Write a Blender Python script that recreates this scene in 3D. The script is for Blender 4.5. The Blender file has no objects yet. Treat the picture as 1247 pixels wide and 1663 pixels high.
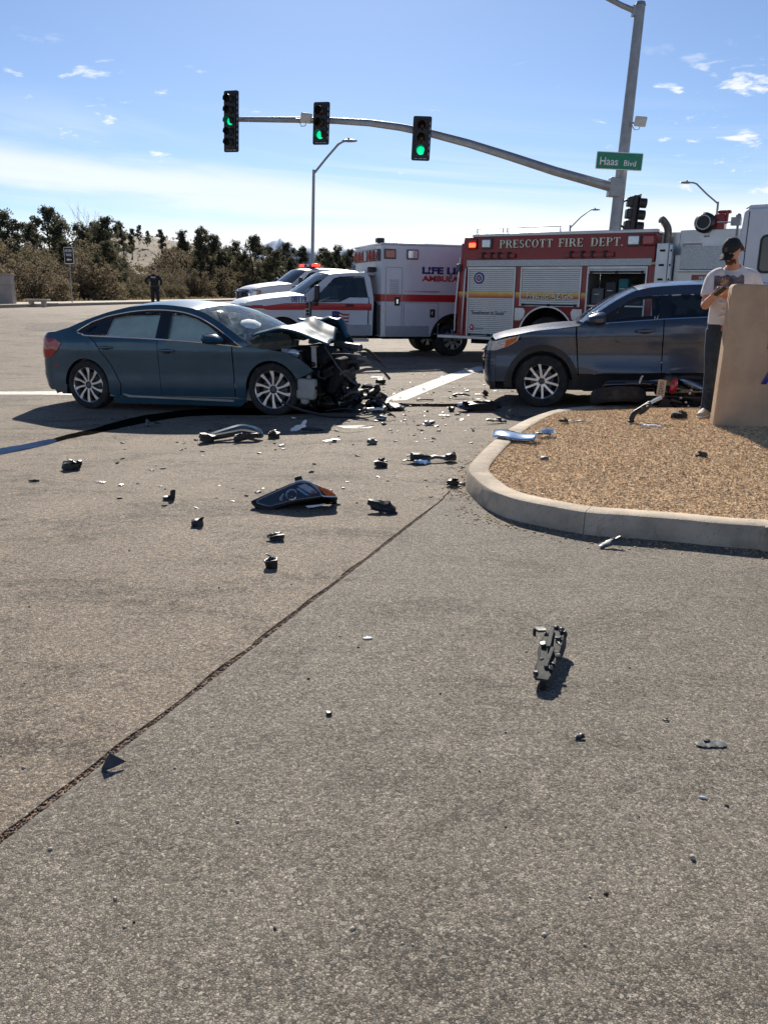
import bpy, bmesh, math, random
import numpy as np
from mathutils import Vector, Matrix, noise
from mathutils.geometry import tessellate_polygon
R = math.radians
S = bpy.context.scene
COL = S.collection
rnd = random.Random(11)

# ------------------------------------------------------------------ camera
F, TH, PH, CH = 1330.0, R(14.95), R(0.8), 1.5
c_f = Vector((0, math.cos(TH), -math.sin(TH)))
r0 = Vector((1, 0, 0)); u0 = Vector((0, math.sin(TH), math.cos(TH)))
c_r = math.cos(PH) * r0 + math.sin(PH) * u0
c_u = -math.sin(PH) * r0 + math.cos(PH) * u0
c_o = Vector((0, 0, CH))
cam = bpy.data.cameras.new('camera')
cam.sensor_fit = 'HORIZONTAL'; cam.sensor_width = 36; cam.lens = F / 1247 * 36
cam.clip_end = 20000; cam.clip_start = 0.05
camo = bpy.data.objects.new('camera', cam); COL.objects.link(camo)
m = Matrix((c_r, c_u, -c_f)).transposed().to_4x4(); m.translation = c_o
camo.matrix_world = m
S.camera = camo

# ------------------------------------------------------------------ light
SUN_EL, SUN_AZ = R(34), R(-3)
EXPOSURE, SKY = 0.54, 0.071
S.view_settings.view_transform = 'Standard'
S.view_settings.look = 'None'
S.view_settings.exposure = EXPOSURE
S.view_settings.gamma = 1
S.view_settings.use_curve_mapping = False
sl = bpy.data.lights.new('sun', 'SUN'); sl.energy = 5.0; sl.angle = R(0.53); sl.color = (1, .93, .82)
so = bpy.data.objects.new('sun', sl); COL.objects.link(so)
sdir = Vector((math.sin(SUN_AZ) * math.cos(SUN_EL), math.cos(SUN_AZ) * math.cos(SUN_EL), math.sin(SUN_EL)))
so.rotation_euler = sdir.to_track_quat('Z', 'Y').to_euler()
so.location = (0, 30, 40)


class NT:
    def __init__(s, tree): s.t = tree; s.n = tree.nodes; s.l = tree.links
    def add(s, kind, **kw):
        n = s.n.new('ShaderNode' + kind)
        for k, v in kw.items():
            if k.startswith('i_'):
                key = k[2:]; key = int(key) if key.isdigit() else key.replace('_', ' ')
                s.put(n.inputs[key], v)
            else: setattr(n, k, v)
        return n
    def put(s, sock, v):
        if hasattr(v, 'bl_rna') and isinstance(v, bpy.types.NodeSocket): s.l.new(v, sock)
        elif hasattr(v, 'outputs'): s.l.new(v.outputs[0], sock)
        elif isinstance(v, tuple) and len(v) == 3 and sock.type == 'RGBA': sock.default_value = (*v, 1)
        else: sock.default_value = v
    def math(s, op, a, b=0.0, c=None, clamp=False):
        n = s.n.new('ShaderNodeMath'); n.operation = op; n.use_clamp = clamp
        s.put(n.inputs[0], a); s.put(n.inputs[1], b)
        if c is not None: s.put(n.inputs[2], c)
        return n.outputs[0]
    def mix(s, fac, a, b, mode='MIX'):
        n = s.n.new('ShaderNodeMix'); n.data_type = 'RGBA'; n.blend_type = mode
        s.put(n.inputs[0], fac); s.put(n.inputs[6], a); s.put(n.inputs[7], b)
        return n.outputs[2]
    def ramp(s, fac, stops, interp='LINEAR'):
        n = s.n.new('ShaderNodeValToRGB'); n.color_ramp.interpolation = interp
        e = n.color_ramp.elements
        while len(e) < len(stops): e.new(.5)
        for k, (p, c) in enumerate(stops):
            e[k].position = p; e[k].color = (*c, 1) if isinstance(c, tuple) else (c, c, c, 1)
        s.put(n.inputs[0], fac); return n.outputs[0]
    def noise(s, vec, scale, detail=3, rough=.5, dist=0.0):
        return s.add('TexNoise', i_Vector=vec, i_Scale=scale, i_Detail=detail, i_Roughness=rough, i_Distortion=dist).outputs[0]
    def smooth(s, v, a, b):
        n = s.n.new('ShaderNodeMapRange'); n.interpolation_type = 'SMOOTHSTEP'
        s.put(n.inputs[0], v); n.inputs[1].default_value = a; n.inputs[2].default_value = b
        return n.outputs[0]


W = bpy.data.worlds.new('World'); S.world = W; W.use_nodes = True
t = NT(W.node_tree); t.n.clear()
sky = t.add('TexSky', sky_type='NISHITA', sun_disc=False, sun_elevation=SUN_EL, sun_rotation=SUN_AZ,
            altitude=1600, air_density=1.0, dust_density=0.7, ozone_density=2.5)
dirv = t.add('TexCoord').outputs['Generated']
sp = t.add('SeparateXYZ', i_0=dirv)
X, Y, Z = sp.outputs
el = Z
az = t.math('ARCTAN2', X, Y)
inv = t.math('DIVIDE', 1.0, t.math('ADD', t.math('MAXIMUM', Z, 0.0), 0.07))
flat = t.add('CombineXYZ', i_0=t.math('MULTIPLY', X, inv), i_1=t.math('MULTIPLY', Y, inv), i_2=0.0).outputs[0]
bandv = t.add('CombineXYZ', i_0=t.math('MULTIPLY', az, 2.2), i_1=t.math('MULTIPLY', t.math('ADD', el, t.math('MULTIPLY', az, .06)), 24.0), i_2=0.0).outputs[0]
# soft stratus: a broad tilted band, and a bright layer low on the horizon
n1 = t.noise(bandv, 1.1, 5, .6, .8)
et = t.math('ADD', el, t.math('MULTIPLY', t.math('SINE', az), .075))
wob_ = t.math('MULTIPLY', t.math('SUBTRACT', n1, .5), .045)
d1_ = t.math('ABSOLUTE', t.math('SUBTRACT', t.math('ADD', et, wob_), .094))
low = t.math('MULTIPLY', t.math('SUBTRACT', 1.0, t.smooth(d1_, .004, .034)), .72)
hz = t.math('SUBTRACT', 1.0, t.smooth(t.math('ADD', t.math('SUBTRACT', el, t.math('MULTIPLY', t.math('SINE', az), .05)), wob_), .066, .104))
low = t.math('MAXIMUM', low, t.math('MULTIPLY', hz, .92))
veil = t.smooth(t.noise(bandv, .8, 4, .6, 1.2), .38, .72)
veil = t.math('MULTIPLY', veil, t.math('MULTIPLY', t.math('SUBTRACT', 1.0, t.smooth(el, .10, .22)), .50))
# small broken cumulus, denser to the right
wv = t.add('CombineXYZ', i_0=t.math('MULTIPLY', az, 7.5), i_1=t.math('MULTIPLY', el, 26.0), i_2=0.0).outputs[0]
n2 = t.noise(wv, 2.3, 6, .62, .3)
n3 = t.noise(wv, .55, 2, .5)
side = t.math('ADD', t.math('MULTIPLY', t.smooth(az, .12, .42), .10), t.math('MULTIPLY', n3, .16))
side = t.math('ADD', side, t.math('MULTIPLY', t.math('SUBTRACT', 1.0, t.smooth(t.math('ABSOLUTE', t.math('ADD', az, .31)), .02, .16)), .05))
band2 = t.math('MULTIPLY', t.smooth(el, .07, .12), t.math('SUBTRACT', 1.0, t.smooth(el, .195, .26)))
cum = t.smooth(t.math('ADD', n2, side), .725, .85)
cum = t.math('MULTIPLY', cum, band2)
cl = t.math('MAXIMUM', t.math('MAXIMUM', low, veil), t.math('MULTIPLY', cum, .92))
cl = t.math('MULTIPLY', cl, t.smooth(el, -.02, .01))
cloudc = t.mix(n1, (8.6, 9.0, 9.8), (11.5, 11.6, 11.8))
skyc = t.mix(1.0, sky.outputs[0], (.90, .965, 1.07), 'MULTIPLY')
bg = t.add('Background', i_0=t.mix(cl, skyc, cloudc), i_1=SKY)
t.l.new(bg.outputs[0], t.add('OutputWorld').inputs[0])


# ------------------------------------------------------------------ terrain and pixel helpers
def ss(a, b, v):
    v = min(1, max(0, (v - a) / (b - a))); return v * v * (3 - 2 * v)
def gz(x, y):
    z = .03 * max(-4, min(5, x)) * ss(4, 9, y) * (1 - ss(15, 21, y))
    return z + .7 * ss(17, 32, y) * (1 - ss(-10, .6, x))
def mulch_z(x, y):
    return gz(x, y) + .125 + .10 * ss(1.2, 3.2, x) * ss(5.4, 7.4, y) * (1 - ss(8.9, 9.7, y)) + .018 * noise.noise((x * 1.3, y * 1.3, 3))
def at(px, py, zf=gz, zo=0.0):
    d = c_r * (px - 623.5) / F - c_u * (py - 831.5) / F + c_f
    k = .5
    while k < 400:
        p = c_o + d * k
        if p.z < zf(p.x, p.y) + zo:
            lo = k - .1
            for _ in range(20):
                mid = (lo + k) / 2; q = c_o + d * mid
                if q.z < zf(q.x, q.y) + zo: k = mid
                else: lo = mid
            return c_o + d * k
        k += .1
    return c_o + d * k


# ------------------------------------------------------------------ mesh builder
def catmull(p, n=6, closed=False):
    out = []; L = len(p)
    for i in range(L if closed else L - 1):
        g = lambda k: p[k % L] if closed else p[max(0, min(L - 1, k))]
        a, b, c, d = g(i - 1), g(i), g(i + 1), g(i + 2)
        for j in range(n):
            u = j / n
            out.append(tuple(.5 * (2 * b[k] + (c[k] - a[k]) * u + (2 * a[k] - 5 * b[k] + 4 * c[k] - d[k]) * u * u
                                   + (3 * b[k] - a[k] - 3 * c[k] + d[k]) * u ** 3) for k in range(len(b))))
    if not closed: out.append(tuple(p[-1]))
    return out
def arc(cx, cz, r, a0, a1, n=14):
    return [(cx + r * math.cos(R(a0 + (a1 - a0) * i / n)), cz + r * math.sin(R(a0 + (a1 - a0) * i / n))) for i in range(n + 1)]
def inset(poly, g):
    n = len(poly); A = sum(poly[i][0] * poly[(i + 1) % n][1] - poly[(i + 1) % n][0] * poly[i][1] for i in range(n))
    s = 1 if A > 0 else -1; out = []
    for i in range(n):
        p0, p, p1 = Vector(poly[i - 1]), Vector(poly[i]), Vector(poly[(i + 1) % n])
        e0 = p - p0; e1 = p1 - p
        if e0.length < 1e-6 or e1.length < 1e-6: out.append(tuple(p)); continue
        e0.normalize(); e1.normalize()
        n0 = Vector((-e0.y, e0.x)) * s; n1 = Vector((-e1.y, e1.x)) * s
        b = n0 + n1
        if b.length < .3: out.append(tuple(p + n0 * g)); continue
        b.normalize(); out.append(tuple(p + b * (g / max(.45, b.dot(n0)))))
    return out


class MB:
    def __init__(s): s.v = []; s.f = []
    def add(s, vs, fs, M=None):
        o = len(s.v)
        s.v += [tuple(M @ Vector(v)) for v in vs] if M is not None else [tuple(v) for v in vs]
        s.f += [tuple(o + i for i in f) for f in fs]; return s
    def box(s, c, d, rot=(0, 0, 0), taper=1.0):
        x, y, z = d[0] / 2, d[1] / 2, d[2] / 2
        vs = [(-x, -y, -z), (x, -y, -z), (x, y, -z), (-x, y, -z), (-x * taper, -y * taper, z), (x * taper, -y * taper, z), (x * taper, y * taper, z), (-x * taper, y * taper, z)]
        fs = [(3, 2, 1, 0), (4, 5, 6, 7), (0, 1, 5, 4), (1, 2, 6, 5), (2, 3, 7, 6), (3, 0, 4, 7)]
        M = Matrix.Translation(c) @ Matrix.Rotation(R(rot[2]), 4, 'Z') @ Matrix.Rotation(R(rot[1]), 4, 'Y') @ Matrix.Rotation(R(rot[0]), 4, 'X')
        return s.add(vs, fs, M)
    def b2(s, a, b):
        return s.box([(a[i] + b[i]) / 2 for i in range(3)], [abs(b[i] - a[i]) for i in range(3)])
    def tube(s, pts, r, n=8, flat=None, up=None):
        P = [Vector(p) for p in pts]; rs = r if isinstance(r, (list, tuple)) else [r] * len(P)
        vs = []; fs = []; nrm = None
        for i, p in enumerate(P):
            tg = (P[min(i + 1, len(P) - 1)] - P[max(i - 1, 0)])
            tg = tg.normalized() if tg.length > 1e-9 else Vector((0, 0, 1))
            if nrm is None:
                a = Vector(up) if up else (Vector((0, 0, 1)) if abs(tg.z) < .9 else Vector((1, 0, 0)))
                nrm = a - tg * a.dot(tg)
            else: nrm = nrm - tg * nrm.dot(tg)
            nrm.normalize(); bn = tg.cross(nrm)
            rr = rs[i]; ra, rb = rr if isinstance(rr, (list, tuple)) else (rr, rr * (flat or 1))
            for k in range(n):
                a = 2 * math.pi * k / n
                vs.append(p + nrm * ra * math.cos(a) + bn * rb * math.sin(a))
        for i in range(len(P) - 1):
            for k in range(n):
                fs.append((i * n + k, i * n + (k + 1) % n, (i + 1) * n + (k + 1) % n, (i + 1) * n + k))
        fs.append(tuple(range(n))[::-1]); fs.append(tuple((len(P) - 1) * n + k for k in range(n)))
        return s.add(vs, fs)
    def cyl(s, a, b, r, r2=None, n=14): return s.tube([a, b], [r, r if r2 is None else r2], n)
    def lathe(s, prof, M=None, n=24, closed=False):
        vs = []; fs = []; m_ = len(prof)
        for k in range(n):
            a = 2 * math.pi * k / n
            for r_, h in prof: vs.append((r_ * math.cos(a), h, r_ * math.sin(a)))   # axis = local y
        for k in range(n):
            for j in range(m_ if closed else m_ - 1):
                j2 = (j + 1) % m_
                fs.append((k * m_ + j, k * m_ + j2, ((k + 1) % n) * m_ + j2, ((k + 1) % n) * m_ + j))
        return s.add(vs, fs, M)
    def ell(s, c, r, n=12, m_=8, M=None):
        vs = [(0, 0, 1)]; fs = []
        for j in range(1, m_):
            for k in range(n):
                a, b = math.pi * j / m_, 2 * math.pi * k / n
                vs.append((math.sin(a) * math.cos(b), math.sin(a) * math.sin(b), math.cos(a)))
        vs.append((0, 0, -1)); L = len(vs) - 1
        for k in range(n):
            fs.append((0, 1 + k, 1 + (k + 1) % n)); fs.append((L, L - n + (k + 1) % n, L - n + k))
            for j in range(m_ - 2):
                o = 1 + j * n; fs.append((o + k, o + n + k, o + n + (k + 1) % n, o + (k + 1) % n))
        T = Matrix.Translation(c) @ (M or Matrix()) @ Matrix.Diagonal((*r, 1))
        return s.add(vs, fs, T)
    def prism(s, poly, a, b, plane='xz', M=None):
        f = {'xz': lambda p, h: (p[0], h, p[1]), 'xy': lambda p, h: (p[0], p[1], h), 'yz': lambda p, h: (h, p[0], p[1])}[plane]
        n = len(poly)
        return s.add([f(p, a) for p in poly] + [f(p, b) for p in poly],
                     [tuple(range(n)), tuple(range(2 * n - 1, n - 1, -1))] + [(i, i + n, (i + 1) % n + n, (i + 1) % n) for i in range(n)], M)
    def grid(s, fn, nu, nv):
        vs = [fn(i / nu, j / nv) for i in range(nu + 1) for j in range(nv + 1)]
        fs = [(i * (nv + 1) + j, (i + 1) * (nv + 1) + j, (i + 1) * (nv + 1) + j + 1, i * (nv + 1) + j + 1) for i in range(nu) for j in range(nv)]
        return s.add(vs, fs)
    def panel(s, poly, w, side=-1, depth=.03, step=.06, gap=.004, off=0.0, lip=True):
        """side panel: polygon in (x,z) mapped onto y = side*w(x,z), edges turned inward"""
        if gap: poly = inset(poly, gap)
        bm = bmesh.new()
        bv = [bm.verts.new((p[0], 0, p[1])) for p in poly]
        for tr in tessellate_polygon([[Vector((p[0], p[1], 0)) for p in poly]]):
            try: bm.faces.new([bv[i] for i in tr])
            except ValueError: pass
        xs = [p[0] for p in poly]; zs = [p[1] for p in poly]
        for ax, lo, hi in ((0, min(xs), max(xs)), (2, min(zs), max(zs))):
            k = math.floor(lo / step) + 1
            while k * step < hi:
                co = [0, 0, 0]; co[ax] = k * step; no = [0, 0, 0]; no[ax] = 1
                bmesh.ops.bisect_plane(bm, geom=bm.verts[:] + bm.edges[:] + bm.faces[:], plane_co=co, plane_no=no, dist=1e-5); k += 1
        bmesh.ops.remove_doubles(bm, verts=bm.verts[:], dist=1e-4)
        for v in bm.verts: v.co.y = side * (w(v.co.x, v.co.z) + off)
        if lip:
            be = [e for e in bm.edges if e.is_boundary]
            r_ = bmesh.ops.extrude_edge_only(bm, edges=be)
            for v in r_['geom']:
                if isinstance(v, bmesh.types.BMVert): v.co.y -= side * depth
        bmesh.ops.recalc_face_normals(bm, faces=bm.faces[:])
        bm.verts.index_update()
        s.add([v.co.copy() for v in bm.verts], [tuple(v.index for v in f.verts) for f in bm.faces]); bm.free()
        return s
    def build(s, name, mat, parent=None, bev=0, ang=32, solid=0, sub=0, remesh=0, smooth=0, M=None, lap=0):
        me = bpy.data.meshes.new(name); me.from_pydata(s.v, [], s.f)
        if M is not None: me.transform(M)
        bm = bmesh.new(); bm.from_mesh(me); bmesh.ops.recalc_face_normals(bm, faces=bm.faces[:]); bm.to_mesh(me); bm.free()
        me.shade_smooth()
        if ang < 180: me.set_sharp_from_angle(angle=R(ang))
        for q in (mat if isinstance(mat, (list, tuple)) else [mat]): me.materials.append(q)
        o = bpy.data.objects.new(name, me); COL.objects.link(o)
        if parent is not None: o.parent = parent
        if remesh:
            q = o.modifiers.new('remesh', 'REMESH'); q.mode = 'VOXEL'; q.voxel_size = remesh; q.use_smooth_shade = True
            if smooth: q = o.modifiers.new('smooth', 'SMOOTH'); q.iterations = smooth; q.factor = .5
        if solid: q = o.modifiers.new('solid', 'SOLIDIFY'); q.thickness = solid; q.offset = -1
        if bev: q = o.modifiers.new('bevel', 'BEVEL'); q.width = bev; q.segments = 2; q.limit_method = 'ANGLE'; q.angle_limit = R(40); q.harden_normals = False
        if sub: q = o.modifiers.new('sub', 'SUBSURF'); q.levels = sub; q.render_levels = sub
        return o


def tag(o, label=None, cat=None, group=None, kind=None):
    if label: o['label'] = label
    if cat: o['category'] = cat
    if group: o['group'] = group
    if kind: o['kind'] = kind
    return o
def thing(name, label, cat, loc=(0, 0, 0), rot=(0, 0, 0), group=None):
    o = bpy.data.objects.new(name, None); COL.objects.link(o); o.empty_display_size = .2
    o.location = loc; o.rotation_euler = rot
    return tag(o, label, cat, group)
def frame_mat(origin, D, up_slope=True):
    """local x along D (a 3-D direction), local y away from it on the ground, z up"""
    x = Vector(D).normalized(); z = Vector((0, 0, 1)); y = z.cross(x).normalized(); z = x.cross(y)
    m_ = Matrix((x, y, z)).transposed().to_4x4(); m_.translation = origin; return m_
def set_frame(o, M): o.matrix_world = M; return o
def copy_tree(o, parent=None):
    c = o.copy(); COL.objects.link(c)
    if parent is not None: c.parent = parent
    for ch in list(o.children): copy_tree(ch, c)
    return c

TEXTS = {}
def text(name, body, w, h, mat, parent, loc, rotz=0.0, ext=.004, shear=0.0, rotx=90, bold=0.0, space=1.0):
    cu = bpy.data.curves.new('lettering', 'FONT'); cu.body = body; cu.size = 1; cu.extrude = 0; cu.shear = shear
    cu.offset = bold; cu.space_character = space; cu.resolution_u = 3
    ob = bpy.data.objects.new('lettering', cu); COL.objects.link(ob)
    me = bpy.data.meshes.new_from_object(ob); bpy.data.objects.remove(ob); bpy.data.curves.remove(cu)
    xs = [v.co.x for v in me.vertices]; ys = [v.co.y for v in me.vertices]
    sx = w / (max(xs) - min(xs)); sy = h / (max(ys) - min(ys)); ax, ay = min(xs), min(ys)
    for v in me.vertices: v.co = ((v.co.x - ax) * sx, (v.co.y - ay) * sy, 0)
    bm = bmesh.new(); bm.from_mesh(me)
    r_ = bmesh.ops.extrude_face_region(bm, geom=bm.faces[:])
    for v in r_['geom']:
        if isinstance(v, bmesh.types.BMVert): v.co.z += ext
    bmesh.ops.recalc_face_normals(bm, faces=bm.faces[:]); bm.to_mesh(me); bm.free()
    me.name = name; me.materials.clear(); me.materials.append(mat)
    o = bpy.data.objects.new(name, me); COL.objects.link(o); o.parent = parent
    o.location = loc; o.rotation_euler = (R(rotx), 0, R(rotz))
    return o


# ------------------------------------------------------------------ materials
MT = {}
def pm(name, col, rough=.5, metal=0.0, coat=0.0, var=.12, scale=8.0, bump=0.0, bscale=60.0, emit=None, es=0.0, spec=.5, dust=0.0):
    if name in MT: return MT[name]
    mt = bpy.data.materials.new(name); mt.use_nodes = True; t = NT(mt.node_tree); t.n.clear()
    b = t.add('BsdfPrincipled', i_Roughness=rough, i_Metallic=metal)
    b.inputs['Coat Weight'].default_value = coat; b.inputs['Coat Roughness'].default_value = .04
    b.inputs['Specular IOR Level'].default_value = spec
    tc = t.add('TexCoord').outputs['Object']
    n = t.noise(tc, scale, 4, .6)
    lo = tuple(c * (1 - var) for c in col); hi = tuple(min(1, c * (1 + var)) for c in col)
    c = t.mix(t.smooth(n, .3, .7), lo, hi)
    if dust:
        d = t.smooth(t.noise(tc, 3.1, 6, .65), .42, .75)
        c = t.mix(t.math('MULTIPLY', d, dust), c, (.30, .26, .20))
        t.put(b.inputs['Roughness'], t.math('ADD', rough, t.math('MULTIPLY', d, dust * .6)))
    t.put(b.inputs['Base Color'], c)
    if emit: t.put(b.inputs['Emission Color'], emit); b.inputs['Emission Strength'].default_value = es
    if bump:
        bn = t.add('Bump', i_Strength=bump, i_Distance=.01, i_Height=t.noise(tc, bscale, 4, .6))
        t.l.new(bn.outputs[0], b.inputs['Normal'])
    t.l.new(b.outputs[0], t.add('OutputMaterial').inputs[0])
    MT[name] = mt; return mt
def thin_glass(name, tint, refl=.9, crack=False):
    mt = bpy.data.materials.new(name); mt.use_nodes = True; t = NT(mt.node_tree); t.n.clear()
    tr = t.add('BsdfTransparent', i_0=tint); gl = t.add('BsdfGlossy', i_Roughness=.02, i_0=(refl, refl, refl))
    fr = t.add('Fresnel', i_IOR=1.5)
    sh = t.add('MixShader', i_0=t.math('ADD', t.math('MULTIPLY', fr.outputs[0], .9), .03), i_1=tr, i_2=gl).outputs[0]
    if crack:
        tc = t.add('TexCoord').outputs['Object']
        v = t.add('TexVoronoi', feature='DISTANCE_TO_EDGE', i_Vector=tc, i_Scale=9.0).outputs[0]
        v2 = t.add('TexVoronoi', feature='DISTANCE_TO_EDGE', i_Vector=tc, i_Scale=38.0).outputs[0]
        zone = t.smooth(t.noise(tc, 2.2, 3, .6), .42, .62)
        k = t.math('MAXIMUM', t.math('SUBTRACT', 1.0, t.smooth(v, .0, .05)), t.math('MULTIPLY', t.math('SUBTRACT', 1.0, t.smooth(v2, .0, .22)), zone))
        k = t.math('ADD', t.math('MULTIPLY', k, .40), t.math('MULTIPLY', zone, .16), clamp=True)
        df = t.add('BsdfPrincipled', i_Base_Color=(.30, .38, .36), i_Roughness=.9); df.inputs['Specular IOR Level'].default_value = 0.0
        sh = t.add('MixShader', i_0=k, i_1=sh, i_2=df.outputs[0]).outputs[0]
    t.l.new(sh, t.add('OutputMaterial').inputs[0]); MT[name] = mt; return mt

def stone_mat(name, tint, warm, dark, sc=105.0):
    """worn chip-seal: packed irregular chips of two sizes, dark binder between them, ravelled darker patches"""
    mt = bpy.data.materials.new(name); mt.use_nodes = True; t = NT(mt.node_tree); t.n.clear()
    tc = t.add('TexCoord').outputs['Object']
    warp = t.mix(.016, tc, t.add('TexNoise', i_Vector=tc, i_Scale=85.0, i_Detail=3.0, i_Roughness=.65).outputs[1], 'ADD')
    def layer(scale):
        v = t.add('TexVoronoi', i_Vector=warp, i_Scale=scale); e = t.add('TexVoronoi', feature='DISTANCE_TO_EDGE', i_Vector=warp, i_Scale=scale)
        return t.add('SeparateXYZ', i_0=v.outputs[1]).outputs, e.outputs[0], v.outputs[0]
    r1, e1, d1 = layer(sc); r2, e2, d2 = layer(sc * .5)
    l1 = t.noise(tc, .42, 5, .62, .5); l2 = t.noise(tc, 2.3, 5, .65, .4); l3 = t.noise(tc, 13.0, 4, .65); l4 = t.noise(tc, 240.0, 3, .7); l5 = t.noise(tc, 34.0, 3, .6)
    str_ = t.add('Mapping', i_Vector=tc, i_Scale=(1.0, 2.4, 1.0), i_Rotation=(0, 0, -.35)).outputs[0]
    rv = t.math('ADD', t.noise(str_, .95, 6, .68, .5), t.math('MULTIPLY', t.math('SUBTRACT', l3, .5), .5))
    ravel = t.math('MULTIPLY', t.smooth(rv, .46, .70), dark)
    key = t.math('SUBTRACT', t.math('ADD', t.math('MULTIPLY', r1[0], .85), t.math('MULTIPLY', l5, .22)), t.math('MULTIPLY', ravel, .34))
    val = t.ramp(key, [(0, .28), (.18, .48), (.40, .80), (.62, 1.0), (.82, 1.22), (.93, 1.50), (1, 2.1)])
    colr = t.mix(r1[1], tint, warm)
    c = t.mix(1.0, colr, val, 'MULTIPLY')
    c = t.mix(1.0, c, t.math('ADD', .70, t.math('MULTIPLY', l4, .6)), 'MULTIPLY')
    gap = t.math('SUBTRACT', 1.0, t.smooth(e1, .01, .17))
    c = t.mix(t.math('MULTIPLY', gap, t.math('ADD', .45, t.math('MULTIPLY', ravel, .4))), c, (.040, .033, .026))
    big = t.math('MULTIPLY', t.smooth(r2[0], .86, .88), t.smooth(e2, .10, .20))
    c = t.mix(t.math('MULTIPLY', big, .75), c, t.mix(1.0, t.mix(r2[1], tint, (.40, .37, .32)), t.math('ADD', .7, t.math('MULTIPLY', r2[2], .75)), 'MULTIPLY'))
    lum = t.math('ADD', .52, t.math('ADD', t.math('MULTIPLY', l1, .50), t.math('MULTIPLY', l2, .46)))
    c = t.mix(1.0, c, lum, 'MULTIPLY')
    b = t.add('BsdfPrincipled', i_Base_Color=c, i_Roughness=.80); b.inputs['Specular IOR Level'].default_value = .28
    hh = t.math('ADD', t.math('MULTIPLY', t.smooth(e1, .0, .22), .9), t.math('ADD', t.math('MULTIPLY', r1[2], .8), t.math('ADD', t.math('MULTIPLY', big, .7), t.math('MULTIPLY', l4, .7))))
    bn = t.add('Bump', i_Strength=.8, i_Distance=.0030, i_Height=hh)
    t.l.new(bn.outputs[0], b.inputs['Normal']); t.l.new(b.outputs[0], t.add('OutputMaterial').inputs[0])
    MT[name] = mt; return mt

M_road = stone_mat('street_chipseal', (.292, .242, .186), (.322, .252, .184), .95, 118.0)
M_apron = stone_mat('apron_chipseal', (.258, .230, .190), (.292, .250, .194), .55, 134.0)
M_groove = pm('joint_dirt', (.20, .135, .095), .95, var=.6, scale=30, bump=.9, bscale=90)
M_gutter = pm('smooth_concrete', (.165, .15, .122), .85, var=.4, scale=14, bump=.8, bscale=140)
M_kerb = pm('kerb_concrete', (.44, .365, .275), .88, var=.30, scale=2.6, bump=.6, bscale=110)
t = NT(M_kerb.node_tree); b = next(n for n in t.n if n.type == 'BSDF_PRINCIPLED'); tc = t.add('TexCoord').outputs['Object']
col0 = b.inputs['Base Color'].links[0].from_socket
stn = t.smooth(t.noise(tc, 5.5, 6, .72, .6), .54, .74); spk_ = t.smooth(t.noise(tc, 70.0, 3, .6), .60, .70)
t.put(b.inputs['Base Color'], t.mix(t.math('MAXIMUM', t.math('MULTIPLY', stn, .55), t.math('MULTIPLY', spk_, .5)), col0, (.11, .082, .058)))
M_walk = pm('sidewalk_concrete', (.46, .41, .34), .9, var=.15, scale=1.2)
M_mulch = pm('mulch_bed', (.58, .405, .235), .95, var=.25, scale=90, bump=1, bscale=80)
M_dirt = pm('dry_ground', (.165, .128, .083), .95, var=.35, scale=.25, bump=.5, bscale=4)
M_paint = pm('road_paint', (.62, .58, .50), .8, var=.25, scale=22, bump=.4, bscale=120)
M_wet = pm('wet_fluid', (.008, .007, .006), .7, var=.6, scale=25, bump=.4, bscale=45, spec=0.0)
M_pool = pm('sky_tinted_fluid', (.028, .050, .110), .3, var=.2, scale=3, spec=0.0)  # matte blue stands in for the sky mirrored in the fluid
M_teal = pm('teal_paint', (.026, .078, .118), .26, .22, .3, var=.08, scale=3, dust=.015)
M_crease = pm('creased_teal', (.020, .066, .105), .42, 0, 0, var=.12, scale=6, spec=.10)
M_slate = pm('slate_paint', (.036, .056, .094), .22, .22, .3, var=.06, scale=3)
M_white = pm('white_paint', (.66, .67, .70), .38, 0, .3, var=.04, scale=2, dust=.06)
M_red = pm('engine_red', (.25, .006, .012), .34, 0, .35, var=.08, scale=3, spec=.3)
M_stripe = pm('stripe_red', (.50, .022, .022), .4, 0, .3, var=.06)
M_black = pm('black_plastic', (.012, .012, .013), .45, var=.3, scale=20, bump=.15, bscale=120, dust=.02)
M_gloss = pm('gloss_black', (.006, .006, .008), .12, 0, .5, var=.2)
M_grey = pm('grey_plastic', (.09, .095, .10), .5, var=.25, scale=14, bump=.15)
M_rub = pm('tyre_rubber', (.018, .017, .017), .82, var=.35, scale=12, bump=.3, bscale=70, dust=.22)
M_alloy = pm('alloy', (.62, .62, .63), .28, .9, var=.08, scale=10)
M_alum = pm('brushed_aluminium', (.52, .53, .54), .38, .75, var=.10, scale=3, bump=.08, bscale=40)
M_shut = pm('shutter_aluminium', (.60, .60, .58), .42, .55, var=.06, scale=2)
M_chrome = pm('chrome', (.75, .76, .78), .08, 1.0, var=.03)
M_steel = pm('galvanised_steel', (.30, .31, .32), .5, .6, var=.12, scale=5, bump=.1)
M_dark = pm('dark_recess', (.006, .006, .007), .9, var=.2)
M_int = pm('cabin_grey', (.05, .05, .052), .8, var=.2)
M_bag = pm('airbag_cloth', (.82, .88, .84), .85, var=.08, scale=6, bump=.6, bscale=7)
t = NT(M_bag.node_tree); b = next(n for n in t.n if n.type == 'BSDF_PRINCIPLED'); o = next(n for n in t.n if n.type == 'OUTPUT_MATERIAL')
t.l.new(t.add('MixShader', i_0=.12, i_1=b.outputs[0], i_2=t.add('BsdfTranslucent', i_0=(.85, .92, .88)).outputs[0]).outputs[0], o.inputs[0])
M_redl = pm('red_lens', (.33, .006, .010), .10, 0, .6, var=.3, scale=60)
M_amber = pm('amber_lens', (.62, .13, .02), .12, 0, .6, var=.3, scale=60)
M_clear = pm('clear_lens', (.62, .64, .66), .10, .3, .6, var=.25, scale=50)
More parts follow.
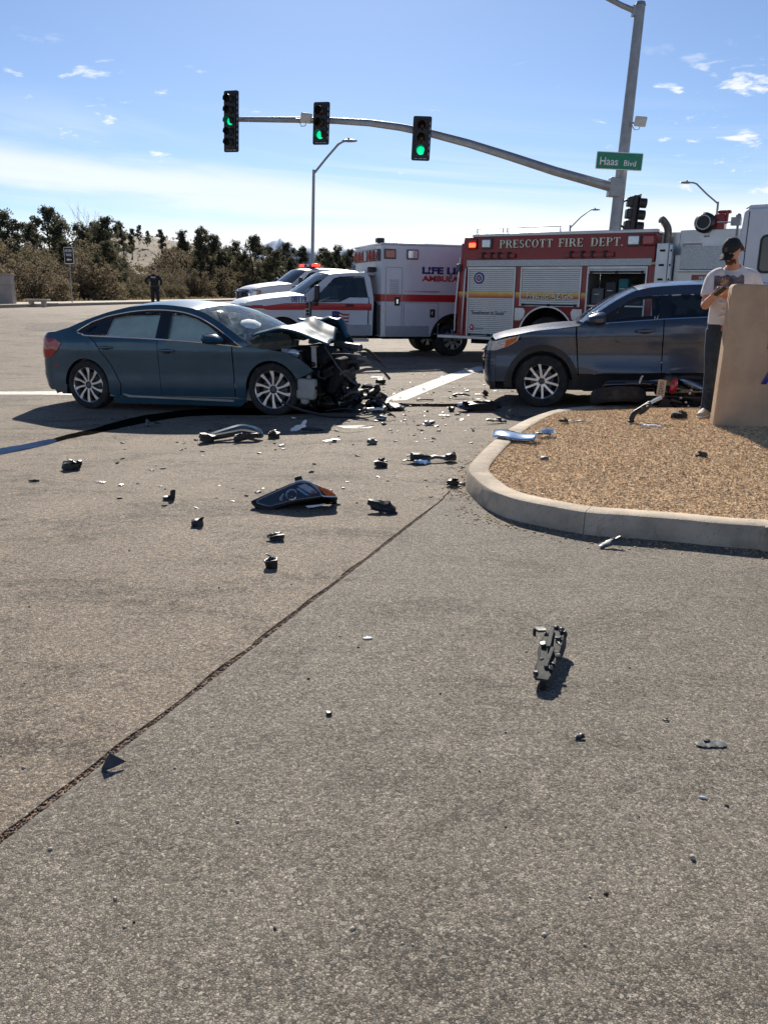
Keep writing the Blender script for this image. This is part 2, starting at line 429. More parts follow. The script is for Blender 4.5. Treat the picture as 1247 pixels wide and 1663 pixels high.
M_redlit = pm('lit_red_lens', (.7, .03, .01), .2, emit=(1, .06, .02), es=4)
M_barlit = pm('lit_bar_lens', (.7, .05, .02), .2, emit=(1, .07, .05), es=1.0)
M_green = pm('lit_green_lens', (.02, .4, .2), .2, emit=(.0, .80, .36), es=.75)
M_grn_sign = pm('sign_green', (.006, .20, .11), .4, var=.05)
M_wsign = pm('sign_white', (.80, .82, .80), .4, var=.03)
M_blk_paint = pm('black_paint', (.012, .012, .012), .5)
M_navy = pm('letter_navy', (.02, .025, .16), .4)
M_lred = pm('letter_red', (.55, .03, .02), .4)
M_gold = pm('letter_gold', (.95, .88, .66), .4)
M_yel = pm('stripe_yellow', (.78, .50, .05), .4)
M_orng = pm('stripe_orange', (.62, .12, .02), .4)
M_stucco = pm('tan_stucco', (.47, .34, .23), .92, var=.12, scale=3, bump=.5, bscale=160)
M_pinkwall = pm('pale_block', (.40, .34, .30), .9, var=.12, scale=2)
M_blue_let = pm('letter_blue', (.03, .035, .30), .5)
M_skin = pm('skin', (.44, .22, .15), .5, var=.10, scale=14)
M_shirt = pm('grey_shirt', (.64, .61, .60), .92, var=.05, scale=9, bump=.6, bscale=9)
M_print = pm('shirt_print', (.13, .11, .135), .9, var=.5, scale=16)
M_jean = pm('dark_jeans', (.022, .034, .048), .9, var=.35, scale=7, bump=.5, bscale=13)
M_hair = pm('red_brown_hair', (.10, .038, .018), .6, var=.5, scale=30)
M_cap = pm('black_cap', (.012, .013, .015), .85, var=.3, scale=10)
M_unif = pm('dark_uniform', (.010, .012, .018), .85, var=.3, scale=10)
M_bark = pm('bark', (.075, .055, .042), .95, var=.5, scale=8, bump=.8, bscale=14)
M_fabric = pm('teal_bag', (.03, .17, .18), .8, var=.3)
M_silver = pm('silver_paint', (.50, .62, .74), .12, .7, .9, var=.05)
G_clear = thin_glass('clear_glass', (.82, .87, .85))
G_tint = thin_glass('tinted_glass', (.16, .18, .18))
G_dark = thin_glass('dark_glass', (.05, .055, .06))
G_side = thin_glass('side_glass', (.94, 1.0, .97), .55)
G_crack = thin_glass('cracked_glass', (.55, .64, .62), crack=True)
def leaf_mat(name, a, b, rough=.7):
    mt = bpy.data.materials.new(name); mt.use_nodes = True; t = NT(mt.node_tree); t.n.clear()
    tc = t.add('TexCoord').outputs['Object']
    oi = t.add('ObjectInfo').outputs['Random']
    n = t.noise(tc, 1.1, 3, .6); n2 = t.noise(tc, 9.0, 2)
    c = t.mix(t.smooth(t.math('ADD', n, t.math('MULTIPLY', t.math('SUBTRACT', n2, .5), .7)), .35, .65), a, b)
    c = t.mix(t.math('MULTIPLY', oi, .35), c, (.11, .085, .045))
    d = t.add('BsdfPrincipled', i_Base_Color=c, i_Roughness=rough); d.inputs['Specular IOR Level'].default_value = .25
    tl = t.add('BsdfTranslucent', i_0=c)
    t.l.new(t.add('MixShader', i_0=.5, i_1=d.outputs[0], i_2=tl.outputs[0]).outputs[0], t.add('OutputMaterial').inputs[0])
    MT[name] = mt; return mt
L_oak = leaf_mat('scrub_oak_leaf', (.120, .108, .064), (.195, .160, .098))
L_brown = leaf_mat('dry_leaf', (.140, .110, .074), (.21, .168, .110))
L_jun = leaf_mat('juniper_leaf', (.075, .080, .052), (.130, .128, .080))
L_grass = leaf_mat('dry_grass', (.17, .13, .07), (.22, .17, .09))

# ================================================================== THE SETTING
def lines(lo, hi, st): return [lo + st * i for i in range(int(round((hi - lo) / st)) + 1)]
XL = sorted(set([-400, -250, -160, -110, -80, -60, -48, -38, -32, -27, -23, 20, 24, 30, 40, 60, 90, 140, 220, 400] + [round(v, 2) for v in lines(-20, 16, .5)]))
YL = sorted(set([-60, -30, -15, -10, 34, 37, 40, 44, 48, 53, 58, 64, 70, 78, 86, 95, 105, 120, 135, 150, 165, 180, 200, 230, 270, 330, 420, 600] + [round(v, 2) for v in lines(-8, 32, .5)]))
def hill_z(x, y):
    a = math.atan2(x, max(y, 1))
    h = 8.6 * math.exp(-((x + 47) / 22) ** 2) * ss(80, 160, y) + 3.0 * ss(90, 200, y) * (1 - ss(20, 60, x))
    return h + .6 * noise.noise((x * .05, y * .05, 0)) * ss(60, 120, y)
def sheet(name, poly, zo, mat, xl=None, yl=None, skirt=0.0, zf=gz, kind='structure', parent=None):
    bm = bmesh.new(); bm.faces.new([bm.verts.new((p[0], p[1], 0)) for p in poly])
    bmesh.ops.triangulate(bm, faces=bm.faces[:])
    xs = [p[0] for p in poly]; ys = [p[1] for p in poly]
    for ax, ls, lo, hi in ((0, xl or XL, min(xs), max(xs)), (1, yl or YL, min(ys), max(ys))):
        for q in ls:
            if lo + 1e-3 < q < hi - 1e-3:
                co = [0, 0, 0]; co[ax] = q; no = [0, 0, 0]; no[ax] = 1
                bmesh.ops.bisect_plane(bm, geom=bm.verts[:] + bm.edges[:] + bm.faces[:], plane_co=co, plane_no=no, dist=1e-5)
    for v in bm.verts: v.co.z = zf(v.co.x, v.co.y) + zo
    if skirt:
        r_ = bmesh.ops.extrude_edge_only(bm, edges=[e for e in bm.edges if e.is_boundary])
        for v in r_['geom']:
            if isinstance(v, bmesh.types.BMVert): v.co.z -= skirt
    bmesh.ops.recalc_face_normals(bm, faces=bm.faces[:])
    me = bpy.data.meshes.new(name); bm.to_mesh(me); bm.free(); me.materials.append(mat); me.shade_smooth(); me.set_sharp_from_angle(angle=R(40))
    o = bpy.data.objects.new(name, me); COL.objects.link(o)
    if parent: o.parent = parent
    if kind: o['kind'] = kind
    return o

def ground_z(x, y): return gz(x, y) + hill_z(x, y) - .05
gm = MB(); nx, ny = len(XL), len(YL)
gm.grid(lambda u, v: (XL[round(u * (nx - 1))], YL[round(v * (ny - 1))], ground_z(XL[round(u * (nx - 1))], YL[round(v * (ny - 1))])), nx - 1, ny - 1)
gm.add([(-9000, 600, 0), (9000, 600, 0), (9000, 9000, 0), (-9000, 9000, 0), (-9000, -60, -.1), (-400, -60, -.1), (-400, 600, 0), (400, -60, -.1), (9000, -60, -.1), (400, 600, 0)],
       [(6, 9, 1, 2, 3, 0)[::1], (4, 5, 6, 0), (7, 8, 1, 9)])
gnd = gm.build('ground', M_dirt); gnd['kind'] = 'structure'

def jag(p, q, n, amp, seed):
    out = []
    for i in range(n + 1):
        u = i / n; d = (Vector(q) - Vector(p)); nn = Vector((-d.y, d.x)).normalized()
        a = amp * (noise.noise((u * n * .13, seed, 0)) + .35 * noise.noise((u * n * .47, seed, 5)))
        out.append(tuple((Vector(p) + d * u + nn * a)[:2]))
    return out
# the joint between street and apron, from far right (kerb) towards the camera's left
ja, jb = at(722, 808), at(-10, 1373); J = [at(738, 786)] + [ja.lerp(jb, k / 9) + Vector((.012 * noise.noise((k * 1.7, 2, 0)), 0, 0)) for k in range(10)]
J = [(p.x, p.y) for p in J]
d_ = Vector(J[-1]) - Vector(J[-3]); d_.normalize()
J.append((J[-1][0] + d_.x * 7, J[-1][1] + d_.y * 7))
JL = []; JR = []; JS = []
for i in range(len(J) - 1):
    p, q = Vector(J[i]), Vector(J[i + 1]); d = (q - p).normalized(); nn = Vector((-d.y, d.x))   # points to the apron side or street side
    if nn.x < 0: nn = -nn
    wl = [.004, .006, .010, .014, .014, .014, .015, .015, .015, .015, .015, .015, .015][i]
    L = max(6, int((q - p).length / .035)) if i < len(J) - 2 else 20
    JL += jag(p - nn * wl, q - nn * [.006, .010, .014, .014, .014, .015, .015, .015, .015, .015, .015, .015][i], L, .013 if i < 11 else .004, i * 3.1)[:-1]
    JR += jag(p + nn * wl * .6, q + nn * wl * .7, L, .002, i * 7.7 + 40)[:-1]
    JS += jag(p + nn * (.006 + wl * 1.4), q + nn * (.008 + wl * 1.5), L, .004, i * 5.3 + 90)[:-1]
street_poly = JL[::-1] + [(1.2, 6.9), (3.0, 7.1), (16, 7.1), (40, 12), (40, 130), (-9.0, 130)] + [(-13.2 - .08 * (70 - y), y) for y in (105, 70, 35, 20, 0, -6)] + [(-12, -6)]
street = sheet('street', street_poly, 0.0, M_road, skirt=.05)
apron_poly = JS + [(3, -7), (16, -7), (16, 6.9), (3.0, 6.9), (1.3, 6.7), (.80, 6.25)]
apron = sheet('driveway_apron', apron_poly, 0.0, M_apron, skirt=.05)
gut = sheet('gutter_strip', JR + JS[::-1], -.004, M_gutter, skirt=.04)
gro = sheet('joint_groove', [(p[0] - .05, p[1]) for p in JL] + [(p[0] + .05, p[1]) for p in JR[::-1]], -.007, M_groove)
# crumbs of dirt and grit in the joint
cm = MB()
for i in range(2600):
    k = rnd.randrange(len(JL) - 1); u = rnd.random(); a = Vector(JL[k]).lerp(Vector(JL[k + 1]), u); b = Vector(JR[min(k, len(JR) - 2)]).lerp(Vector(JR[min(k + 1, len(JR) - 1)]), u); p = a.lerp(b, .05 + .9 * rnd.random())
    s_ = rnd.uniform(.0015, .0055); cm.ell((p.x, p.y, -.006 + s_ * .4), (s_, s_ * rnd.uniform(.6, 1.2), s_ * .7), 5, 3)
tag(cm.build('joint_grit', M_groove), kind='stuff')
# loose chips on the pavement
for nm, mt_, cnt, sd in (('loose_chips', pm('pale_chip', (.42, .37, .30), .85, var=.4, scale=50), 90, 5), ('dark_chips', pm('dark_chip', (.05, .042, .036), .9, var=.5, scale=50), 40, 6)):
    cm = MB(); q = random.Random(sd)
    for i in range(cnt):
        y = 1.6 + 9.5 * q.random() ** 1.4; x = q.uniform(-.52, .52) * y * 1.05
        if x > .9 and y > 5.0: continue
        s_ = q.uniform(.0025, .0065); a = q.uniform(0, 3.1)
        cm.box((x, y, gz(x, y) + s_ * .35), (s_ * 2.2, s_ * q.uniform(1, 1.7), s_), (q.uniform(-20, 20), q.uniform(-20, 20), q.uniform(0, 180)), .6)
    tag(cm.build(nm, mt_, ang=180), kind='stuff')

# paint and fluid on the street
def pxpoly(pts, zf=gz): return [tuple(at(x, y, zf)[:2]) for x, y in pts]
XF = [round(v, 2) for v in lines(-12, 8, .25)]; YF = [round(v, 2) for v in lines(4, 20, .25)]
sheet('stop_bar', pxpoly([(618, 652), (660, 650), (700, 633), (740, 617), (800, 596), (776, 595), (738, 605), (690, 622), (650, 637)]), .004, M_paint, XF, YF)
sheet('edge_line', pxpoly([(-30, 636), (40, 636), (122, 635), (122, 642), (60, 641), (-30, 641)]), .004, M_paint, XF, YF)
sheet('worn_paint_patch', pxpoly([(545, 692), (585, 691), (608, 693), (600, 696), (560, 696)]), .004, M_paint, XF, YF)
def wobble(pts, n=5, amp=1.2, seed=1):
    c = catmull([tuple(p) for p in pts], n, True)
    return [(x + amp * noise.noise((i * .7, seed, 1)), y + .5 * amp * noise.noise((i * .7, seed, 7))) for i, (x, y) in enumerate(c)]
sheet('fluid_streak', pxpoly(wobble([(78, 716), (110, 706), (150, 697), (190, 685), (240, 674), (320, 665), (420, 663), (540, 662), (560, 668), (440, 674), (330, 675), (270, 681), (215, 691), (160, 703), (110, 713), (84, 720)], 6, 2)), .005, M_wet, XF, YF)
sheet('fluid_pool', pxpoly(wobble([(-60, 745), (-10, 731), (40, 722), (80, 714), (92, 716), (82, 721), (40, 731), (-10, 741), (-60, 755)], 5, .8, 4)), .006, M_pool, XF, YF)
sheet('wet_gutter_line', pxpoly(wobble([(622, 655), (680, 656), (745, 656), (800, 657), (800, 660), (745, 661), (680, 660), (622, 661)], 5, .7, 9)), .005, M_wet, XF, YF)
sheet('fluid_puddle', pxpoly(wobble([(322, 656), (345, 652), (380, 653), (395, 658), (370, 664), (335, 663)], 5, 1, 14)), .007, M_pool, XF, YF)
def dark_patch(name, pts, seed):
    mt = bpy.data.materials.get('old_patch') or pm('old_patch', (.13, .105, .085), .9, var=.35, scale=12, bump=.6, bscale=120)
    sheet(name, pxpoly(wobble(pts, 5, 2, seed)), .004, mt, XF + XL, YF + YL)
dark_patch('asphalt_patch', [(40, 534), (60, 526), (110, 524), (150, 528), (110, 534), (70, 537)], 3)

# the far left kerb, sidewalk
def kx(y): return -13.2 - .08 * (70 - y)
ys_ = [v for v in YL if -8 <= v <= 120]
mb = MB(); prof = [(-.02, -.05), (0, .13), (-.03, .15), (-.17, .15), (-.18, -.05)]
mb.grid(lambda u, v: (kx(ys_[round(u * (len(ys_) - 1))]) + prof[round(v * 4)][0], ys_[round(u * (len(ys_) - 1))], gz(kx(ys_[round(u * (len(ys_) - 1))]), ys_[round(u * (len(ys_) - 1))]) + prof[round(v * 4)][1]), len(ys_) - 1, 4)
tag(mb.build('far_kerb', pm('kerb_grey', (.26, .225, .185), .9, var=.15)), kind='structure')
sheet('sidewalk', [(kx(y) - .19, y) for y in ys_] + [(kx(y) - 2.7, y) for y in ys_[::-1]], .146, M_walk)
sheet('verge', [(kx(y) - 2.7, y) for y in ys_] + [(kx(y) - 9, y) for y in ys_[::-1]], .12, M_dirt, zf=lambda x, y: gz(x, y) + hill_z(x, y))

# kerb of the planted corner
outer = [(1330, 860), (1247, 855), (1187, 850.5), (1106, 843), (1030, 837), (951, 831), (862, 815), (821, 805), (789, 790), (765, 770), (761, 757), (772, 742), (797, 718), (827, 695), (862, 677), (903, 664.7), (964, 658.6), (1049, 657.4), (1142, 660.5), (1247, 664), (1400, 669)]
OK_ = [tuple(at(x, y, gz, .148)[:2]) for x, y in outer]
OK_ = [(OK_[0][0] + 3, OK_[0][1] - .25)] + OK_ + [(OK_[-1][0] + 3, OK_[-1][1] + .1)]
KC = catmull(OK_, 8)
KN = []
for i in range(len(KC)):
    d = Vector(KC[min(i + 1, len(KC) - 1)]) - Vector(KC[max(i - 1, 0)]); d.normalize(); KN.append(Vector((d.y, -d.x)))   # inward (clockwise walk)
if (Vector((3, 7.5)) - Vector(KC[len(KC) // 2])).dot(KN[len(KC) // 2]) < 0: KN = [-n for n in KN]
kprof = [(-.025, -.05), (-.018, .02), (-.004, .128), (.006, .143), (.022, .149), (.15, .149), (.165, .14), (.168, .05)]
def kerb_section(i0, i1, par):
    mb = MB()
    ii = list(range(i0, i1 + 1)); vs = []; m_ = len(kprof)
    for i in ii:
        tfrac = 0
        if i == i0 and i0 > 0: tfrac = .004
        p = Vector(KC[i]) + (Vector(KC[min(i + 1, len(KC) - 1)]) - Vector(KC[i])).normalized() * tfrac
        for a, h in kprof:
            q = p + KN[i] * a; wob = .003 * noise.noise((q.x * 4, q.y * 4, h * 9))
            vs.append((q.x + wob, q.y + wob, gz(q.x, q.y) + h + wob))
    fs = [(a * m_ + j, (a + 1) * m_ + j, (a + 1) * m_ + j + 1, a * m_ + j + 1) for a in range(len(ii) - 1) for j in range(m_ - 1)]
    fs += [tuple(range(m_)), tuple((len(ii) - 1) * m_ + j for j in range(m_))]
    mb.add(vs, fs); return mb.build('kerb_section', M_kerb, par)
kerb = thing('kerb', None, None); kerb['kind'] = 'structure'
def near_idx(px, py):
    p = at(px, py, gz, .148); return min(range(len(KC)), key=lambda i: (KC[i][0] - p.x) ** 2 + (KC[i][1] - p.y) ** 2)
cuts = [0, near_idx(951, 831), near_idx(763, 766), near_idx(903, 664.7), near_idx(1142, 660.5), len(KC) - 1]
for a, b in zip(cuts[:-1], cuts[1:]): kerb_section(a, b, kerb)
inner = [Vector(KC[i]) + KN[i] * .166 for i in range(len(KC))]
inner_poly = [(p.x, p.y) for p in inner]
XM = [round(v, 2) for v in lines(.5, 12, .2)]; YM = [round(v, 2) for v in lines(4.5, 11, .2)]
sheet('mulch_bed', inner_poly, 0, M_mulch, XM, YM, skirt=.1, zf=mulch_z)
def in_poly(x, y, P):
    c = False; j = len(P) - 1
    for i in range(len(P)):
        if (P[i][1] > y) != (P[j][1] > y) and x < (P[j][0] - P[i][0]) * (y - P[i][1]) / (P[j][1] - P[i][1]) + P[i][0]: c = not c
        j = i
    return c
chipm = []
for k, (c1, n_) in enumerate((((.72, .515, .305), 70000), ((.63, .44, .255), 40000), ((.36, .245, .145), 11000))):
    mt = pm('bark_chip_%s' % ('pale', 'tan', 'dark')[k], c1, .9, var=.45, scale=30)
    cm = MB(); q = random.Random(50 + k); i = 0
    ip = [inner_poly[j] for j in range(0, len(inner_poly), 2)]
    V = []; Fc = []
    while i < n_:
        y = q.uniform(5.0, 10.2); x = q.uniform(.6, 5.6)
        if x > y * .56 + .3 or not in_poly(x, y, ip): i += .3; continue
        a = q.uniform(0, 6.28); l_ = q.uniform(.005, .0145); w_ = l_ * q.uniform(.2, .5); h = q.uniform(-.003, .004)
        z = mulch_z(x, y) + .007; dx, dy = math.cos(a) * l_, math.sin(a) * l_; ex, ey = -math.sin(a) * w_, math.cos(a) * w_
        o = len(V); tz = q.uniform(-.16, .16) * l_
        V += [(x - dx, y - dy, z - tz), (x + ex, y + ey, z + h + .003), (x + dx, y + dy, z + tz + h), (x - ex, y - ey, z - h), (x, y, z + .004)]
        Fc += [(o, o + 1, o + 4), (o + 1, o + 2, o + 4), (o + 2, o + 3, o + 4), (o + 3, o, o + 4)]; i += 1
    cm.v = V; cm.f = Fc
    me = bpy.data.meshes.new('bark_chips'); me.from_pydata(V, [], Fc); me.materials.append(mt)
    o = bpy.data.objects.new('bark_chips', me); COL.objects.link(o); o['kind'] = 'stuff'

# bits of bark and grit fallen at the foot of the kerb
q = random.Random(61); cm = MB(); i = 0
while i < 1500:
    k = q.randrange(6, len(KC) - 6); u = q.random(); p = Vector(KC[k]).lerp(Vector(KC[k + 1]), u) - KN[k] * (.03 + abs(q.gauss(0, .11)))
    i += 1
    if noise.noise((p.x * 2.2, p.y * 2.2, 8)) < q.uniform(-.5, .35): continue
    s_ = q.uniform(.004, .011); cm.box((p.x, p.y, gz(p.x, p.y) + s_ * .25), (s_ * 2.4, s_, s_ * .5), (q.uniform(-15, 15), q.uniform(-15, 15), q.uniform(0, 180)), .7)
tag(cm.build('kerb_litter', MT['bark_chip_dark'], ang=180), kind='stuff')

# distant snowy range
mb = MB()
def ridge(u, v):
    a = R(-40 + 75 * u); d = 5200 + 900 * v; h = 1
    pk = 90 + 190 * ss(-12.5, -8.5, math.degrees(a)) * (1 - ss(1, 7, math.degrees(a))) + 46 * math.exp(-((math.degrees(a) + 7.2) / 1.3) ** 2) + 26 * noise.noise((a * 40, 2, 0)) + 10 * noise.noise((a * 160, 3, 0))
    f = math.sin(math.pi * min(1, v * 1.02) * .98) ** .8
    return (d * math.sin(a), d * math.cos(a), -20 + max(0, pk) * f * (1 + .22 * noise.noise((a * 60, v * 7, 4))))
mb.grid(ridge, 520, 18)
mt = bpy.data.materials.new('haze_tinted_snowy_rock'); mt.use_nodes = True; t = NT(mt.node_tree); t.n.clear()
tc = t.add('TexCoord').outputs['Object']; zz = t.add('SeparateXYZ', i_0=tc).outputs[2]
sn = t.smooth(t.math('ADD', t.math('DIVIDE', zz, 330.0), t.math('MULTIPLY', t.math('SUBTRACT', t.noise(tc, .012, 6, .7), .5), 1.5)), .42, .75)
b = t.add('BsdfPrincipled', i_Base_Color=t.mix(sn, (.13, .18, .27), (.62, .70, .82)), i_Roughness=1.0)  # blue of distant air haze is painted into the rock colour
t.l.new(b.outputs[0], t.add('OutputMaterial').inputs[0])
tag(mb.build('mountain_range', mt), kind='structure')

# ================================================================== VEGETATION
def leaf_mesh(name, seed, shape, n_cl, per, size, mats, spread):
    q = random.Random(seed); V = []; Fc = []
    for c in range(n_cl):
        cx, cy, cz, cr = shape(q)
        for k in range(per):
            d = Vector((q.gauss(0, 1), q.gauss(0, 1), q.gauss(0, .8))); d = d.normalized() * cr * q.random() ** .45
            p = Vector((cx, cy, cz)) + d
            if p.z < .12: continue
            a = Vector((q.gauss(0, 1), q.gauss(0, 1), q.gauss(0, 1))).normalized(); b = a.cross(Vector((q.gauss(0, 1), q.gauss(0, 1), q.gauss(0, 1)))).normalized()
            s_ = size * q.uniform(.6, 1.4); o = len(V)
            V += [p - a * s_, p + b * s_ * .55, p + a * s_, p - b * s_ * .55]; Fc.append((o, o + 1, o + 2, o + 3))
    me = bpy.data.meshes.new(name); me.from_pydata([tuple(v) for v in V], [], Fc); me.materials.append(mats); return me
def bush_shape(w, h):
    def f(q):
        a = q.uniform(0, 6.283); r_ = w * math.sqrt(q.random()); top = h * math.sqrt(max(.05, 1 - (r_ / w) ** 2 * .8))
        return r_ * math.cos(a), r_ * math.sin(a), q.uniform(.12, 1) * top * q.uniform(.75, 1.0), q.uniform(.22, .42)
    return f
def tree_shape(w, h, base, lean):
    ql = random.Random(int(w * 100 + h * 37)); lobes = []
    for i in range(15):
        u = (i + ql.uniform(.1, .9)) / 15; rr = w * (.95 - .55 * u) * ql.uniform(.5, 1.1); a = ql.uniform(0, 6.28)
        lobes.append((rr * .7 * math.cos(a) + lean * u, rr * .7 * math.sin(a), base + (h - base) * (u * .9 + .02), w * ql.uniform(.40, .66) * (1.15 - .6 * u), ql.uniform(.55, .95)))
    def f(q):
        x, y, z, r_, fl = q.choice(lobes); d = Vector((q.gauss(0, 1), q.gauss(0, 1), q.gauss(0, 1))).normalized() * r_ * q.random() ** .4
        return x + d.x, y + d.y, z + d.z * fl, q.uniform(.16, .36)
    return f
def stems(name, h, n, r_, seed, w):
    q = random.Random(seed); mb = MB()
    for i in range(n):
        a = q.uniform(0, 6.28); x, y = .15 * math.cos(a) * (n > 1), .15 * math.sin(a) * (n > 1); pts = [(x, y, -.15)]
        for k in range(1, 6):
            u = k / 5; pts.append((x + w * u * math.cos(a) * .8 + q.uniform(-.12, .12), y + w * u * math.sin(a) * .8 + q.uniform(-.12, .12), h * u))
        mb.tube(pts, [r_ * (1 - .16 * k) for k in range(6)], 6)
        for k in range(2, 6):
            p = Vector(pts[k]); b = q.uniform(0, 6.28); l_ = q.uniform(.5, 1.0) * w * .6
            mb.tube([p, p + Vector((math.cos(b) * l_ * .5, math.sin(b) * l_ * .5, l_ * .35)), p + Vector((math.cos(b) * l_, math.sin(b) * l_, l_ * .6))], [r_ * .4, r_ * .28, r_ * .1], 5)
    return mb
def mesh_only(mb, name, mat):
    o = mb.build(name, mat); me = o.data; bpy.data.objects.remove(o); return me
oak = [(leaf_mesh('crown', 20 + i, bush_shape(w, h), 130, 60, .066, m_, 0), mesh_only(stems('trunk', h * .7, 5, .06, i, w * .8), 'trunk', M_bark))
       for i, (w, h, m_) in enumerate([(1.9, 2.9, L_oak), (2.2, 3.3, L_oak), (1.7, 2.5, L_brown), (2.1, 3.1, L_brown), (2.4, 2.7, L_oak)])]
jun = [(leaf_mesh('crown', 40 + i, tree_shape(w, h, b_, le), 170, 75, .066, L_jun, 0), mesh_only(stems('trunk', h * .85, 1, .14, 70 + i, w * .35), 'trunk', M_bark))
       for i, (w, h, b_, le) in enumerate([(1.7, 5.6, 1.0, .2), (1.3, 6.6, 1.6, -.3), (2.1, 5.0, .5, .1), (1.5, 7.4, 2.2, .4)])]
def plant(kind, name, x, y, sc, rz, label, cat, group, zs=1.0):
    t_ = thing(name, label, cat, (x, y, max(gz(x, y) + hill_z(x, y), 0) + .02), (0, 0, rz), group); t_.scale = (sc, sc, sc * zs)
    for me in kind:
        o = bpy.data.objects.new(me.name.split('.')[0], me); COL.objects.link(o); o.parent = t_
    return t_
def to_px(p):
    v = Vector(p) - c_o; return 623.5 + F * v.dot(c_r) / v.dot(c_f), 831.5 - F * v.dot(c_u) / v.dot(c_f)
def bush_label(x, y, k, row):
    px = to_px((x, y, gz(x, y) + 1))[0]
    for lim, where in ((25, 'behind the pale block wall'), (60, 'right of the pale block wall'), (98, 'just left of the archery range sign'), (130, 'behind the archery range sign'), (180, 'right of the archery range sign'), (232, 'left of the officer'), (275, 'behind the officer'), (325, 'right of the officer'), (378, 'left of the white pickup'), (440, 'behind the hood of the white pickup'), (505, 'behind the cab of the white pickup'), (9999, 'behind the ambulance')):
        if px < lim: break
    return ('olive scrub bush', 'olive wide scrub bush', 'brown low scrub bush', 'brown leafed scrub bush', 'olive spreading scrub bush')[k] + ' in ' + ('front', 'middle', 'back')[row] + ' thicket row ' + where
q = random.Random(4)
for row, (off, n_, sc0) in enumerate(((5.2, 19, .95), (8.0, 19, 1.15), (11.5, 18, 1.3))):
    for i in range(n_):
        y = 33 + 78 * (i / n_) ** 1.35 + q.uniform(-1.2, 1.2); x = kx(y) - off + q.uniform(-1.0, .9)
        k = q.choice((0, 1, 2, 3, 4)) if row else q.choice((0, 2, 3, 4, 2))
        pxx = to_px((x, y, gz(x, y) + 1))[0]; sc0_ = sc0 * (.70 if 160 < pxx < 300 else 1.08)
        plant(oak[k], 'scrub_bush', x, y, sc0_ * q.uniform(.85, 1.2) * (1 + .25 * ss(60, 100, y)), q.uniform(0, 6.28),
              bush_label(x, y, k, row), 'bush', 'bushes in the thicket beyond the sidewalk')
# thicket continuing to the right behind the emergency vehicles
for i in range(16):
    y = 96 + q.uniform(-6, 14); x = -9 + i * 2.2 + q.uniform(-.6, .6)
    plant(oak[i % 5], 'scrub_bush', x, y, 1.5 * q.uniform(.9, 1.25), q.uniform(0, 6.28), 'distant ' + bush_label(x, y, i % 5, i % 3).replace('thicket', 'far'), 'bush', 'distant bushes behind the ambulance')
def skyline(px, py, dist):
    d = c_r * (px - 623.5) / F - c_u * (py - 831.5) / F + c_f; k = dist / d.y; p = c_o + d * k; return p.x, p.y, p.z
trees = [(12, 330, 62, 0, 'tall dark juniper at the left edge of the photo'), (45, 352, 70, 2, 'broad low juniper right of the leftmost tree'), (82, 324, 66, 2, 'large bushy juniper rising above the archery range sign'),
         (128, 352, 80, 0, 'small juniper left of the bare tree'), (150, 350, 95, 2, 'dark round tree at the left end of the hill crest'), (166, 341, 92, 2, 'tall dark tree at the left of the grassy hilltop'),
         (198, 353, 120, 3, 'slender tree standing on the grassy hill crest'), (212, 366, 125, 1, 'small slender tree just right of the hill crest tree'), (224, 362, 140, 1, 'thin tree in the middle of the hill crest'),
         (238, 372, 140, 0, 'round small tree on the right of the hill crest'), (262, 368, 130, 1, 'thin pointed tree on the right slope of the hill'), (288, 367, 112, 3, 'tall sparse tree right of the hill'),
         (300, 385, 112, 2, 'low bushy tree at the foot of the hill'), (330, 360, 88, 0, 'tall dark tree in the middle of the treeline'), (345, 372, 92, 2, 'wide dark tree beside the tallest treeline tree'),
         (378, 384, 100, 0, 'dark tree left of the far mountain'), (412, 374, 96, 2, 'bushy tree with a leafy top in front of the far mountain'), (432, 392, 100, 0, 'small tree right of the mountain peak'),
         (462, 386, 104, 2, 'round tree behind the white pickup'), (487, 393, 106, 0, 'tree left of the street lamp pole'), (525, 396, 110, 2, 'low tree right of the street lamp pole'), (548, 392, 110, 0, 'dark tree beside the ambulance box'), (566, 398, 112, 2, 'low tree half hidden by the ambulance box')]
for px, py, dist, k, lab in trees:
    x, y, z = skyline(px, py, dist); base = gz(x, y) + hill_z(x, y); hh = (5.6, 6.6, 5.0, 7.4)[k] * 1.06
    sc = max(.35, (z - base) / hh); w = sc if sc < 1.1 else 1.0 + (sc - 1) * .6
    t_ = plant(jun[k], 'juniper_tree', x, y, w, q.uniform(0, 6.28), lab, 'tree', 'trees on the far skyline', zs=sc / w)
# filler junipers between the thicket and the hill, and small shrubs dotted over the slope
for i, px in enumerate((-12, 28, 64, 100, 118, 142, 172, 318, 340, 362, 395, 420, 446, 476, 506, 536)):
    dist = 60 + 9 * (i % 3) + (30 if px > 300 else 0); x, y, z = skyline(px, 384 + 12 * ((i * 7) % 3) + (16 if px > 360 else 0), dist); base = gz(x, y) + hill_z(x, y); k = (2, 0, 2, 1)[i % 4]
    sc = max(.5, (z - base) / ((5.6, 6.6, 5.0, 7.4)[k] * 1.06))
    where = 'left of the archery range sign' if px < 105 else 'right of the archery range sign' if px < 200 else 'left of the white pickup' if px < 380 else 'above the white pickup' if px < 500 else 'left of the ambulance box'
    plant(jun[k], 'juniper_tree', x, y, sc, q.uniform(0, 6.28), ('shaggy', 'dense', 'wide', 'narrow')[i % 4] + ' dark juniper filling the treeline ' + where, 'tree', 'trees on the far skyline', zs=1.0)
for i in range(44):
    x, y, z = skyline(q.uniform(120, 340), 400, q.uniform(85, 150)); plant(oak[i % 5], 'hill_shrub', x, y, q.uniform(.35, .7), q.uniform(0, 6.28), 'small dark shrub dotted on the dry grassy hillside', 'shrub', 'shrubs dotted on the hillside')
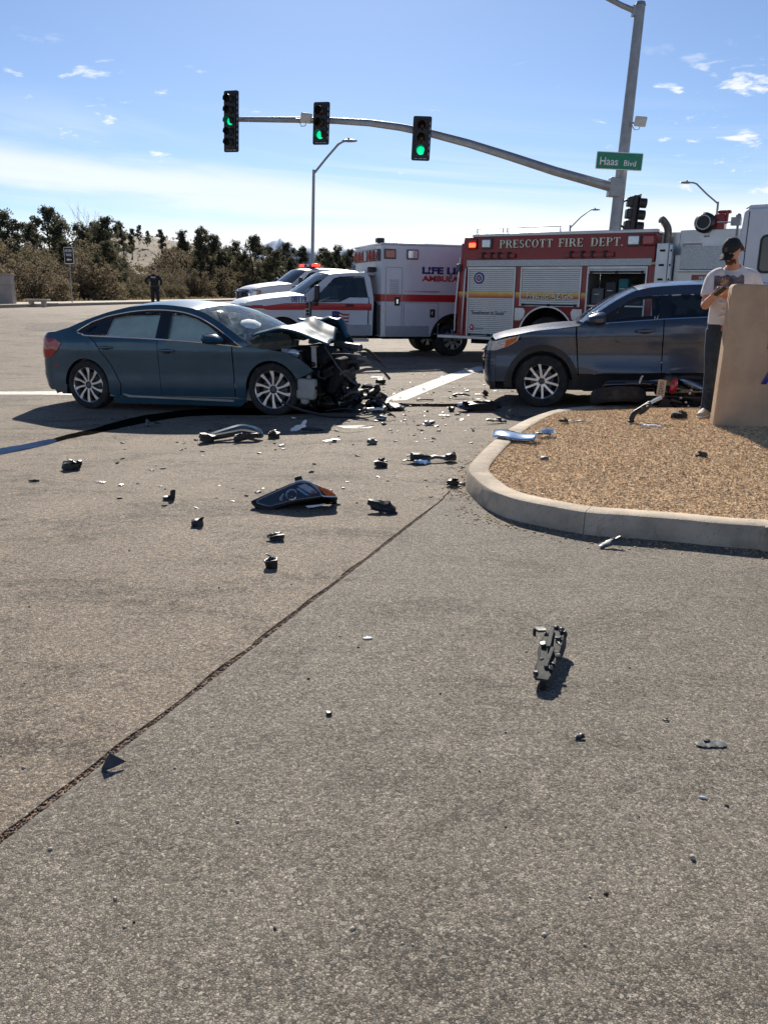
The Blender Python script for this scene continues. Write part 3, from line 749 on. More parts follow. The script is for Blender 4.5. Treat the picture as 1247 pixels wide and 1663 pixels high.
# bare tree
x, y, z = skyline(130, 340, 90); mb = MB()
qq = random.Random(3)
def branch(p, d, l_, r_, lv):
    e = p + d * l_; mid = p + d * l_ * .5 + Vector((qq.uniform(-.1, .1), qq.uniform(-.1, .1), 0)) * l_; mb.tube([p, mid, e], [r_, r_ * .8, r_ * .6], 5)
    if lv:
        for k in range(3): branch(mid if k == 0 else e, (d + Vector((qq.uniform(-.7, .7), qq.uniform(-.7, .7), qq.uniform(0, .4)))).normalized(), l_ * qq.uniform(.5, .75), r_ * .55, lv - 1)
branch(Vector((0, 0, -.2)), Vector((.03, 0, 1)), max(2.5, (z - gz(x, y) - hill_z(x, y)) * .52), .08, 4)
o = thing('bare_tree', 'leafless grey tree with thin branches among the junipers', 'tree', (x, y, gz(x, y) + hill_z(x, y))); mb.build('branches', pm('grey_twig', (.16, .13, .11), .9), o)
# dry grass tufts on the hill and verge
gm = MB()
for i in range(9000):
    if i < 4500: y = q.uniform(32, 110); x = kx(y) - q.uniform(2.9, 6.5)
    elif i > 6200: continue
    else: y = q.uniform(80, 190); x = q.uniform(-1.0, -.15) * y * .55
    z = gz(x, y) + hill_z(x, y) - .02 + (.14 if i < 4500 else 0); s_ = q.uniform(.06, .16) * (1 if i < 4500 else 2.2); a = q.uniform(0, 3.14)
    gm.add([(x - s_ * math.cos(a), y - s_ * math.sin(a), z), (x + s_ * math.cos(a), y + s_ * math.sin(a), z), (x + q.uniform(-s_, s_), y, z + s_ * q.uniform(.8, 1.8))], [(0, 1, 2)])
tag(gm.build('dry_grass', L_grass, ang=180), kind='stuff')

# ================================================================== STREET FURNITURE
def depth_pt(px, py, yd):
    x, y, z = skyline(px, py, yd); return Vector((x, y, z))
lean = .030
# mast-arm pole
P0 = depth_pt(990, 440, 25.5); P1 = depth_pt(1040, 6, 25.5); base = Vector((P0.x - .06, 25.5, gz(P0.x, 25.5)))
tp = thing('traffic_signal_pole', 'tall grey steel traffic signal pole with a long curved mast arm', 'traffic pole', base)
loc = lambda v: Vector(v) - base
mb = MB(); mb.tube([(0, 0, 0), loc(P1) * .5, loc(P1)], [.19, .165, .135], 20); mb.build('pole', M_steel, tp)
mb = MB(); mb.tube([loc(P1) - Vector((0, 0, .03)), loc(P1) + Vector((.005, 0, .06))], [.15, .12], 16); mb.build('cap', M_steel, tp)
mb = MB(); mb.cyl((0, 0, -.05), (0, 0, .06), .34, n=20); mb.cyl((0, 0, .06), (0, 0, .3), .26, .2, 20); mb.build('base_plate', M_steel, tp)
AP = [(996, 304), (960, 294), (900, 277), (830, 254), (760, 232), (700, 216), (650, 206), (600, 199), (545, 195.5), (480, 194), (425, 193.5), (376, 193)]
arm = [loc(depth_pt(a, b_, 25.45)) for a, b_ in AP]
mb = MB(); mb.tube(arm, [.14 - .0066 * i for i in range(len(arm))], 16); mb.build('mast_arm', M_steel, tp)
mb = MB(); A0 = loc(depth_pt(996, 304, 25.5)); mb.box(A0 + Vector((.02, -.02, 0)), (.34, .34, .52), (0, 4, 0)); mb.build('arm_clamp', M_steel, tp, bev=.02)
LA = [loc(depth_pt(1031, 17, 25.5)), loc(depth_pt(1010, 8, 25.5)), loc(depth_pt(975, -10, 25.5)), loc(depth_pt(900, -52, 25.5))]
mb = MB(); mb.tube(LA, [.075, .07, .065, .055], 12); mb.box(LA[0], (.16, .16, .26)); mb.build('lamp_arm', M_steel, tp)
mb = MB(); mb.ell(LA[-1] + Vector((-.35, 0, .0)), (.4, .17, .09)); mb.build('luminaire', M_steel, tp)

def signal_head(px, py, hpx, n_sec, green, yaw, label, yd=25.1):
    p = depth_pt(px, py, yd); top = depth_pt(px, py - hpx / 2, yd); H_ = (top.z - p.z) * 2
    w = .62 * (H_ / (1.38 if n_sec == 3 else 2.02)); sec = (H_ - .2) / n_sec
    t_ = thing('traffic_signal', label, 'traffic light', p, (0, R(2.2), R(yaw)), 'traffic lights on the mast arm')
    mb = MB(); mb.box((0, .04, 0), (w * .62, .2, H_ - .16)); mb.build('housing', M_black, t_, bev=.02)
    mb = MB(); pl = []
    for cx, cz, a0 in ((w / 2 - .05, H_ / 2 - .05, 0), (-w / 2 + .05, H_ / 2 - .05, 90), (-w / 2 + .05, -H_ / 2 + .05, 180), (w / 2 - .05, -H_ / 2 + .05, 270)): pl += arc(cx, cz, .05, a0, a0 + 90, 4)
    mb.prism(pl, -.02, 0.0); mb.build('backplate', M_blk_paint, t_)
    mb = MB()
    for i in range(n_sec):
        z = H_ / 2 - .1 - sec * (i + .5)
        for k in (-1, 1): mb.box((w * .42, -.024, z + k * sec * .23), (.016, .006, sec * .26))
    for k in (-.15, 0, .15): mb.box((w * k * 1.6, -.024, -H_ / 2 + .055), (.09, .006, .014))
    mb.build('louvre_slots', pm('slot_sky', (.42, .48, .56), .5), t_)
    for i in range(n_sec):
        z = H_ / 2 - .1 - sec * (i + .5); r_ = min(.13, sec * .37)
        mb = MB(); V = []; Fc = []; nn = 22
        for k in range(nn + 1):
            a = R(-40 + 260 * k / nn); d_ = .20 if 20 < k * 260 / nn < 240 else .14
            for rr in (r_, r_ + .012):
                V += [(rr * math.cos(a), -.07, z + rr * math.sin(a)), (rr * math.cos(a), -.07 - d_, z + rr * math.sin(a))]
        for k in range(nn):
            o = k * 4; n2 = o + 4; Fc += [(o, o + 1, n2 + 1, n2), (o + 2, n2 + 2, n2 + 3, o + 3), (o + 1, o + 3, n2 + 3, n2 + 1)]
        mb.add(V, Fc); vis = mb.build('visor', M_blk_paint, t_)
        mb = MB(); mb.lathe([(.0, -.10), (r_ * .6, -.093), (r_ * .96, -.065), (r_ * .96, -.05)], Matrix.Translation((0, 0, z)), 20)
        lit = i == green; ln = mb.build('lens', M_green if lit else pm(('dark_red_lens', 'dark_amber_lens', 'dark_green_lens')[min(2, i)], ((.03, .004, .004), (.035, .018, .004), (.004, .02, .014))[min(2, i)], .15), t_)
        if lit: ln['label'] = 'lit green lens'
    mb = MB(); mb.box((0, .2, 0), (.12, .16, .5)); mb.build('bracket', M_steel, t_)
    return t_
signal_head(376, 197, 101, 5, 2, -24, 'five section traffic light at the far left tip of the mast arm')
signal_head(522, 200, 70, 3, 2, -20, 'three section traffic light in the middle of the mast arm beside the white box')
signal_head(684.5, 224.5, 73, 3, 2, -6, 'three section green traffic light nearest the pole on the curved arm')
# side-facing signal on the pole
p = depth_pt(1021, 347, 25.6)
t_ = thing('pole_signal', 'black side facing traffic light strapped low on the signal pole', 'traffic light', p, (0, R(3.5), 0))
mb = MB(); mb.box((.12, 0, 0), (.16, .3, 1.04)); mb.build('housing', M_black, t_, bev=.02)
mb = MB(); mb.box((.215, 0, 0), (.02, .5, 1.12)); mb.build('backplate', M_blk_paint, t_, bev=.02)
for k in range(3):
    mb = MB(); mb.lathe([(.12, 0), (.14, 0), (.14, .26), (.12, .26)], Matrix.Translation((.2, 0, .33 - .33 * k)) @ Matrix.Rotation(R(-90), 4, 'Z'), 16, True); mb.build('visor', M_blk_paint, t_)
    mb = MB(); mb.box((-.03, -.05, .33 - .33 * k), (.16, .26, .27)); mb.build('terminal_cover', M_black, t_, bev=.03)
mb = MB(); mb.tube([(-.26, 0, .3), (-.05, -.05, .42), (.1, 0, .46)], .03, 8); mb.tube([(-.26, 0, -.3), (-.05, -.05, -.42), (.1, 0, -.46)], .03, 8); mb.build('bracket', M_black, t_)
# street sign
p = depth_pt(1005.5, 261, 25.2)
t_ = thing('street_sign', 'green street name sign reading Haas Blvd on the signal pole', 'street sign', p, (0, R(2.0), 0))
mb = MB(); pl = []
for cx, cz, a0 in ((.63, .20, 0), (-.63, .20, 90), (-.63, -.20, 180), (.63, -.20, 270)): pl += arc(cx, cz, .035, a0, a0 + 90, 4)
mb.prism(pl, -.012, .012); mb.build('border', M_wsign, t_)
mb = MB(); mb.prism(inset(pl, .02), -.016, -.010); mb.build('panel', M_grn_sign, t_)
text('lettering', 'Haas', .52, .215, M_wsign, t_, (-.555, -.017, -.125), bold=.012)
text('lettering', 'Blvd', .345, .155, M_wsign, t_, (.135, -.017, -.125), bold=.010)
mb = MB(); mb.box((.0, .1, .1), (.4, .18, .05)); mb.box((.0, .1, -.1), (.4, .18, .05)); mb.build('bracket', M_steel, t_)
mb = MB()
for a in (-.5, .5):
    for b_ in (-.17, .17): mb.cyl((a, -.024, b_), (a, -.012, b_), .013, n=8)
mb.build('bolts', M_steel, t_)
# sensor boxes
for (px, py), rz, lab in (((497, 191), -14, 'small off white detector box on the mast arm beside the middle signal'), ((1040, 196.5), -22, 'small white antenna panel on the pole above the street sign')):
    p = depth_pt(px, py, 25.2); t_ = thing('detector_box', lab, 'detector', p, (R(-6), R(8), R(rz)))
    mb = MB(); mb.box((0, 0, 0), (.33, .08, .27)); mb.build('case', pm('ivory', (.62, .57, .47), .6), t_, bev=.03)
    mb = MB(); mb.box((-.05, .12, -.05), (.06, .2, .06)); mb.tube([(-.22, .1, -.1), (-.12, .05, -.22), (0, .03, -.2), (.02, .02, -.1)], .012, 6); mb.cyl((-.32, .06, -.04), (0, .06, -.04), .025, n=8); mb.build('bracket', M_steel, t_)
# street lamps
def lamp(base_px, top, armpts, yd, label, r_):
    b_ = depth_pt(*base_px, yd); b_.z = gz(b_.x, yd); t_ = thing('street_lamp', label, 'street lamp', b_, group='street lamps'); T = depth_pt(*top, yd)
    mb = MB(); mb.tube([(0, 0, 0), T - b_], [r_, r_ * .7], 10); mb.build('pole', M_steel, t_)
    A = [depth_pt(*p_, yd) - b_ for p_ in armpts]
    mb = MB(); mb.tube(A, [r_ * .55] * (len(A) - 1) + [r_ * .4], 8); mb.build('arm', M_steel, t_)
    e = A[-1]; d_ = (A[-1] - A[-2]).normalized(); mb = MB(); mb.ell(e + d_ * .25, (.42, .16, .075)); mb.ell(e + d_ * .2 + Vector((0, 0, .1)), (.06, .06, .07)); mb.build('luminaire', M_steel, t_)
lamp((505.5, 450), (509.5, 275), [(510, 281), (530, 256), (549, 234), (556, 229.5), (560, 229)], 46, 'tall street lamp rising behind the white pickup with its arm to the right', .105)
lamp((1158, 430), (1166, 327), [(1165.5, 330), (1148, 315), (1131, 298), (1125, 296), (1120, 296)], 58, 'street lamp behind the fire engine with its arm to the left', .10)
lamp((925, 420), (926, 365), [(926.5, 369), (942, 353), (956, 342), (960, 340), (962, 340)], 74, 'distant thin street lamp above the fire engine roof', .10)
# small sign on post
yd = 43; b_ = depth_pt(117, 487, yd); b_.z = gz(b_.x, yd) + .13; T = depth_pt(111.5, 402, yd)
t_ = thing('archery_sign', 'small black sign reading archery range with an arrow on a thin post', 'sign', b_)
mb = MB(); mb.tube([(0, 0, -.1), T - b_], .03, 8); mb.build('post', M_steel, t_)
c_ = depth_pt(112, 414.5, yd - .06) - b_
mb = MB(); mb.box((0, 0, 0), (.48, .02, .80)); pl_ = mb.build('plate', M_wsign, t_, bev=.01); pl_.location = c_
mb = MB(); mb.box((0, -.013, 0), (.43, .01, .75)); o = mb.build('face', M_blk_paint, pl_)
text('lettering', 'ARCHERY', .36, .13, M_wsign, pl_, (-.18, -.019, .17), bold=.015); text('lettering', 'RANGE', .27, .13, M_wsign, pl_, (-.135, -.019, -.03), bold=.015)
mb = MB(); mb.prism([(-.13, -.2), (-.03, -.13), (-.03, -.175), (.12, -.175), (.12, -.225), (-.03, -.225), (-.03, -.27)], -.024, -.018); mb.build('arrow', M_wsign, pl_)
# block wall at the far left
a = depth_pt(21, 489, 37); a.z = gz(a.x, 37) + .10
t_ = thing('block_wall', 'low pale pinkish concrete wall at the left edge by the sidewalk', 'wall', a)
for j in range(3):
    mb = MB(); mb.b2((-2.6, 0, -.1 if j == 0 else .42 * j), (0.0, .35, .42 * (j + 1) - .008)); mb.build('block_course', M_pinkwall, t_, bev=.01)
mb = MB(); mb.b2((-2.6, -.03, 1.252), (.03, .38, 1.32)); mb.build('cap', M_pinkwall, t_, bev=.01)
o = thing('stone_bench', 'low grey stone slab on the ground right of the pale wall', 'bench', a + Vector((.65, .9, -.05))); o.scale = (.8, .8, .75)
mb = MB(); mb.b2((-.6, -.2, .28), (.7, .3, .4)); mb.build('slab', M_walk, o, bev=.02); mb = MB(); mb.b2((-.4, -.1, -.1), (-.2, .2, .278)); mb.b2((.3, -.1, -.1), (.5, .2, .278)); mb.build('footing', M_walk, o)

# monument sign wall at the right
WP = at(1157, 692, mulch_z); WT = None
n_rot = R(-9)
t_ = thing('monument_sign', 'tan stucco sign wall with blue letters at the right edge', 'sign wall', (WP.x, WP.y, WP.z - .05), (0, R(1.4), n_rot))
hh = 0
for k in range(400):
    p = depth_pt(1180, 460, WP.y); hh = p.z - WP.z; break
mb = MB(); pl = [(0, 0), (4.2, 0)] + arc(4.15, hh + .05 - .04, .05, 0, 90, 5) + arc(.045, hh + .05 - .045, .045, 90, 180, 6)
mb.prism(pl, 0, .16); mb.build('slab', M_stucco, t_, bev=.012)
text('letter', 'E', .17, .22, M_blue_let, t_, (.385, -.0005, .80), ext=.012, bold=.02)
text('letter', 'A', .22, .22, M_blue_let, t_, (.375, -.0005, .475), ext=.012, bold=.02)

# ================================================================== VEHICLES
def loft(mb, st, w, yc=0.0, ny=10, inset_=0.0, nx_per=1):
    """st: (x, z_edge, crown, x_bulge); surface from near edge to far edge"""
    st = catmull([tuple(s_) for s_ in st], nx_per) if nx_per > 1 else st
    def fn(u, v):
        x, z, c, b_ = st[round(u * (len(st) - 1))]; tt = v * 2 - 1; k = 1 - tt * tt
        return (x + b_ * k, yc + tt * (w(x, z) - inset_), z + c * k)
    mb.grid(fn, len(st) - 1, ny); return mb
def fascia(mb, prof, xc, w, yc=0.0, n=28, pw=2.7, off=0.0, t0=-1.0, t1=1.0):
    """end cap: prof = (z, x_end); bends round from the side panels at x = xc"""
    def fn(u, v):
        z, xe = prof[round(u * (len(prof) - 1))]; th = (t0 + (t1 - t0) * v) * math.pi / 2; e = 2.0 / pw
        sy = math.copysign(abs(math.sin(th)) ** e, th); cx = max(0.0, math.cos(th)) ** e
        return (xc + (xe - xc + (off if xe > xc else -off)) * cx, yc + (w(xc, z) + off) * sy, z)
    mb.grid(fn, len(prof) - 1, n); return mb
def wheel(parent, c, R_, wd, rr, spokes, out=-1, steer=0.0, rimmat=None, spin=0.0):
    wp = bpy.data.objects.new('wheel', None); COL.objects.link(wp); wp.parent = parent; wp.location = c; wp.rotation_euler = (0, R(spin), R(steer))
    h = wd / 2
    mb = MB(); mb.lathe([(rr, -h * .82), (rr + .012, -h * .95), (R_ * .86, -h), (R_ * .955, -h * .93), (R_, -h * .72), (R_ + .001, 0), (R_, h * .72), (R_ * .955, h * .93), (rr, h * .82)], n=40)
    for k in range(3):   # tread grooves read as thin ribs
        mb.lathe([(R_ + .001, -h * .5 + k * h * .5 - .012), (R_ + .006, -h * .5 + k * h * .5), (R_ + .001, -h * .5 + k * h * .5 + .012)], n=40)
    mb.build('tyre', M_rub, wp)
    s_ = out
    mb = MB(); mb.lathe([(rr * .99, s_ * h * .90), (rr * 1.01, s_ * h * .86), (rr * .96, s_ * h * .78), (rr * .90, s_ * h * .2), (rr * .9, -s_ * h * .7), (rr, -s_ * h * .82)], n=40); mb.build('rim', rimmat or M_alloy, wp)
    mb = MB(); mb.lathe([(0, s_ * h * .12), (rr * .66, s_ * h * .10), (rr * .68, s_ * h * .0)], n=28); mb.build('brake_disc', M_grey, wp)
    mb = MB(); mb.lathe([(0, 0), (rr * .9, 0)], n=20); mb.build('backing', M_dark, wp)
    mb = MB(); spokes(mb, rr, s_ * h); mb.build('spokes', rimmat or M_alloy, wp, bev=.004)
    mb = MB(); mb.lathe([(0, s_ * h * .84), (rr * .13, s_ * h * .83), (rr * .16, s_ * h * .7)], n=18); mb.build('hub_cap', M_grey, wp)
    return wp
def spk(n, poly, y0=.78, y1=.45, y0r=.86):
    def f(mb, rr, h):
        for k in range(n):
            a = 2 * math.pi * k / n
            ca, sa = math.cos(a), math.sin(a); L = len(poly); vs = []
            for lay in (0, 1):
                for (r_, q_) in poly:
                    yy = h * ((y0 + (y0r - y0) * r_) if lay == 0 else y1)
                    vs.append(((r_ * ca - q_ * sa) * rr, yy, (r_ * sa + q_ * ca) * rr))
            mb.add(vs, [tuple(range(L)), tuple(range(2 * L - 1, L - 1, -1))] + [(i, (i + 1) % L, (i + 1) % L + L, i + L) for i in range(L)])
        mb.lathe([(rr * .20, h * y0), (rr * .28, h * (y0 - .04)), (rr * .28, h * y1)], n=20)
    return f
SP_TURB = spk(10, [(.18, -.05), (.60, -.03), (.975, .02), (.975, .25), (.62, .10), (.20, .07)])
SP_SUV = spk(5, [(.16, -.12), (.6, -.27), (.97, -.45), (.97, -.26), (.36, -.02), (.36, .02), (.97, .26), (.97, .45), (.6, .27), (.16, .12)])
SP_STEEL = spk(8, [(.2, -.10), (.97, -.20), (.97, .20), (.2, .10)])
def arch_pts(cx, cz, r_, z0, n=16):
    a = math.degrees(math.asin((z0 - cz) / r_)); return arc(cx, cz, r_, 180 - a, a, n)   # left foot over the top to right foot

def both(name, mat, parent, poly, w, yc=0.0, far=True, label=None, **kw):
    """near-side panel and its mirror on the far side"""
    o = MB().panel(poly, w, -1, **kw).build(name, mat, parent, ang=40); o.location.y = yc
    if label: o['label'] = label
    if far: f = MB().panel(poly, w, 1, **kw).build(name, mat, parent, ang=40); f.location.y = yc
    return o

# ------------------------------------------------------------------ wrecked sedan
pr = at(149, 663); pf = at(441, 674); D = pf - pr
ydir = Vector((0, 0, 1)).cross(D).normalized()
sed = thing('wrecked_sedan', 'dark teal sedan with its front end torn off and airbags deployed', 'car')
set_frame(sed, frame_mat(pr + ydir * .88 + Vector((0, 0, -.005)), D)); sed.scale = (1.01, 1.01, 1.01)
M_int_pale = pm('pale_cabin', (.38, .36, .33), .9)
def wS(x, z):
    b_ = .925 - .55 * max(0, z - .93) - .10 * max(0, .40 - z) + .012 * math.exp(-((z - .80) / .05) ** 2) - .010 * math.exp(-((z - .5) / .12) ** 2)
    if x < .1: b_ -= .16 * ((.1 - x) / 1.1) ** 2
    if x > 2.7: b_ -= .10 * ((x - 2.7) / .9) ** 2
    return b_
XC = -.62
DLO = [(-.13, 1.06), (.06, 1.165), (.20, 1.215), (.36, 1.258), (.55, 1.29), (.71, 1.312), (.95, 1.328), (1.21, 1.325), (1.49, 1.297), (1.75, 1.232), (2.01, 1.12), (2.24, .99), (2.46, .862)]
RAIL = [(2.56, .89), (2.30, 1.045), (2.08, 1.165), (1.83, 1.285), (1.55, 1.355), (1.2, 1.392), (.9, 1.392), (.6, 1.365), (.3, 1.305), (.0, 1.215), (-.3, 1.105), (XC, 1.03)]
both('quarter_panel', M_teal, sed, [(XC, .24), (-.40, .20)] + arch_pts(0, .335, .36, .24)[1:] + [(.40, .20), (.53, .20), (.55, .36), (.42, .62), (.20, .90), (.08, .998), (-.02, 1.016), (-.14, 1.06), (-.30, 1.104), (XC, 1.03)], wS, gap=.002)
both('roof_rail', M_teal, sed, DLO + RAIL[:-1], wS, gap=.0005)
both('rear_door', M_teal, sed, [(.09, .998), (.21, .90), (.43, .62), (.56, .36), (.54, .21), (1.19, .21), (1.19, .955)], wS)
both('front_door', M_teal, sed, [(1.19, .955), (1.19, .21), (2.30, .22), (2.30, .885), (1.9, .912)], wS)
fen = [(2.31, .882), (2.31, .22), (2.44, .20)] + arch_pts(2.83, .335, .36, .24)[1:-3] + [(3.14, .46), (3.30, .52), (3.41, .575), (3.25, .70), (3.10, .79), (3.0, .81), (2.8, .842), (2.57, .868)]
fnd = MB().panel(fen, lambda x, z: wS(x, z) + (.02 * math.sin(x * 21) * ss(2.95, 3.3, x)), -1).build('front_fender', M_teal, sed, ang=40); fnd['label'] = 'front fender cut off short and bent ahead of the wheel'
both('sill', M_teal, sed, [(.42, .20), (.40, .14), (.5, .09), (2.36, .10), (2.43, .15), (2.43, .205)], lambda x, z: wS(x, z) - .01)
both('sill_trim', M_alum, sed, [(.56, .235), (.66, .185), (2.28, .165), (2.28, .19), (.72, .212)], lambda x, z: wS(x, z), off=.012, gap=0, step=.3)
loft(MB(), [(XC, 1.03, .0, -.02), (-.48, 1.065, .03, .0), (-.3, 1.105, .025, .0)], wS, nx_per=4).build('trunk_lid', M_teal, sed)
loft(MB(), [(-.3, 1.106, .025, .05), (.0, 1.216, .03, .02), (.3, 1.306, .045, .0)], wS, nx_per=5).build('rear_window', G_dark, sed)
loft(MB(), [(.3, 1.306, .045, .0), (.6, 1.366, .055, 0), (.9, 1.393, .06, 0), (1.2, 1.393, .06, 0), (1.55, 1.356, .06, .03), (1.70, 1.325, .055, .06)], wS, nx_per=4).build('roof', M_teal, sed)
loft(MB(), [(1.70, 1.325, .055, .06), (1.83, 1.286, .055, .09), (2.08, 1.166, .05, .16), (2.30, 1.046, .04, .20), (2.56, .895, .03, .22)], wS, ny=16, nx_per=5).build('windshield', G_crack, sed)['label'] = 'shattered windshield with white cracks'
both('side_shell', M_teal, sed, [(XC, .30), (XC, 1.02), (-.3, 1.085), (-.16, 1.045), (-.02, 1.008), (.1, .988), (1.19, .945), (2.3, .872), (2.3, .26), (.48, .26)] + arch_pts(0, .335, .39, .30)[::-1], wS, off=-.022, gap=0, lip=False)
# rear fascia, bumper, lamps
mb = MB(); fascia(mb, [(.25, -.84), (.30, -.92), (.46, -.975), (.55, -.96), (.62, -.95)], XC, wS); mb.build('rear_bumper', M_teal, sed)
mb = MB(); fascia(mb, [(.62, -.95), (.70, -.93), (.86, -.90), (.98, -.90), (1.03, -.86), (1.04, -.80)], XC, wS); mb.build('trunk_face', M_teal, sed)
mb = MB(); fascia(mb, [(.19, -.72), (.27, -.80)], XC, lambda x, z: wS(x, z) - .05); mb.build('diffuser', M_black, sed)
for sgn in (-1, 1):
    tp_ = [(XC, .70), (XC, .965), (-.50, .955), (-.385, .90), (-.44, .82), (-.52, .76)]
    mb = MB(); mb.panel(tp_, wS, sgn, off=.008, gap=0, depth=.02)
    ta, tb = (-1, -.62) if sgn < 0 else (.62, 1)
    fascia(mb, [(.70, -.935), (.78, -.92), (.87, -.905), (.965, -.90)], XC, wS, off=.008, n=8, t0=ta, t1=tb); mb.build('tail_light', M_redl, sed)
    mb = MB(); mb.panel([(-.56, .575), (-.56, .60), (-.47, .605), (-.47, .585)], wS, sgn, off=.006, gap=0); mb.build('reflector', M_redl, sed)
# greenhouse: black posts, glass, chrome
both('pillar_trim', M_gloss, sed, [(-.10, 1.055), (.06, 1.155), (.20, 1.205), (.36, 1.248), (.40, 1.255), (.33, 1.010), (.05, 1.014), (-.01, 1.022)], wS, off=-.012, gap=0)
both('pillar_trim', M_gloss, sed, [(1.145, 1.32), (1.30, 1.312), (1.315, .952), (1.145, .962)], wS, off=-.010, gap=0)
both('window_frame', M_black, sed, [(.37, 1.245), (.71, 1.305), (.95, 1.32), (1.21, 1.318), (1.49, 1.29), (1.75, 1.225), (2.01, 1.113), (2.24, .985), (2.44, .868), (2.10, .885), (2.12, .905), (2.08, 1.03), (1.90, 1.13), (1.70, 1.215), (1.47, 1.272), (1.21, 1.295), (.95, 1.297), (.71, 1.282), (.40, 1.225)], wS, off=-.008, gap=0)
both('rear_door_window', G_side, sed, [(.35, 1.012), (.41, 1.235), (.71, 1.288), (.95, 1.302), (1.15, 1.302), (1.15, .966)], wS, off=-.018, gap=0, lip=False)
both('front_door_window', G_side, sed, [(1.30, .955), (1.30, 1.29), (1.47, 1.272), (1.70, 1.215), (1.90, 1.13), (2.08, 1.03), (2.12, .90)], wS, off=-.018, gap=0, lip=False)
both('quarter_window', G_side, sed, [(-.02, 1.062), (.09, 1.125), (.165, 1.145), (.155, 1.105), (.07, 1.045)], wS, off=-.006, gap=0, lip=False)
for sgn in (-1, 1):
    def q3(p): return (p[0], sgn * (wS(*p) + .003), p[1])
    ring = [(-.01, 1.018), (.09, .999), (1.19, .957), (1.9, .914), (2.44, .866)]
    mb = MB(); mb.tube([q3(p) for p in catmull(DLO, 4)], .0085, 6); mb.tube([q3(p) for p in catmull([(-.13, 1.06), (-.10, 1.035)] + ring, 4)], .0085, 6); mb.build('chrome_trim', M_chrome, sed)
    for hx, hz in ((.37, .845), (1.34, .812)):
        y = sgn * wS(hx, hz)
        mb = MB(); mb.tube([(hx - .11, y + sgn * .004, hz + .005), (hx - .08, y + sgn * .035, hz + .004), (hx + .08, y + sgn * .035, hz), (hx + .11, y + sgn * .004, hz - .002)], [(.016, .010)] * 4, 8); h_ = mb.build('door_handle', M_teal, sed)
        mb = MB(); mb.ell((hx, y + sgn * .0, hz - .008), (.075, .008, .032)); mb.build('handle_cup', M_black, h_)
    mb = MB(); mb.tube([(2.20, sgn * .88, .93), (2.08, sgn * .98, .95)], .022, 8); mo = mb.build('mirror_arm', M_black, sed)
    mb = MB(); mb.tube([(1.97, sgn * 1.0, .965), (2.0, sgn * 1.005, .968), (2.12, sgn * .99, .962), (2.19, sgn * .985, .95), (2.22, sgn * .975, .945)], [(.055, .09), (.07, .115), (.065, .11), (.045, .08), (.012, .03)], 12, up=(0, 0, 1)); mm = mb.build('mirror', M_teal, sed)
    mb = MB(); mb.box((1.966, sgn * 1.0, .965), (.008, .17, .10)); mb.build('mirror_glass', M_chrome, mm)
# airbags inside, cabin
for sgn in (-1,):
    def bag(u, v, s=sgn):
        x = -.02 + 2.08 * u; top = min(1.29, 1.30 - .42 * max(0, x - 1.45) ** 1.3, 1.08 + .55 * (x + .05)) - .03; z = .92 + (top - .92) * v
        return (x, s * (wS(x, z) - .075 - .03 * math.sin(u * 23 + 1) * math.sin(v * 3.1) - .02 * noise.noise((x * 5, z * 6, s))), z - .03 * (1 - v))
    mb = MB(); mb.grid(bag, 60, 14); mb.build('side_airbag', M_bag, sed, solid=.02)
mb = MB(); mb.b2((.2, -.84, .18), (2.6, .84, .30)); mb.b2((-.6, -.8, .3), (.1, .8, .9)); mb.b2((2.35, -.82, .30), (2.6, .82, .80)); mb.tube([(2.25, -.7, .86), (2.25, .7, .86)], .11, 10); mb.build('cabin_tub', M_int_pale, sed)
for sx in (.55, 1.35):
    for sy in (-.42, .42):
        mb = MB(); mb.box((sx, sy, .42), (.5, .5, .22)); mb.box((sx - .22, sy, .78), (.14, .46, .66), (0, -14, 0)); mb.box((sx - .32, sy, 1.15), (.10, .26, .16), (0, -10, 0)); mb.build('seat', M_int_pale, sed, bev=.05)
mb = MB(); mb.ell((2.18, .38, .98), (.16, .26, .22)); mb.ell((2.26, -.38, 1.0), (.20, .30, .20)); mb.build('front_airbag', M_bag, sed)
mb = MB(); mb.b2((-.62, -.70, .18), (2.5, .80, .24)); mb.b2((-.3, -.70, .24), (.3, .70, .62)); mb.tube([(-.5, .1, .2), (1.0, .1, .17), (2.4, .1, .18)], .04, 8); mb.build('underbody', M_dark, sed)
for cx in (0, 2.83):
    mb = MB(); mb.grid(lambda u, v, c=cx: (c + .355 * math.cos(math.pi * u), -.92 + .5 * v, .335 + .355 * math.sin(math.pi * u)), 16, 2); mb.build('wheel_liner', M_black, sed)
for x, st in ((0, 0), (2.83, 7)):
    for sgn in (-1, 1): wheel(sed, (x, sgn * .80, .333), .333, .22, .242, SP_TURB, sgn, st * 1.0, spin=rnd.uniform(0, 36))
# crumpled hood: creased sheet, pushed up and back
def hoodf(u, v):
    x = 2.52 + (1.08 - .36 * v) * u; y = -.80 + 1.50 * v
    z = 1.03 + .10 * math.sin(min(1, u * 1.3) * 2.2) - .33 * max(0, u - .35) ** 1.25
    z += .08 * math.exp(-((v - .60) / .13) ** 2) * ss(.25, .6, u) - .04 * math.exp(-((v - .38) / .07) ** 2) * ss(.3, .7, u)
    z += .012 * abs(noise.noise((u * 3.2, v * 4.6, 2))) + .10 * v * ss(.2, .8, u) - .03 * math.exp(-(v / .05) ** 2)
    z += .03 * (abs(((u * 2.2 + v * 3.1) % 1) - .5) - .25) * ss(.25, .55, v)
    return (x - .10 * v * u + .05 * noise.noise((v * 5, u * 2, 9)) * u, y, z)
mb = MB(); mb.grid(hoodf, 26, 34); mb.build('crumpled_hood', M_crease, sed, ang=22, solid=.02)['label'] = 'hood buckled upwards with creases'
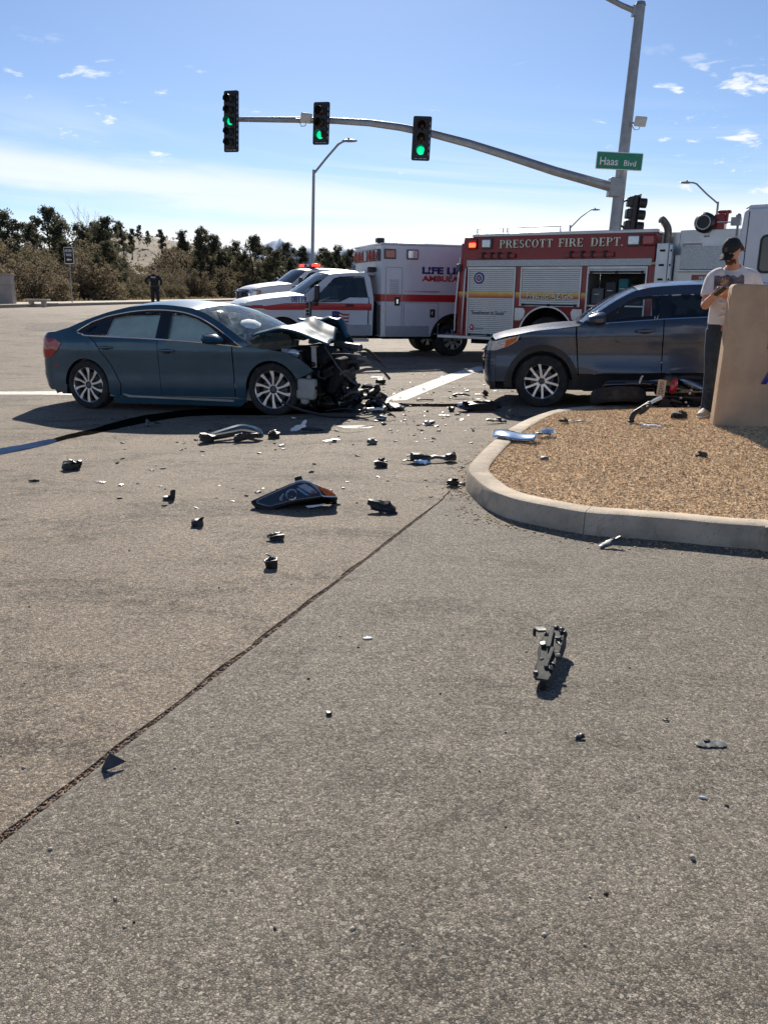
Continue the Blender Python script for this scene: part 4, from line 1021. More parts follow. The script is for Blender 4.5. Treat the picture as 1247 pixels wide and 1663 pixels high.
def farf(u, v):
    a = -.5 + 2.5 * v; x = 2.50 + .84 * u
    y = .62 + .26 * math.sin(a) * (1 - .3 * u) + .05 * noise.noise((u * 4, v * 3, 1)); z = .86 + .34 * math.cos(a * .85) * (1 - .15 * (u - .5) ** 2) - .25 * ss(.80, 1, u) * (1 - .3 * v)
    z += .06 * (abs(((u * 3.1 + v * 1.3) % 1) - .5) - .25)
    return (x, y - .25 * u * u + .12, z)
mb = MB(); mb.grid(farf, 22, 16); mb.build('folded_fender', M_crease, sed, ang=22, solid=.015)['label'] = 'far fender folded up and outwards'
# torn engine bay
q = random.Random(21)
eb = MB()
eb.b2((2.45, -.70, .30), (3.15, .70, .80)); eb.box((3.05, .1, .55), (.5, 1.1, .5), (0, 12, 5)); eb.box((3.42, .1, .48), (.10, 1.25, .46), (0, 16, 9)); eb.box((3.3, -.35, .74), (.3, .5, .12), (8, 12, 0))
eb.build('engine_block', M_dark, sed, bev=.03)
eb = MB()
for i in range(46):
    x = q.uniform(2.95, 3.62); zt = .92 - .36 * (x - 2.9); p = (x, q.uniform(-.78, .45), q.uniform(.10, zt))
    k = q.random(); rot = (q.uniform(-60, 60), q.uniform(-60, 60), q.uniform(0, 180))
    if k < .55: eb.box(p, (q.uniform(.06, .26), q.uniform(.03, .16), q.uniform(.02, .12)), rot, q.uniform(.5, 1))
    else: eb.ell(p, (q.uniform(.03, .09), q.uniform(.03, .09), q.uniform(.03, .07)), 8, 5)
eb.build('torn_engine_parts', M_black, sed, ang=30)['kind'] = 'stuff'
eb = MB()
for i in range(26):
    a = Vector((q.uniform(2.9, 3.6), q.uniform(-.85, .3), q.uniform(.15, .8))); b_ = a + Vector((q.uniform(-.1, .45), q.uniform(-.25, .3), q.uniform(-.4, .15))); mid = (a + b_) / 2 + Vector((q.uniform(-.1, .1), q.uniform(-.15, .05), q.uniform(-.14, .12)))
    b_.z = max(b_.z, .02); eb.tube(catmull([tuple(a), tuple(mid), tuple(b_)], 5), q.choice((.007, .010, .014, .02)), 6)
eb.build('torn_hoses', M_black, sed)
eb = MB()
for i in range(12):
    a = Vector((q.uniform(3.1, 3.9), q.uniform(-.8, .5), q.uniform(.25, .75))); d_ = Vector((q.uniform(.1, .4), q.uniform(-.15, .15), q.uniform(-.22, .10))); eb.tube([a, a + d_ * .5 + Vector((0, 0, .02)), a + d_], [(.02, .006)] * 3, 6)
eb.tube([(3.42, -.55, .86), (3.62, -.62, .62), (3.74, -.65, .50)], [(.012, .006)] * 3, 6); eb.tube([(3.4, .1, .76), (3.66, .0, .64), (3.80, -.05, .68)], [(.05, .02), (.06, .025), (.03, .02)], 8)
eb.tube([(3.2, .35, .84), (3.62, .2, .80)], .05, 10)
eb.build('bent_brackets', M_grey, sed)
mb = MB(); mb.box((3.27, -.80, .345), (.24, .14, .26), (0, 4, 6)); mb.box((3.24, -.80, .20), (.10, .10, .10)); mb.cyl((3.3, -.80, .46), (3.3, -.8, .52), .03); mb.build('washer_tank', pm('milky_plastic', (.34, .34, .32), .5, var=.12, scale=9), sed, bev=.03)
mb = MB(); mb.b2((3.30, -.70, .60), (3.36, -.66, .86)); mb.b2((3.29, -.71, .855), (3.38, -.65, .875)); mb.build('filler_neck', pm('milky_plastic', (0, 0, 0)), sed, bev=.008)
mb = MB(); mb.box((3.0, -.62, .77), (.24, .16, .10), (0, 8, 0)); mb.ell((3.05, -.70, .77), (.09, .02, .06)); mb.build('broken_lamp_bowl', M_clear, sed, bev=.02)
mb = MB(); mb.tube(catmull([(2.95, -.88, .18), (3.2, -.92, .10), (3.6, -.93, .03), (3.95, -.85, .02)], 6), [(.02, .006)] * 19, 6); mb.build('hanging_trim', M_black, sed)

# ------------------------------------------------------------------ dark SUV
ps = at(878, 661)
suv = thing('parked_suv', 'dark slate blue compact SUV with silver alloy wheels behind the planted corner', 'car')
sa = R(14); set_frame(suv, frame_mat(ps + Vector((math.sin(sa), math.cos(sa), 0)) * .86, (math.cos(sa), -math.sin(sa), .03)))
def wU(x, z):
    b_ = .925 - .46 * max(0, z - 1.06) - .10 * max(0, .5 - z) + .012 * math.exp(-((z - .92) / .05) ** 2) - .016 * math.exp(-((z - .70) / .12) ** 2) + .016 * math.exp(-((z - .46) / .055) ** 2) * ss(.5, .8, x) * (1 - ss(2.0, 2.3, x))
    if x < .1: b_ -= .17 * ((.1 - x) / 1.0) ** 2
    if x > 2.7: b_ -= .14 * ((x - 2.7) / .9) ** 2
    return b_
XF_ = -.62; AR = .395
DU = [(.66, 1.075), (.80, 1.19), (.98, 1.315), (1.14, 1.392), (1.35, 1.415), (1.8, 1.43), (2.4, 1.42), (2.85, 1.38), (3.08, 1.29)]
RU = [(3.3, 1.22), (3.2, 1.38), (2.95, 1.485), (2.4, 1.535), (1.8, 1.545), (1.35, 1.525), (1.10, 1.47), (.90, 1.365), (.70, 1.235), (.50, 1.10)]
both('front_fender', M_slate, suv, [(XF_, .33), (XF_, .80), (-.45, .84), (-.28, .895), (-.34, .950), (-.1, .996), (.2, 1.026), (.42, 1.048), (.42, .95), (.46, .50), (.47, .40)] + arch_pts(0, .345, .44, .40)[::-1][:-1] + [(-.44, .38), (-.50, .33)], wU)
both('front_door', M_slate, suv, [(.43, 1.045), (.43, .95), (.47, .44), (1.49, .46), (1.485, 1.135), (.66, 1.075), (.50, 1.10)], wU)
both('rear_door', M_slate, suv, [(1.49, 1.135), (1.495, .46), (2.16, .47), (2.24, .68), (2.42, .84), (2.50, 1.18), (2.1, 1.155)], wU)
both('quarter_panel', M_slate, suv, [(2.51, 1.18), (2.43, .84), (2.25, .68), (2.20, .48)] + arch_pts(2.67, .345, .44, .48)[1:] + [(3.3, .5), (3.35, .9), (3.3, 1.22)] + RU[1:] + DU + [(2.9, 1.22)], wU)
both('wheel_arch_cladding', M_black, suv, [(-.50, .26), (-.475, .40)] + arch_pts(0, .345, .47, .44)[1:] + [(.475, .40), (.47, .25), (.40, .25)] + arch_pts(0, .345, AR, .26)[::-1], wU, off=.014, gap=0, step=.2)
both('wheel_arch_cladding', M_black, suv, [(2.20, .26), (2.20, .48)] + arch_pts(2.67, .345, .47, .48)[1:] + [(3.2, .30), (3.06, .25)] + arch_pts(2.67, .345, AR, .26)[::-1], wU, off=.014, gap=0, step=.2)
both('sill_cladding', M_black, suv, [(.47, .44), (.46, .26), (.55, .22), (2.16, .22), (2.19, .28), (2.18, .47), (1.49, .455)], wU, off=-.004, gap=.002, step=.2)
both('sill_crease', M_alum, suv, [(.60, .465), (1.40, .495), (1.95, .505), (1.95, .52), (1.45, .535), (.95, .505)], wU, off=.006, gap=0, step=.2) if False else None
loft(MB(), [(-.62, .885, .04, -.12), (-.50, .922, .045, -.10), (-.34, .952, .055, -.05), (-.1, .998, .06, 0), (.2, 1.028, .06, .02), (.48, 1.06, .03, .06)], wU, nx_per=4, inset_=.004).build('hood', M_slate, suv)
loft(MB(), [(.50, 1.10, .02, -.12), (.70, 1.235, .035, -.12), (.90, 1.365, .045, -.09), (1.10, 1.47, .05, -.05), (1.16, 1.488, .055, -.04)], wU, nx_per=4, inset_=.01).build('windshield', G_clear, suv)
loft(MB(), [(1.16, 1.488, .055, -.04), (1.35, 1.525, .06, 0), (1.8, 1.545, .065, 0), (2.4, 1.535, .06, 0), (2.95, 1.485, .055, 0), (3.2, 1.385, .05, .06)], wU, nx_per=4).build('roof', M_slate, suv)
mb = MB(); fascia(mb, [(.886, -.74), (.86, -.76), (.80, -.80)], XF_, wU); mb.build('hood_lip', M_slate, suv)
mb = MB(); fascia(mb, [(.80, -.80), (.72, -.835), (.60, -.85), (.50, -.85), (.40, -.84), (.33, -.82)], XF_, wU); mb.build('front_bumper', M_slate, suv)
mb = MB(); fascia(mb, [(.33, -.825), (.29, -.80), (.24, -.74)], XF_, lambda x, z: wU(x, z) - .004, n=24); mb.build('lower_bumper', M_black, suv)
mb = MB(); fascia(mb, [(.48, -.853), (.56, -.853), (.66, -.845), (.78, -.815)], XF_, wU, off=.006, t0=-.55, t1=.55); mb.build('grille', M_gloss, suv)
for k in range(3):
    mb = MB(); fascia(mb, [(.53 + .09 * k, -.857), (.555 + .09 * k, -.856)], XF_, wU, off=.014, t0=-.52, t1=.52); mb.build('grille_bar', M_chrome, suv)
for k in range(4):
    mb = MB(); fascia(mb, [(.54 + .05 * k, -.853), (.552 + .05 * k, -.853)], XF_, wU, off=.006, t0=-.97, t1=-.70, n=8); mb.build('bumper_slat', M_black, suv)
for sgn in (-1, 1):
    mb = MB(); mb.panel([(XF_, .745), (XF_, .868), (-.5, .898), (-.30, .935), (-.33, .87), (-.45, .80)], wU, sgn, off=.006, gap=0)
    ta, tb = (-1, -.66) if sgn < 0 else (.66, 1)
    fascia(mb, [(.745, -.83), (.79, -.81), (.868, -.765)], XF_, wU, off=.006, n=8, t0=ta, t1=tb); hl = mb.build('headlight', M_clear, suv)
    mb = MB(); mb.panel([(-.50, .775), (-.48, .878), (-.32, .926), (-.345, .872), (-.42, .825)], wU, sgn, off=.010, gap=0); mb.build('indicator', M_amber, hl)
    mb = MB(); mb.ell((-.60, sgn * .79, .80), (.05, .05, .04)); mb.ell((-.54, sgn * .85, .835), (.06, .02, .014)); mb.build('lamp_bowl', M_chrome, hl)
both('rail_trim', M_black, suv, [(2.3, 1.44), (2.3, 1.46), (1.0, 1.36), (.98, 1.33), (1.14, 1.405), (1.35, 1.43), (1.8, 1.445)], wU, off=.002, gap=0) if False else None
both('belt_trim', M_chrome, suv, [(.68, 1.077), (1.485, 1.127), (2.1, 1.150), (2.9, 1.218), (2.9, 1.229), (2.1, 1.161), (1.485, 1.138), (.68, 1.088)], wU, off=.006, gap=0, step=.3)
both('pillar_trim', M_gloss, suv, [(1.42, 1.416), (1.57, 1.422), (1.56, 1.142), (1.44, 1.136)], wU, off=-.004, gap=0)
both('pillar_trim', M_gloss, suv, [(2.40, 1.418), (2.50, 1.41), (2.56, 1.185), (2.46, 1.178)], wU, off=-.004, gap=0)
both('window_frame', M_black, suv, [(.66, 1.078), (.80, 1.19), (.98, 1.315), (1.14, 1.390), (1.35, 1.413), (1.42, 1.415), (1.42, 1.385), (1.2, 1.372), (1.03, 1.312), (.92, 1.225), (.90, 1.092)], wU, off=-.008, gap=0)
both('front_door_window', G_clear, suv, [(.89, 1.092), (.90, 1.215), (1.03, 1.314), (1.2, 1.374), (1.43, 1.388), (1.45, 1.136)], wU, off=-.018, gap=0, lip=False)
both('rear_door_window', G_tint, suv, [(1.56, 1.142), (1.56, 1.405), (1.8, 1.42), (2.41, 1.41), (2.47, 1.18), (2.1, 1.155)], wU, off=-.018, gap=0, lip=False)
both('quarter_window', G_dark, suv, [(2.55, 1.185), (2.50, 1.40), (2.83, 1.365), (3.04, 1.285), (2.9, 1.225)], wU, off=-.012, gap=0, lip=False)
for sgn in (-1, 1):
    for hx, hz in ((1.27, .985), (2.30, 1.02)):
        y = sgn * wU(hx, hz); mb = MB(); mb.tube([(hx - .12, y + sgn * .004, hz), (hx - .09, y + sgn * .038, hz), (hx + .09, y + sgn * .038, hz + .012), (hx + .12, y + sgn * .004, hz + .014)], [(.017, .010)] * 4, 8); h_ = mb.build('door_handle', M_slate, suv)
        mb = MB(); mb.ell((hx, y, hz - .006), (.09, .008, .036)); mb.build('handle_cup', M_black, h_)
    mb = MB(); mb.tube([(.70, sgn * .84, 1.10), (.70, sgn * .97, 1.12)], .028, 8); mb.build('mirror_arm', M_black, suv)
    mb = MB(); mb.tube([(.56, sgn * .99, 1.13), (.59, sgn * 1.0, 1.135), (.68, sgn * 1.01, 1.14), (.75, sgn * 1.0, 1.145), (.77, sgn * 1.0, 1.145)], [(.015, .03), (.055, .08), (.085, .11), (.085, .115), (.075, .10)], 12, up=(0, 0, 1)); mm = mb.build('mirror', M_slate, suv)
    mb = MB(); mb.box((.776, sgn * 1.0, 1.145), (.008, .17, .12)); mb.build('mirror_glass', M_gloss, mm)
    for x in (0, 2.67): wheel(suv, (x, sgn * .80, .345), .345, .225, .228, SP_SUV, sgn, 0, spin=rnd.uniform(0, 70))
mb = MB(); mb.b2((.2, -.84, .24), (3.2, .84, .36)); mb.b2((-.5, -.7, .24), (.4, .7, .84)); mb.b2((3.0, -.8, .3), (3.3, .8, 1.0)); mb.tube([(.60, -.72, .98), (.60, .72, .98)], .14, 10); mb.build('cabin_tub', M_int, suv)
mb = MB(); mb.b2((-.7, -.75, .22), (3.3, .75, .30)); mb.build('underbody', M_dark, suv)
mb = MB()
for cx in (0, 2.67):
    mb = MB(); mb.grid(lambda u, v, c=cx: (c + .39 * math.cos(math.pi * u), -.92 + .5 * v, .345 + .39 * math.sin(math.pi * u)), 16, 2); mb.build('wheel_liner', M_dark, suv)
for sx in (1.25, 2.2):
    for sy in (-.40, .40):
        mb = MB(); mb.box((sx, sy, .55), (.5, .5, .24)); mb.box((sx + .26, sy, .88), (.14, .46, .62), (0, 14, 0)); mb.box((sx + .36, sy, 1.24), (.09, .25, .16), (0, 10, 0)); mb.build('seat', M_int, suv, bev=.05)
mb = MB(); mb.lathe([(.17, -.014), (.185, 0), (.17, .014), (.155, 0)], Matrix.Translation((.86, -.38, 1.06)) @ Matrix.Rotation(R(-65), 4, 'Y') @ Matrix.Rotation(R(90), 4, 'X'), 22, True); mb.box((.85, -.38, 1.05), (.05, .12, .1)); mb.tube([(.6, -.38, .98), (.85, -.38, 1.05)], .03, 8); mb.build('steering_wheel', M_black, suv)
mb = MB(); fascia(mb, [(.30, 3.45), (.6, 3.53), (1.0, 3.5), (1.22, 3.44), (1.38, 3.25)], 3.3, wU); mb.build('tailgate', M_slate, suv)

# ------------------------------------------------------------------ pickup-type cab, front towards -x, door front edge at x = 0
def truck_cab(th, x0, yc, crew, stripes, wheelbase_ok=True):
    T = Matrix.Translation((x0, 0, 0))
    def w(x, z):
        x = x - x0; b_ = 1.0 - .24 * max(0, z - 1.34) + .012 * math.exp(-((z - 1.2) / .06) ** 2) - .012 * math.exp(-((z - .9) / .14) ** 2)
        if x < -1.2: b_ -= .30 * ((-1.2 - x) / .6) ** 2 * .5
        return b_
    P = lambda pts: [(a + x0, b_) for a, b_ in pts]
    ln = 2.62 if crew else 1.47
    def bp(name, mat, poly, **kw): return both(name, mat, th, P(poly), w, yc, **kw)
    bp('front_fender', M_white, [(-1.55, .66), (-1.22, .62)] + arch_pts(-.68, .43, .51, .60)[1:] + [(-.10, .56), (-.02, .55), (-.02, 1.35), (-.14, 1.44), (-.45, 1.42), (-1.1, 1.345), (-1.45, 1.27), (-1.55, 1.22), (-1.55, 1.185), (-1.37, 1.175), (-1.34, .84), (-1.55, .82)])
    bp('front_door', M_white, [(0, .50), (1.40, .50), (1.43, 1.40), (.96, 1.40), (.72, 1.295), (.03, 1.275)])
    WIN = [(.04, 1.29), (.70, 1.315), (.95, 1.415), (1.40, 1.415), (1.33, 1.86), (1.20, 1.885), (.75, 1.86), (.62, 1.82)]
    ring_top = [(1.42, 1.415), (1.35, 1.875), (1.20, 1.90), (.74, 1.875), (.60, 1.835), (.02, 1.285)]
    if crew:
        bp('rear_door', M_white, [(1.445, .50), (2.30, .50), (2.40, .70), (2.46, 1.40), (1.46, 1.40)])
        bp('cab_frame', M_white, [(-.14, 1.44), (.50, 1.925), (.75, 1.96), (1.3, 1.98), (2.3, 1.95), (2.58, 1.88), (2.66, 1.40), (2.64, .55), (2.35, .50), (2.42, .70), (2.48, 1.41), (2.38, 1.86), (1.50, 1.89), (1.47, 1.41), (1.43, 1.41), (1.37, 1.89)] + ring_top[2:] + [(0, 1.30)])
        bp('rear_door_window', G_dark, [(1.49, 1.415), (2.45, 1.415), (2.36, 1.85), (1.51, 1.88)], off=-.015, gap=0, lip=False)
    else:
        bp('cab_frame', M_white, [(-.14, 1.44), (.50, 1.925), (.75, 1.96), (1.2, 1.98), (1.42, 1.955), (1.50, 1.88), (1.56, 1.42), (1.53, .50), (1.425, .50), (1.45, 1.40)] + ring_top + [(0, 1.30)])
    bp('front_door_window', G_dark if crew else G_tint, WIN, off=-.015, gap=0, lip=False)
    bp('window_seal', M_black, [(0.02, 1.28), (.70, 1.30), (.95, 1.40), (1.43, 1.40), (1.35, 1.88), (1.19, 1.905), (.73, 1.88), (.58, 1.835)] + [(.60, 1.82), (.745, 1.866), (1.19, 1.89), (1.335, 1.866), (1.412, 1.412), (.948, 1.412), (.70, 1.312), (.06, 1.292), (.59, 1.81)], off=-.002, gap=0, lip=False)
    def lo(name, mat, st, **kw):
        o = loft(MB(), [(a + x0, b_, c, d) for a, b_, c, d in st], w, yc, **kw).build(name, mat, th); return o
    lo('hood', M_white, [(-1.60, 1.20, .03, -.16), (-1.45, 1.268, .06, -.12), (-1.1, 1.34, .075, -.05), (-.45, 1.42, .085, 0), (-.14, 1.44, .06, .0)], nx_per=4)
    lo('windshield', G_clear, [(-.14, 1.44, .04, -.20), (.10, 1.62, .05, -.18), (.35, 1.81, .06, -.14), (.50, 1.925, .06, -.10)], nx_per=3, inset_=.015)
    lo('roof', M_white, [(.50, 1.925, .06, -.10), (.75, 1.96, .065, -.03), (1.2, 1.98, .07, 0), (ln - .2, 1.955, .07, 0), (ln, 1.88, .06, .05)], nx_per=4)
    mb = MB(); fascia(mb, [(.50, ln + x0), (1.35, ln + x0 + .03), (1.88, ln + x0 + .02)], ln + x0 - .02, w, yc, pw=8); mb.build('cab_back', M_white, th)
    mb = MB(); fascia(mb, [(1.185, -1.71 + x0), (1.21, -1.69 + x0), (1.24, -1.66 + x0)], -1.55 + x0, w, yc, pw=4); mb.build('nose_panel', M_white, th)
    mb = MB(); fascia(mb, [(.66, -1.74 + x0), (.82, -1.74 + x0)], -1.55 + x0, w, yc, pw=4); mb.b2((-1.66 + x0, yc - .8, .82), (-1.6 + x0, yc + .8, 1.185)); mb.build('lower_valance', M_white, th)
    gx = -1.77 + x0
    mb = MB(); mb.b2((gx, yc - .62, .86), (gx + .06, yc + .62, 1.17)); gr = mb.build('grille', M_gloss, th, bev=.02)
    for k in range(3):
        mb = MB(); mb.b2((gx - .025, yc - .60, .91 + .09 * k), (gx + .01, yc + .60, .945 + .09 * k)); mb.build('grille_bar', M_black if crew else M_chrome, gr, bev=.01)
    mb = MB(); mb.ell((gx - .04, yc, 1.03), (.02, .14, .06)); mb.build('badge', M_navy, gr)
    for sg in (-1, 1):
        y = yc + sg * .76
        mb = MB(); mb.box((gx + .24, yc + sg * .79, 1.005), (.36, .32, .33), (0, 3, sg * -7)); hl = mb.build('headlight', M_clear, th, bev=.03)
        mb = MB(); mb.box((gx + .335, yc + sg * .950, 1.00), (.12, .05, .26), (0, 0, sg * -9)); mb.build('indicator', M_amber, hl, bev=.01)
        mb = MB(); mb.box((gx + .03, y - sg * .04, 1.0), (.08, .20, .22)); mb.build('lamp_bowl', M_chrome, hl, bev=.03)
        mb = MB(); mb.box((.95 + x0, yc + sg * (w(.9 + x0, 1.22) + .012), 1.215), (.2, .02, .055)); mb.build('door_handle', M_black, th, bev=.008)
        mb = MB(); mb.tube([(.15 + x0, yc + sg * .98, 1.36), (.12 + x0, yc + sg * 1.18, 1.38)], .035, 8); mb.tube([(.15 + x0, yc + sg * .98, 1.5), (.12 + x0, yc + sg * 1.18, 1.52)], .03, 8); mb.build('mirror_arm', M_black, th)
        mb = MB(); mb.box((.10 + x0, yc + sg * 1.24, 1.49), (.12, .24, .36), (0, 0, sg * 8)); mb.box((.08 + x0, yc + sg * 1.24, 1.26), (.10, .20, .12), (0, 0, sg * 8)); mb.build('mirror', M_black, th, bev=.035)
    mb = MB(); mb.tube([(gx + .30, yc - .99, .62), (gx - .06, yc - .86, .62), (gx - .16, yc - .4, .62), (gx - .18, yc, .62), (gx - .16, yc + .4, .62), (gx - .06, yc + .86, .62), (gx + .30, yc + .99, .62)], [(.14, .04)] * 7, 10, up=(0, 0, 1)); mb.build('bumper', M_chrome, th)
    mb = MB(); mb.b2((gx + .15, yc - .85, .42), (ln + x0, yc + .85, .60)); mb.b2((-.1 + x0, yc - .9, .6), (0 + x0, yc + .9, 1.34)); mb.b2((gx + .2, yc - .75, .6), (-.2 + x0, yc + .75, 1.1)); mb.build('cabin_tub', M_int, th)
    for sg in (-1, 1):
        mb = MB(); mb.box((.85 + x0, yc + sg * .45, .95), (.5, .55, .25)); mb.box((1.12 + x0, yc + sg * .45, 1.3), (.15, .5, .7), (0, 10, 0)); mb.box((1.2 + x0, yc + sg * .45, 1.72), (.1, .28, .18)); mb.build('seat', M_int, th, bev=.05)
        mb = MB(); mb.b2((.0 + x0, yc + sg * 1.0 - .10, .36), (ln - .05 + x0, yc + sg * 1.0 + .10, .42)); mb.build('side_step', M_alum, th, bev=.01)
    mb = MB(); mb.grid(lambda u, v: (-.68 + x0 + .50 * math.cos(math.pi * u), yc - .99 + .5 * v, .43 + .50 * math.sin(math.pi * u)), 16, 2); mb.build('wheel_liner', M_dark, th)
    for sg in (-1, 1): wheel(th, (-.68 + x0, yc + sg * .86, .41), .41, .26, .25, SP_STEEL, sg, spin=rnd.uniform(0, 40))
    return w, bp

# ------------------------------------------------------------------ ambulance
pa = at(735, 578); an = R(17.5)
amb = thing('ambulance', 'white boxy ambulance with a red stripe standing left of the fire engine', 'ambulance')
Dm = Vector((math.cos(an), math.sin(an), 0))
set_frame(amb, frame_mat(pa + Vector((0, 0, .0)), Dm))
cx0 = -3.60
wA, bpA = truck_cab(amb, cx0, 1.16, False, True)
bpA('red_stripe', M_stripe, [(-1.22, 1.165), (-.62, 1.25), (-.04, 1.262), (-.04, 1.10), (-.95, 1.09), (-1.08, 1.10)], off=.004, gap=0, lip=False)
bpA('red_stripe', M_stripe, [(-1.40, 1.13), (-1.40, 1.20), (-1.14, 1.205), (-1.12, 1.125)], off=.004, gap=0, lip=False)
bpA('red_stripe', M_stripe, [(.02, 1.10), (.02, 1.262), (1.51, 1.262), (1.51, 1.10)], off=.005, gap=0, lip=False)
M_low = pm('grey_paint', (.34, .35, .37), .45, 0, .3, var=.05)
bpA('grey_panel', M_low, [(.02, .51), (.02, .76), (1.51, .76), (1.51, .51)], off=.005, gap=0, lip=False)
ys = 1.16 - .99
text('fleet_number', '08119', .36, .13, M_navy, amb, (cx0 - .46, ys - .012, 1.275), ext=.002, bold=.02)
text('lettering', 'RESCUE', .26, .05, M_grey, amb, (cx0 - 1.50, ys + .03, 1.225), -3, ext=.002)
mb = MB(); mb.box((cx0 - .08, ys - .008, 1.12), (.10, .02, .36)); vent = mb.build('fender_vent', M_chrome, amb, bev=.008)
for k in range(4):
    mb = MB(); mb.box((cx0 - .08, ys - .02, 1.0 + .08 * k), (.075, .008, .055)); mb.build('vent_slot', M_black, vent)
# flag decal: canton and stripes
fl = bpy.data.objects.new('flag_decal', None); COL.objects.link(fl); fl.parent = amb; fl.location = (cx0 + .50, ys - .008, .80); fl.rotation_euler = (0, R(6), 0)
for k in range(7):
    mb = MB(); n_ = 8
    mb.grid(lambda u, v, k=k: (.42 * u, 0, .265 - .0405 * k - .040 * v + .02 * math.sin(u * 6.2)), n_, 1); mb.build('flag_stripe', M_lred if k % 2 == 0 else M_wsign, fl, solid=.003)
mb = MB(); mb.grid(lambda u, v: (.18 * u - .004, -.005, .27 - .16 * v + .02 * math.sin(u * 2.7)), 6, 3); mb.build('flag_canton', M_navy, fl, solid=.003)
# box body
bx0, bx1, bw, bz0, bz1 = -1.90, 2.15, 2.36, .48, 2.62
def rrect(x0, x1, z0, z1, r_, n=4):
    o = []
    for cx, cz, a0 in ((x1 - r_, z1 - r_, 0), (x0 + r_, z1 - r_, 90), (x0 + r_, z0 + r_, 180), (x1 - r_, z0 + r_, 270)): o += arc(cx, cz, r_, a0, a0 + 90, n)
    return o
side = [(bx0, bz0), (-.62, bz0)] + [(p[0], p[1]) for p in arch_pts(0, .42, .56, bz0 + .03)[1:-1]] + [(.62, bz0), (bx1, bz0), (bx1, bz1), (bx0, bz1)]
mb = MB(); mb.prism(side, 0, .08); mb.prism(side, bw - .08, bw); mb.build('side_wall', M_white, amb, bev=.012)
for xa in (bx0, bx1 - .06):
    mb = MB(); mb.b2((xa, .081, bz0), (xa + .06, bw - .081, bz1)); mb.build('end_wall', M_white, amb, bev=.01)
mb = MB(); mb.b2((bx0 - .03, -.02, bz1 + .002), (bx1 + .03, bw + .02, bz1 + .05)); mb.build('roof', M_white, amb, bev=.02)
mb = MB(); mb.b2((bx0 + .1, .1, .42), (bx1 - .1, bw - .1, .56)); mb.b2((-4.4, .7, .40), (bx1, 1.5, .52)); mb.build('chassis', M_dark, amb)
mb = MB(); mb.b2((bx0 - .004, -.006, bz0 + .03), (bx0 + .10, .02, bz0 + .75)); mb.b2((bx0 - .012, -.006, bz0 + .03), (bx0 - .004, .3, bz0 + .75)); mb.build('corner_guard', M_alum, amb)
def box_stripe(x0, x1, z0, z1, m_, nm): MB().b2((x0, -.005, z0), (x1, .001, z1)).build(nm, m_, amb)
box_stripe(bx0 + .001, bx1 - .01, 1.315, 1.485, M_stripe, 'red_stripe')
box_stripe(bx0 + .12, -.66, bz0 + .012, .74, M_low, 'grey_panel'); box_stripe(.66, bx1 - .02, bz0 + .012, .74, M_low, 'grey_panel')
mb = MB(); mb.b2((bx0 - .006, .01, 1.315), (bx0 + .0, bw - .01, 1.485)); mb.build('red_stripe', M_stripe, amb)
def door(x0, x1, z0, z1, vent_=False, hx=None, hz=None, nm='door'):
    pl = rrect(x0, x1, z0, z1, .03); pi = inset(pl, .016)
    mb = MB(); n_ = len(pl)
    for dy in (-.007,):
        mb.add([(p[0], dy, p[1]) for p in pl] + [(p[0], dy, p[1]) for p in pi] + [(p[0], .0, p[1]) for p in pl] + [(p[0], .0, p[1]) for p in pi],
               [(i, (i + 1) % n_, (i + 1) % n_ + n_, i + n_) for i in range(n_)] + [(i, (i + 1) % n_, (i + 1) % n_ + 2 * n_, i + 2 * n_) for i in range(n_)] + [(i + n_, (i + 1) % n_ + n_, (i + 1) % n_ + 3 * n_, i + 3 * n_) for i in range(n_)])
    d = mb.build(nm, M_low, amb)
    if vent_:
        for k in range(7):
            mb = MB(); mb.box(((x0 + x1) / 2, -.012, z1 - .30 - .05 * k), ((x1 - x0) * .5, .018, .022), (30, 0, 0)); mb.build('vent_slat', M_white, d)
    if hx is not None:
        mb = MB(); mb.box((hx, -.012, hz), (.13, .025, .20)); h_ = mb.build('door_latch', M_black, d, bev=.012)
        mb = MB(); mb.box((hx, -.028, hz), (.05, .014, .11)); mb.build('latch_handle', M_chrome, h_, bev=.005)
door(-1.80, -1.37, .54, 2.12, True, -1.50, 1.32)
door(-1.33, -.42, .54, 1.30, False, -.58, 1.04)
mb = MB(); mb.b2((-1.33, -.014, 1.545), (-.42, .001, 1.575)); mb.build('drip_rail', M_alum, amb)
for x, m_, nm in ((-1.70, M_redl, 'red_lamp'), (-1.13, M_clear, 'scene_lamp')):
    mb = MB(); mb.b2((x - .15, -.03, 2.30), (x + .15, .001, 2.53)); fr = mb.build('lamp_frame', M_grey, amb, bev=.02)
    mb = MB(); mb.b2((x - .12, -.045, 2.325), (x + .12, -.028, 2.505)); mb.build(nm, m_, fr, bev=.015)
for k in range(7):
    y = .22 + k * .32
    mb = MB(); mb.b2((bx0 - .07, y - .13, 2.26), (bx0 + .001, y + .13, 2.53)); fr = mb.build('lamp_frame', M_grey, amb, bev=.02)
    mb = MB(); mb.b2((bx0 - .085, y - .10, 2.285), (bx0 - .068, y + .10, 2.505)); mb.build('warning_lens', M_clear if k == 3 else M_redl, fr, bev=.012)
mb = MB(); mb.box((bx0 - .12, .45, 2.06), (.2, .14, .12)); mb.build('spot_lamp', M_black, amb, bev=.02)
mb = MB(); mb.b2((bx0 - .35, .5, 1.92), (bx0, 1.8, 2.0)); mb.build('bridge_fairing', M_white, amb, bev=.03)
mb = MB(); mb.b2((-1.98, .1, 2.672), (-1.80, .3, 2.78)); mb.build('roof_beacon', M_black, amb, bev=.02)
mb = MB(); mb.b2((-2.12, .35, .50), (bx0 - .015, 2.0, 1.3)); mb.build('gap_shade_block', M_dark, amb)  # near-black block painting the shade in the gap between cab and box
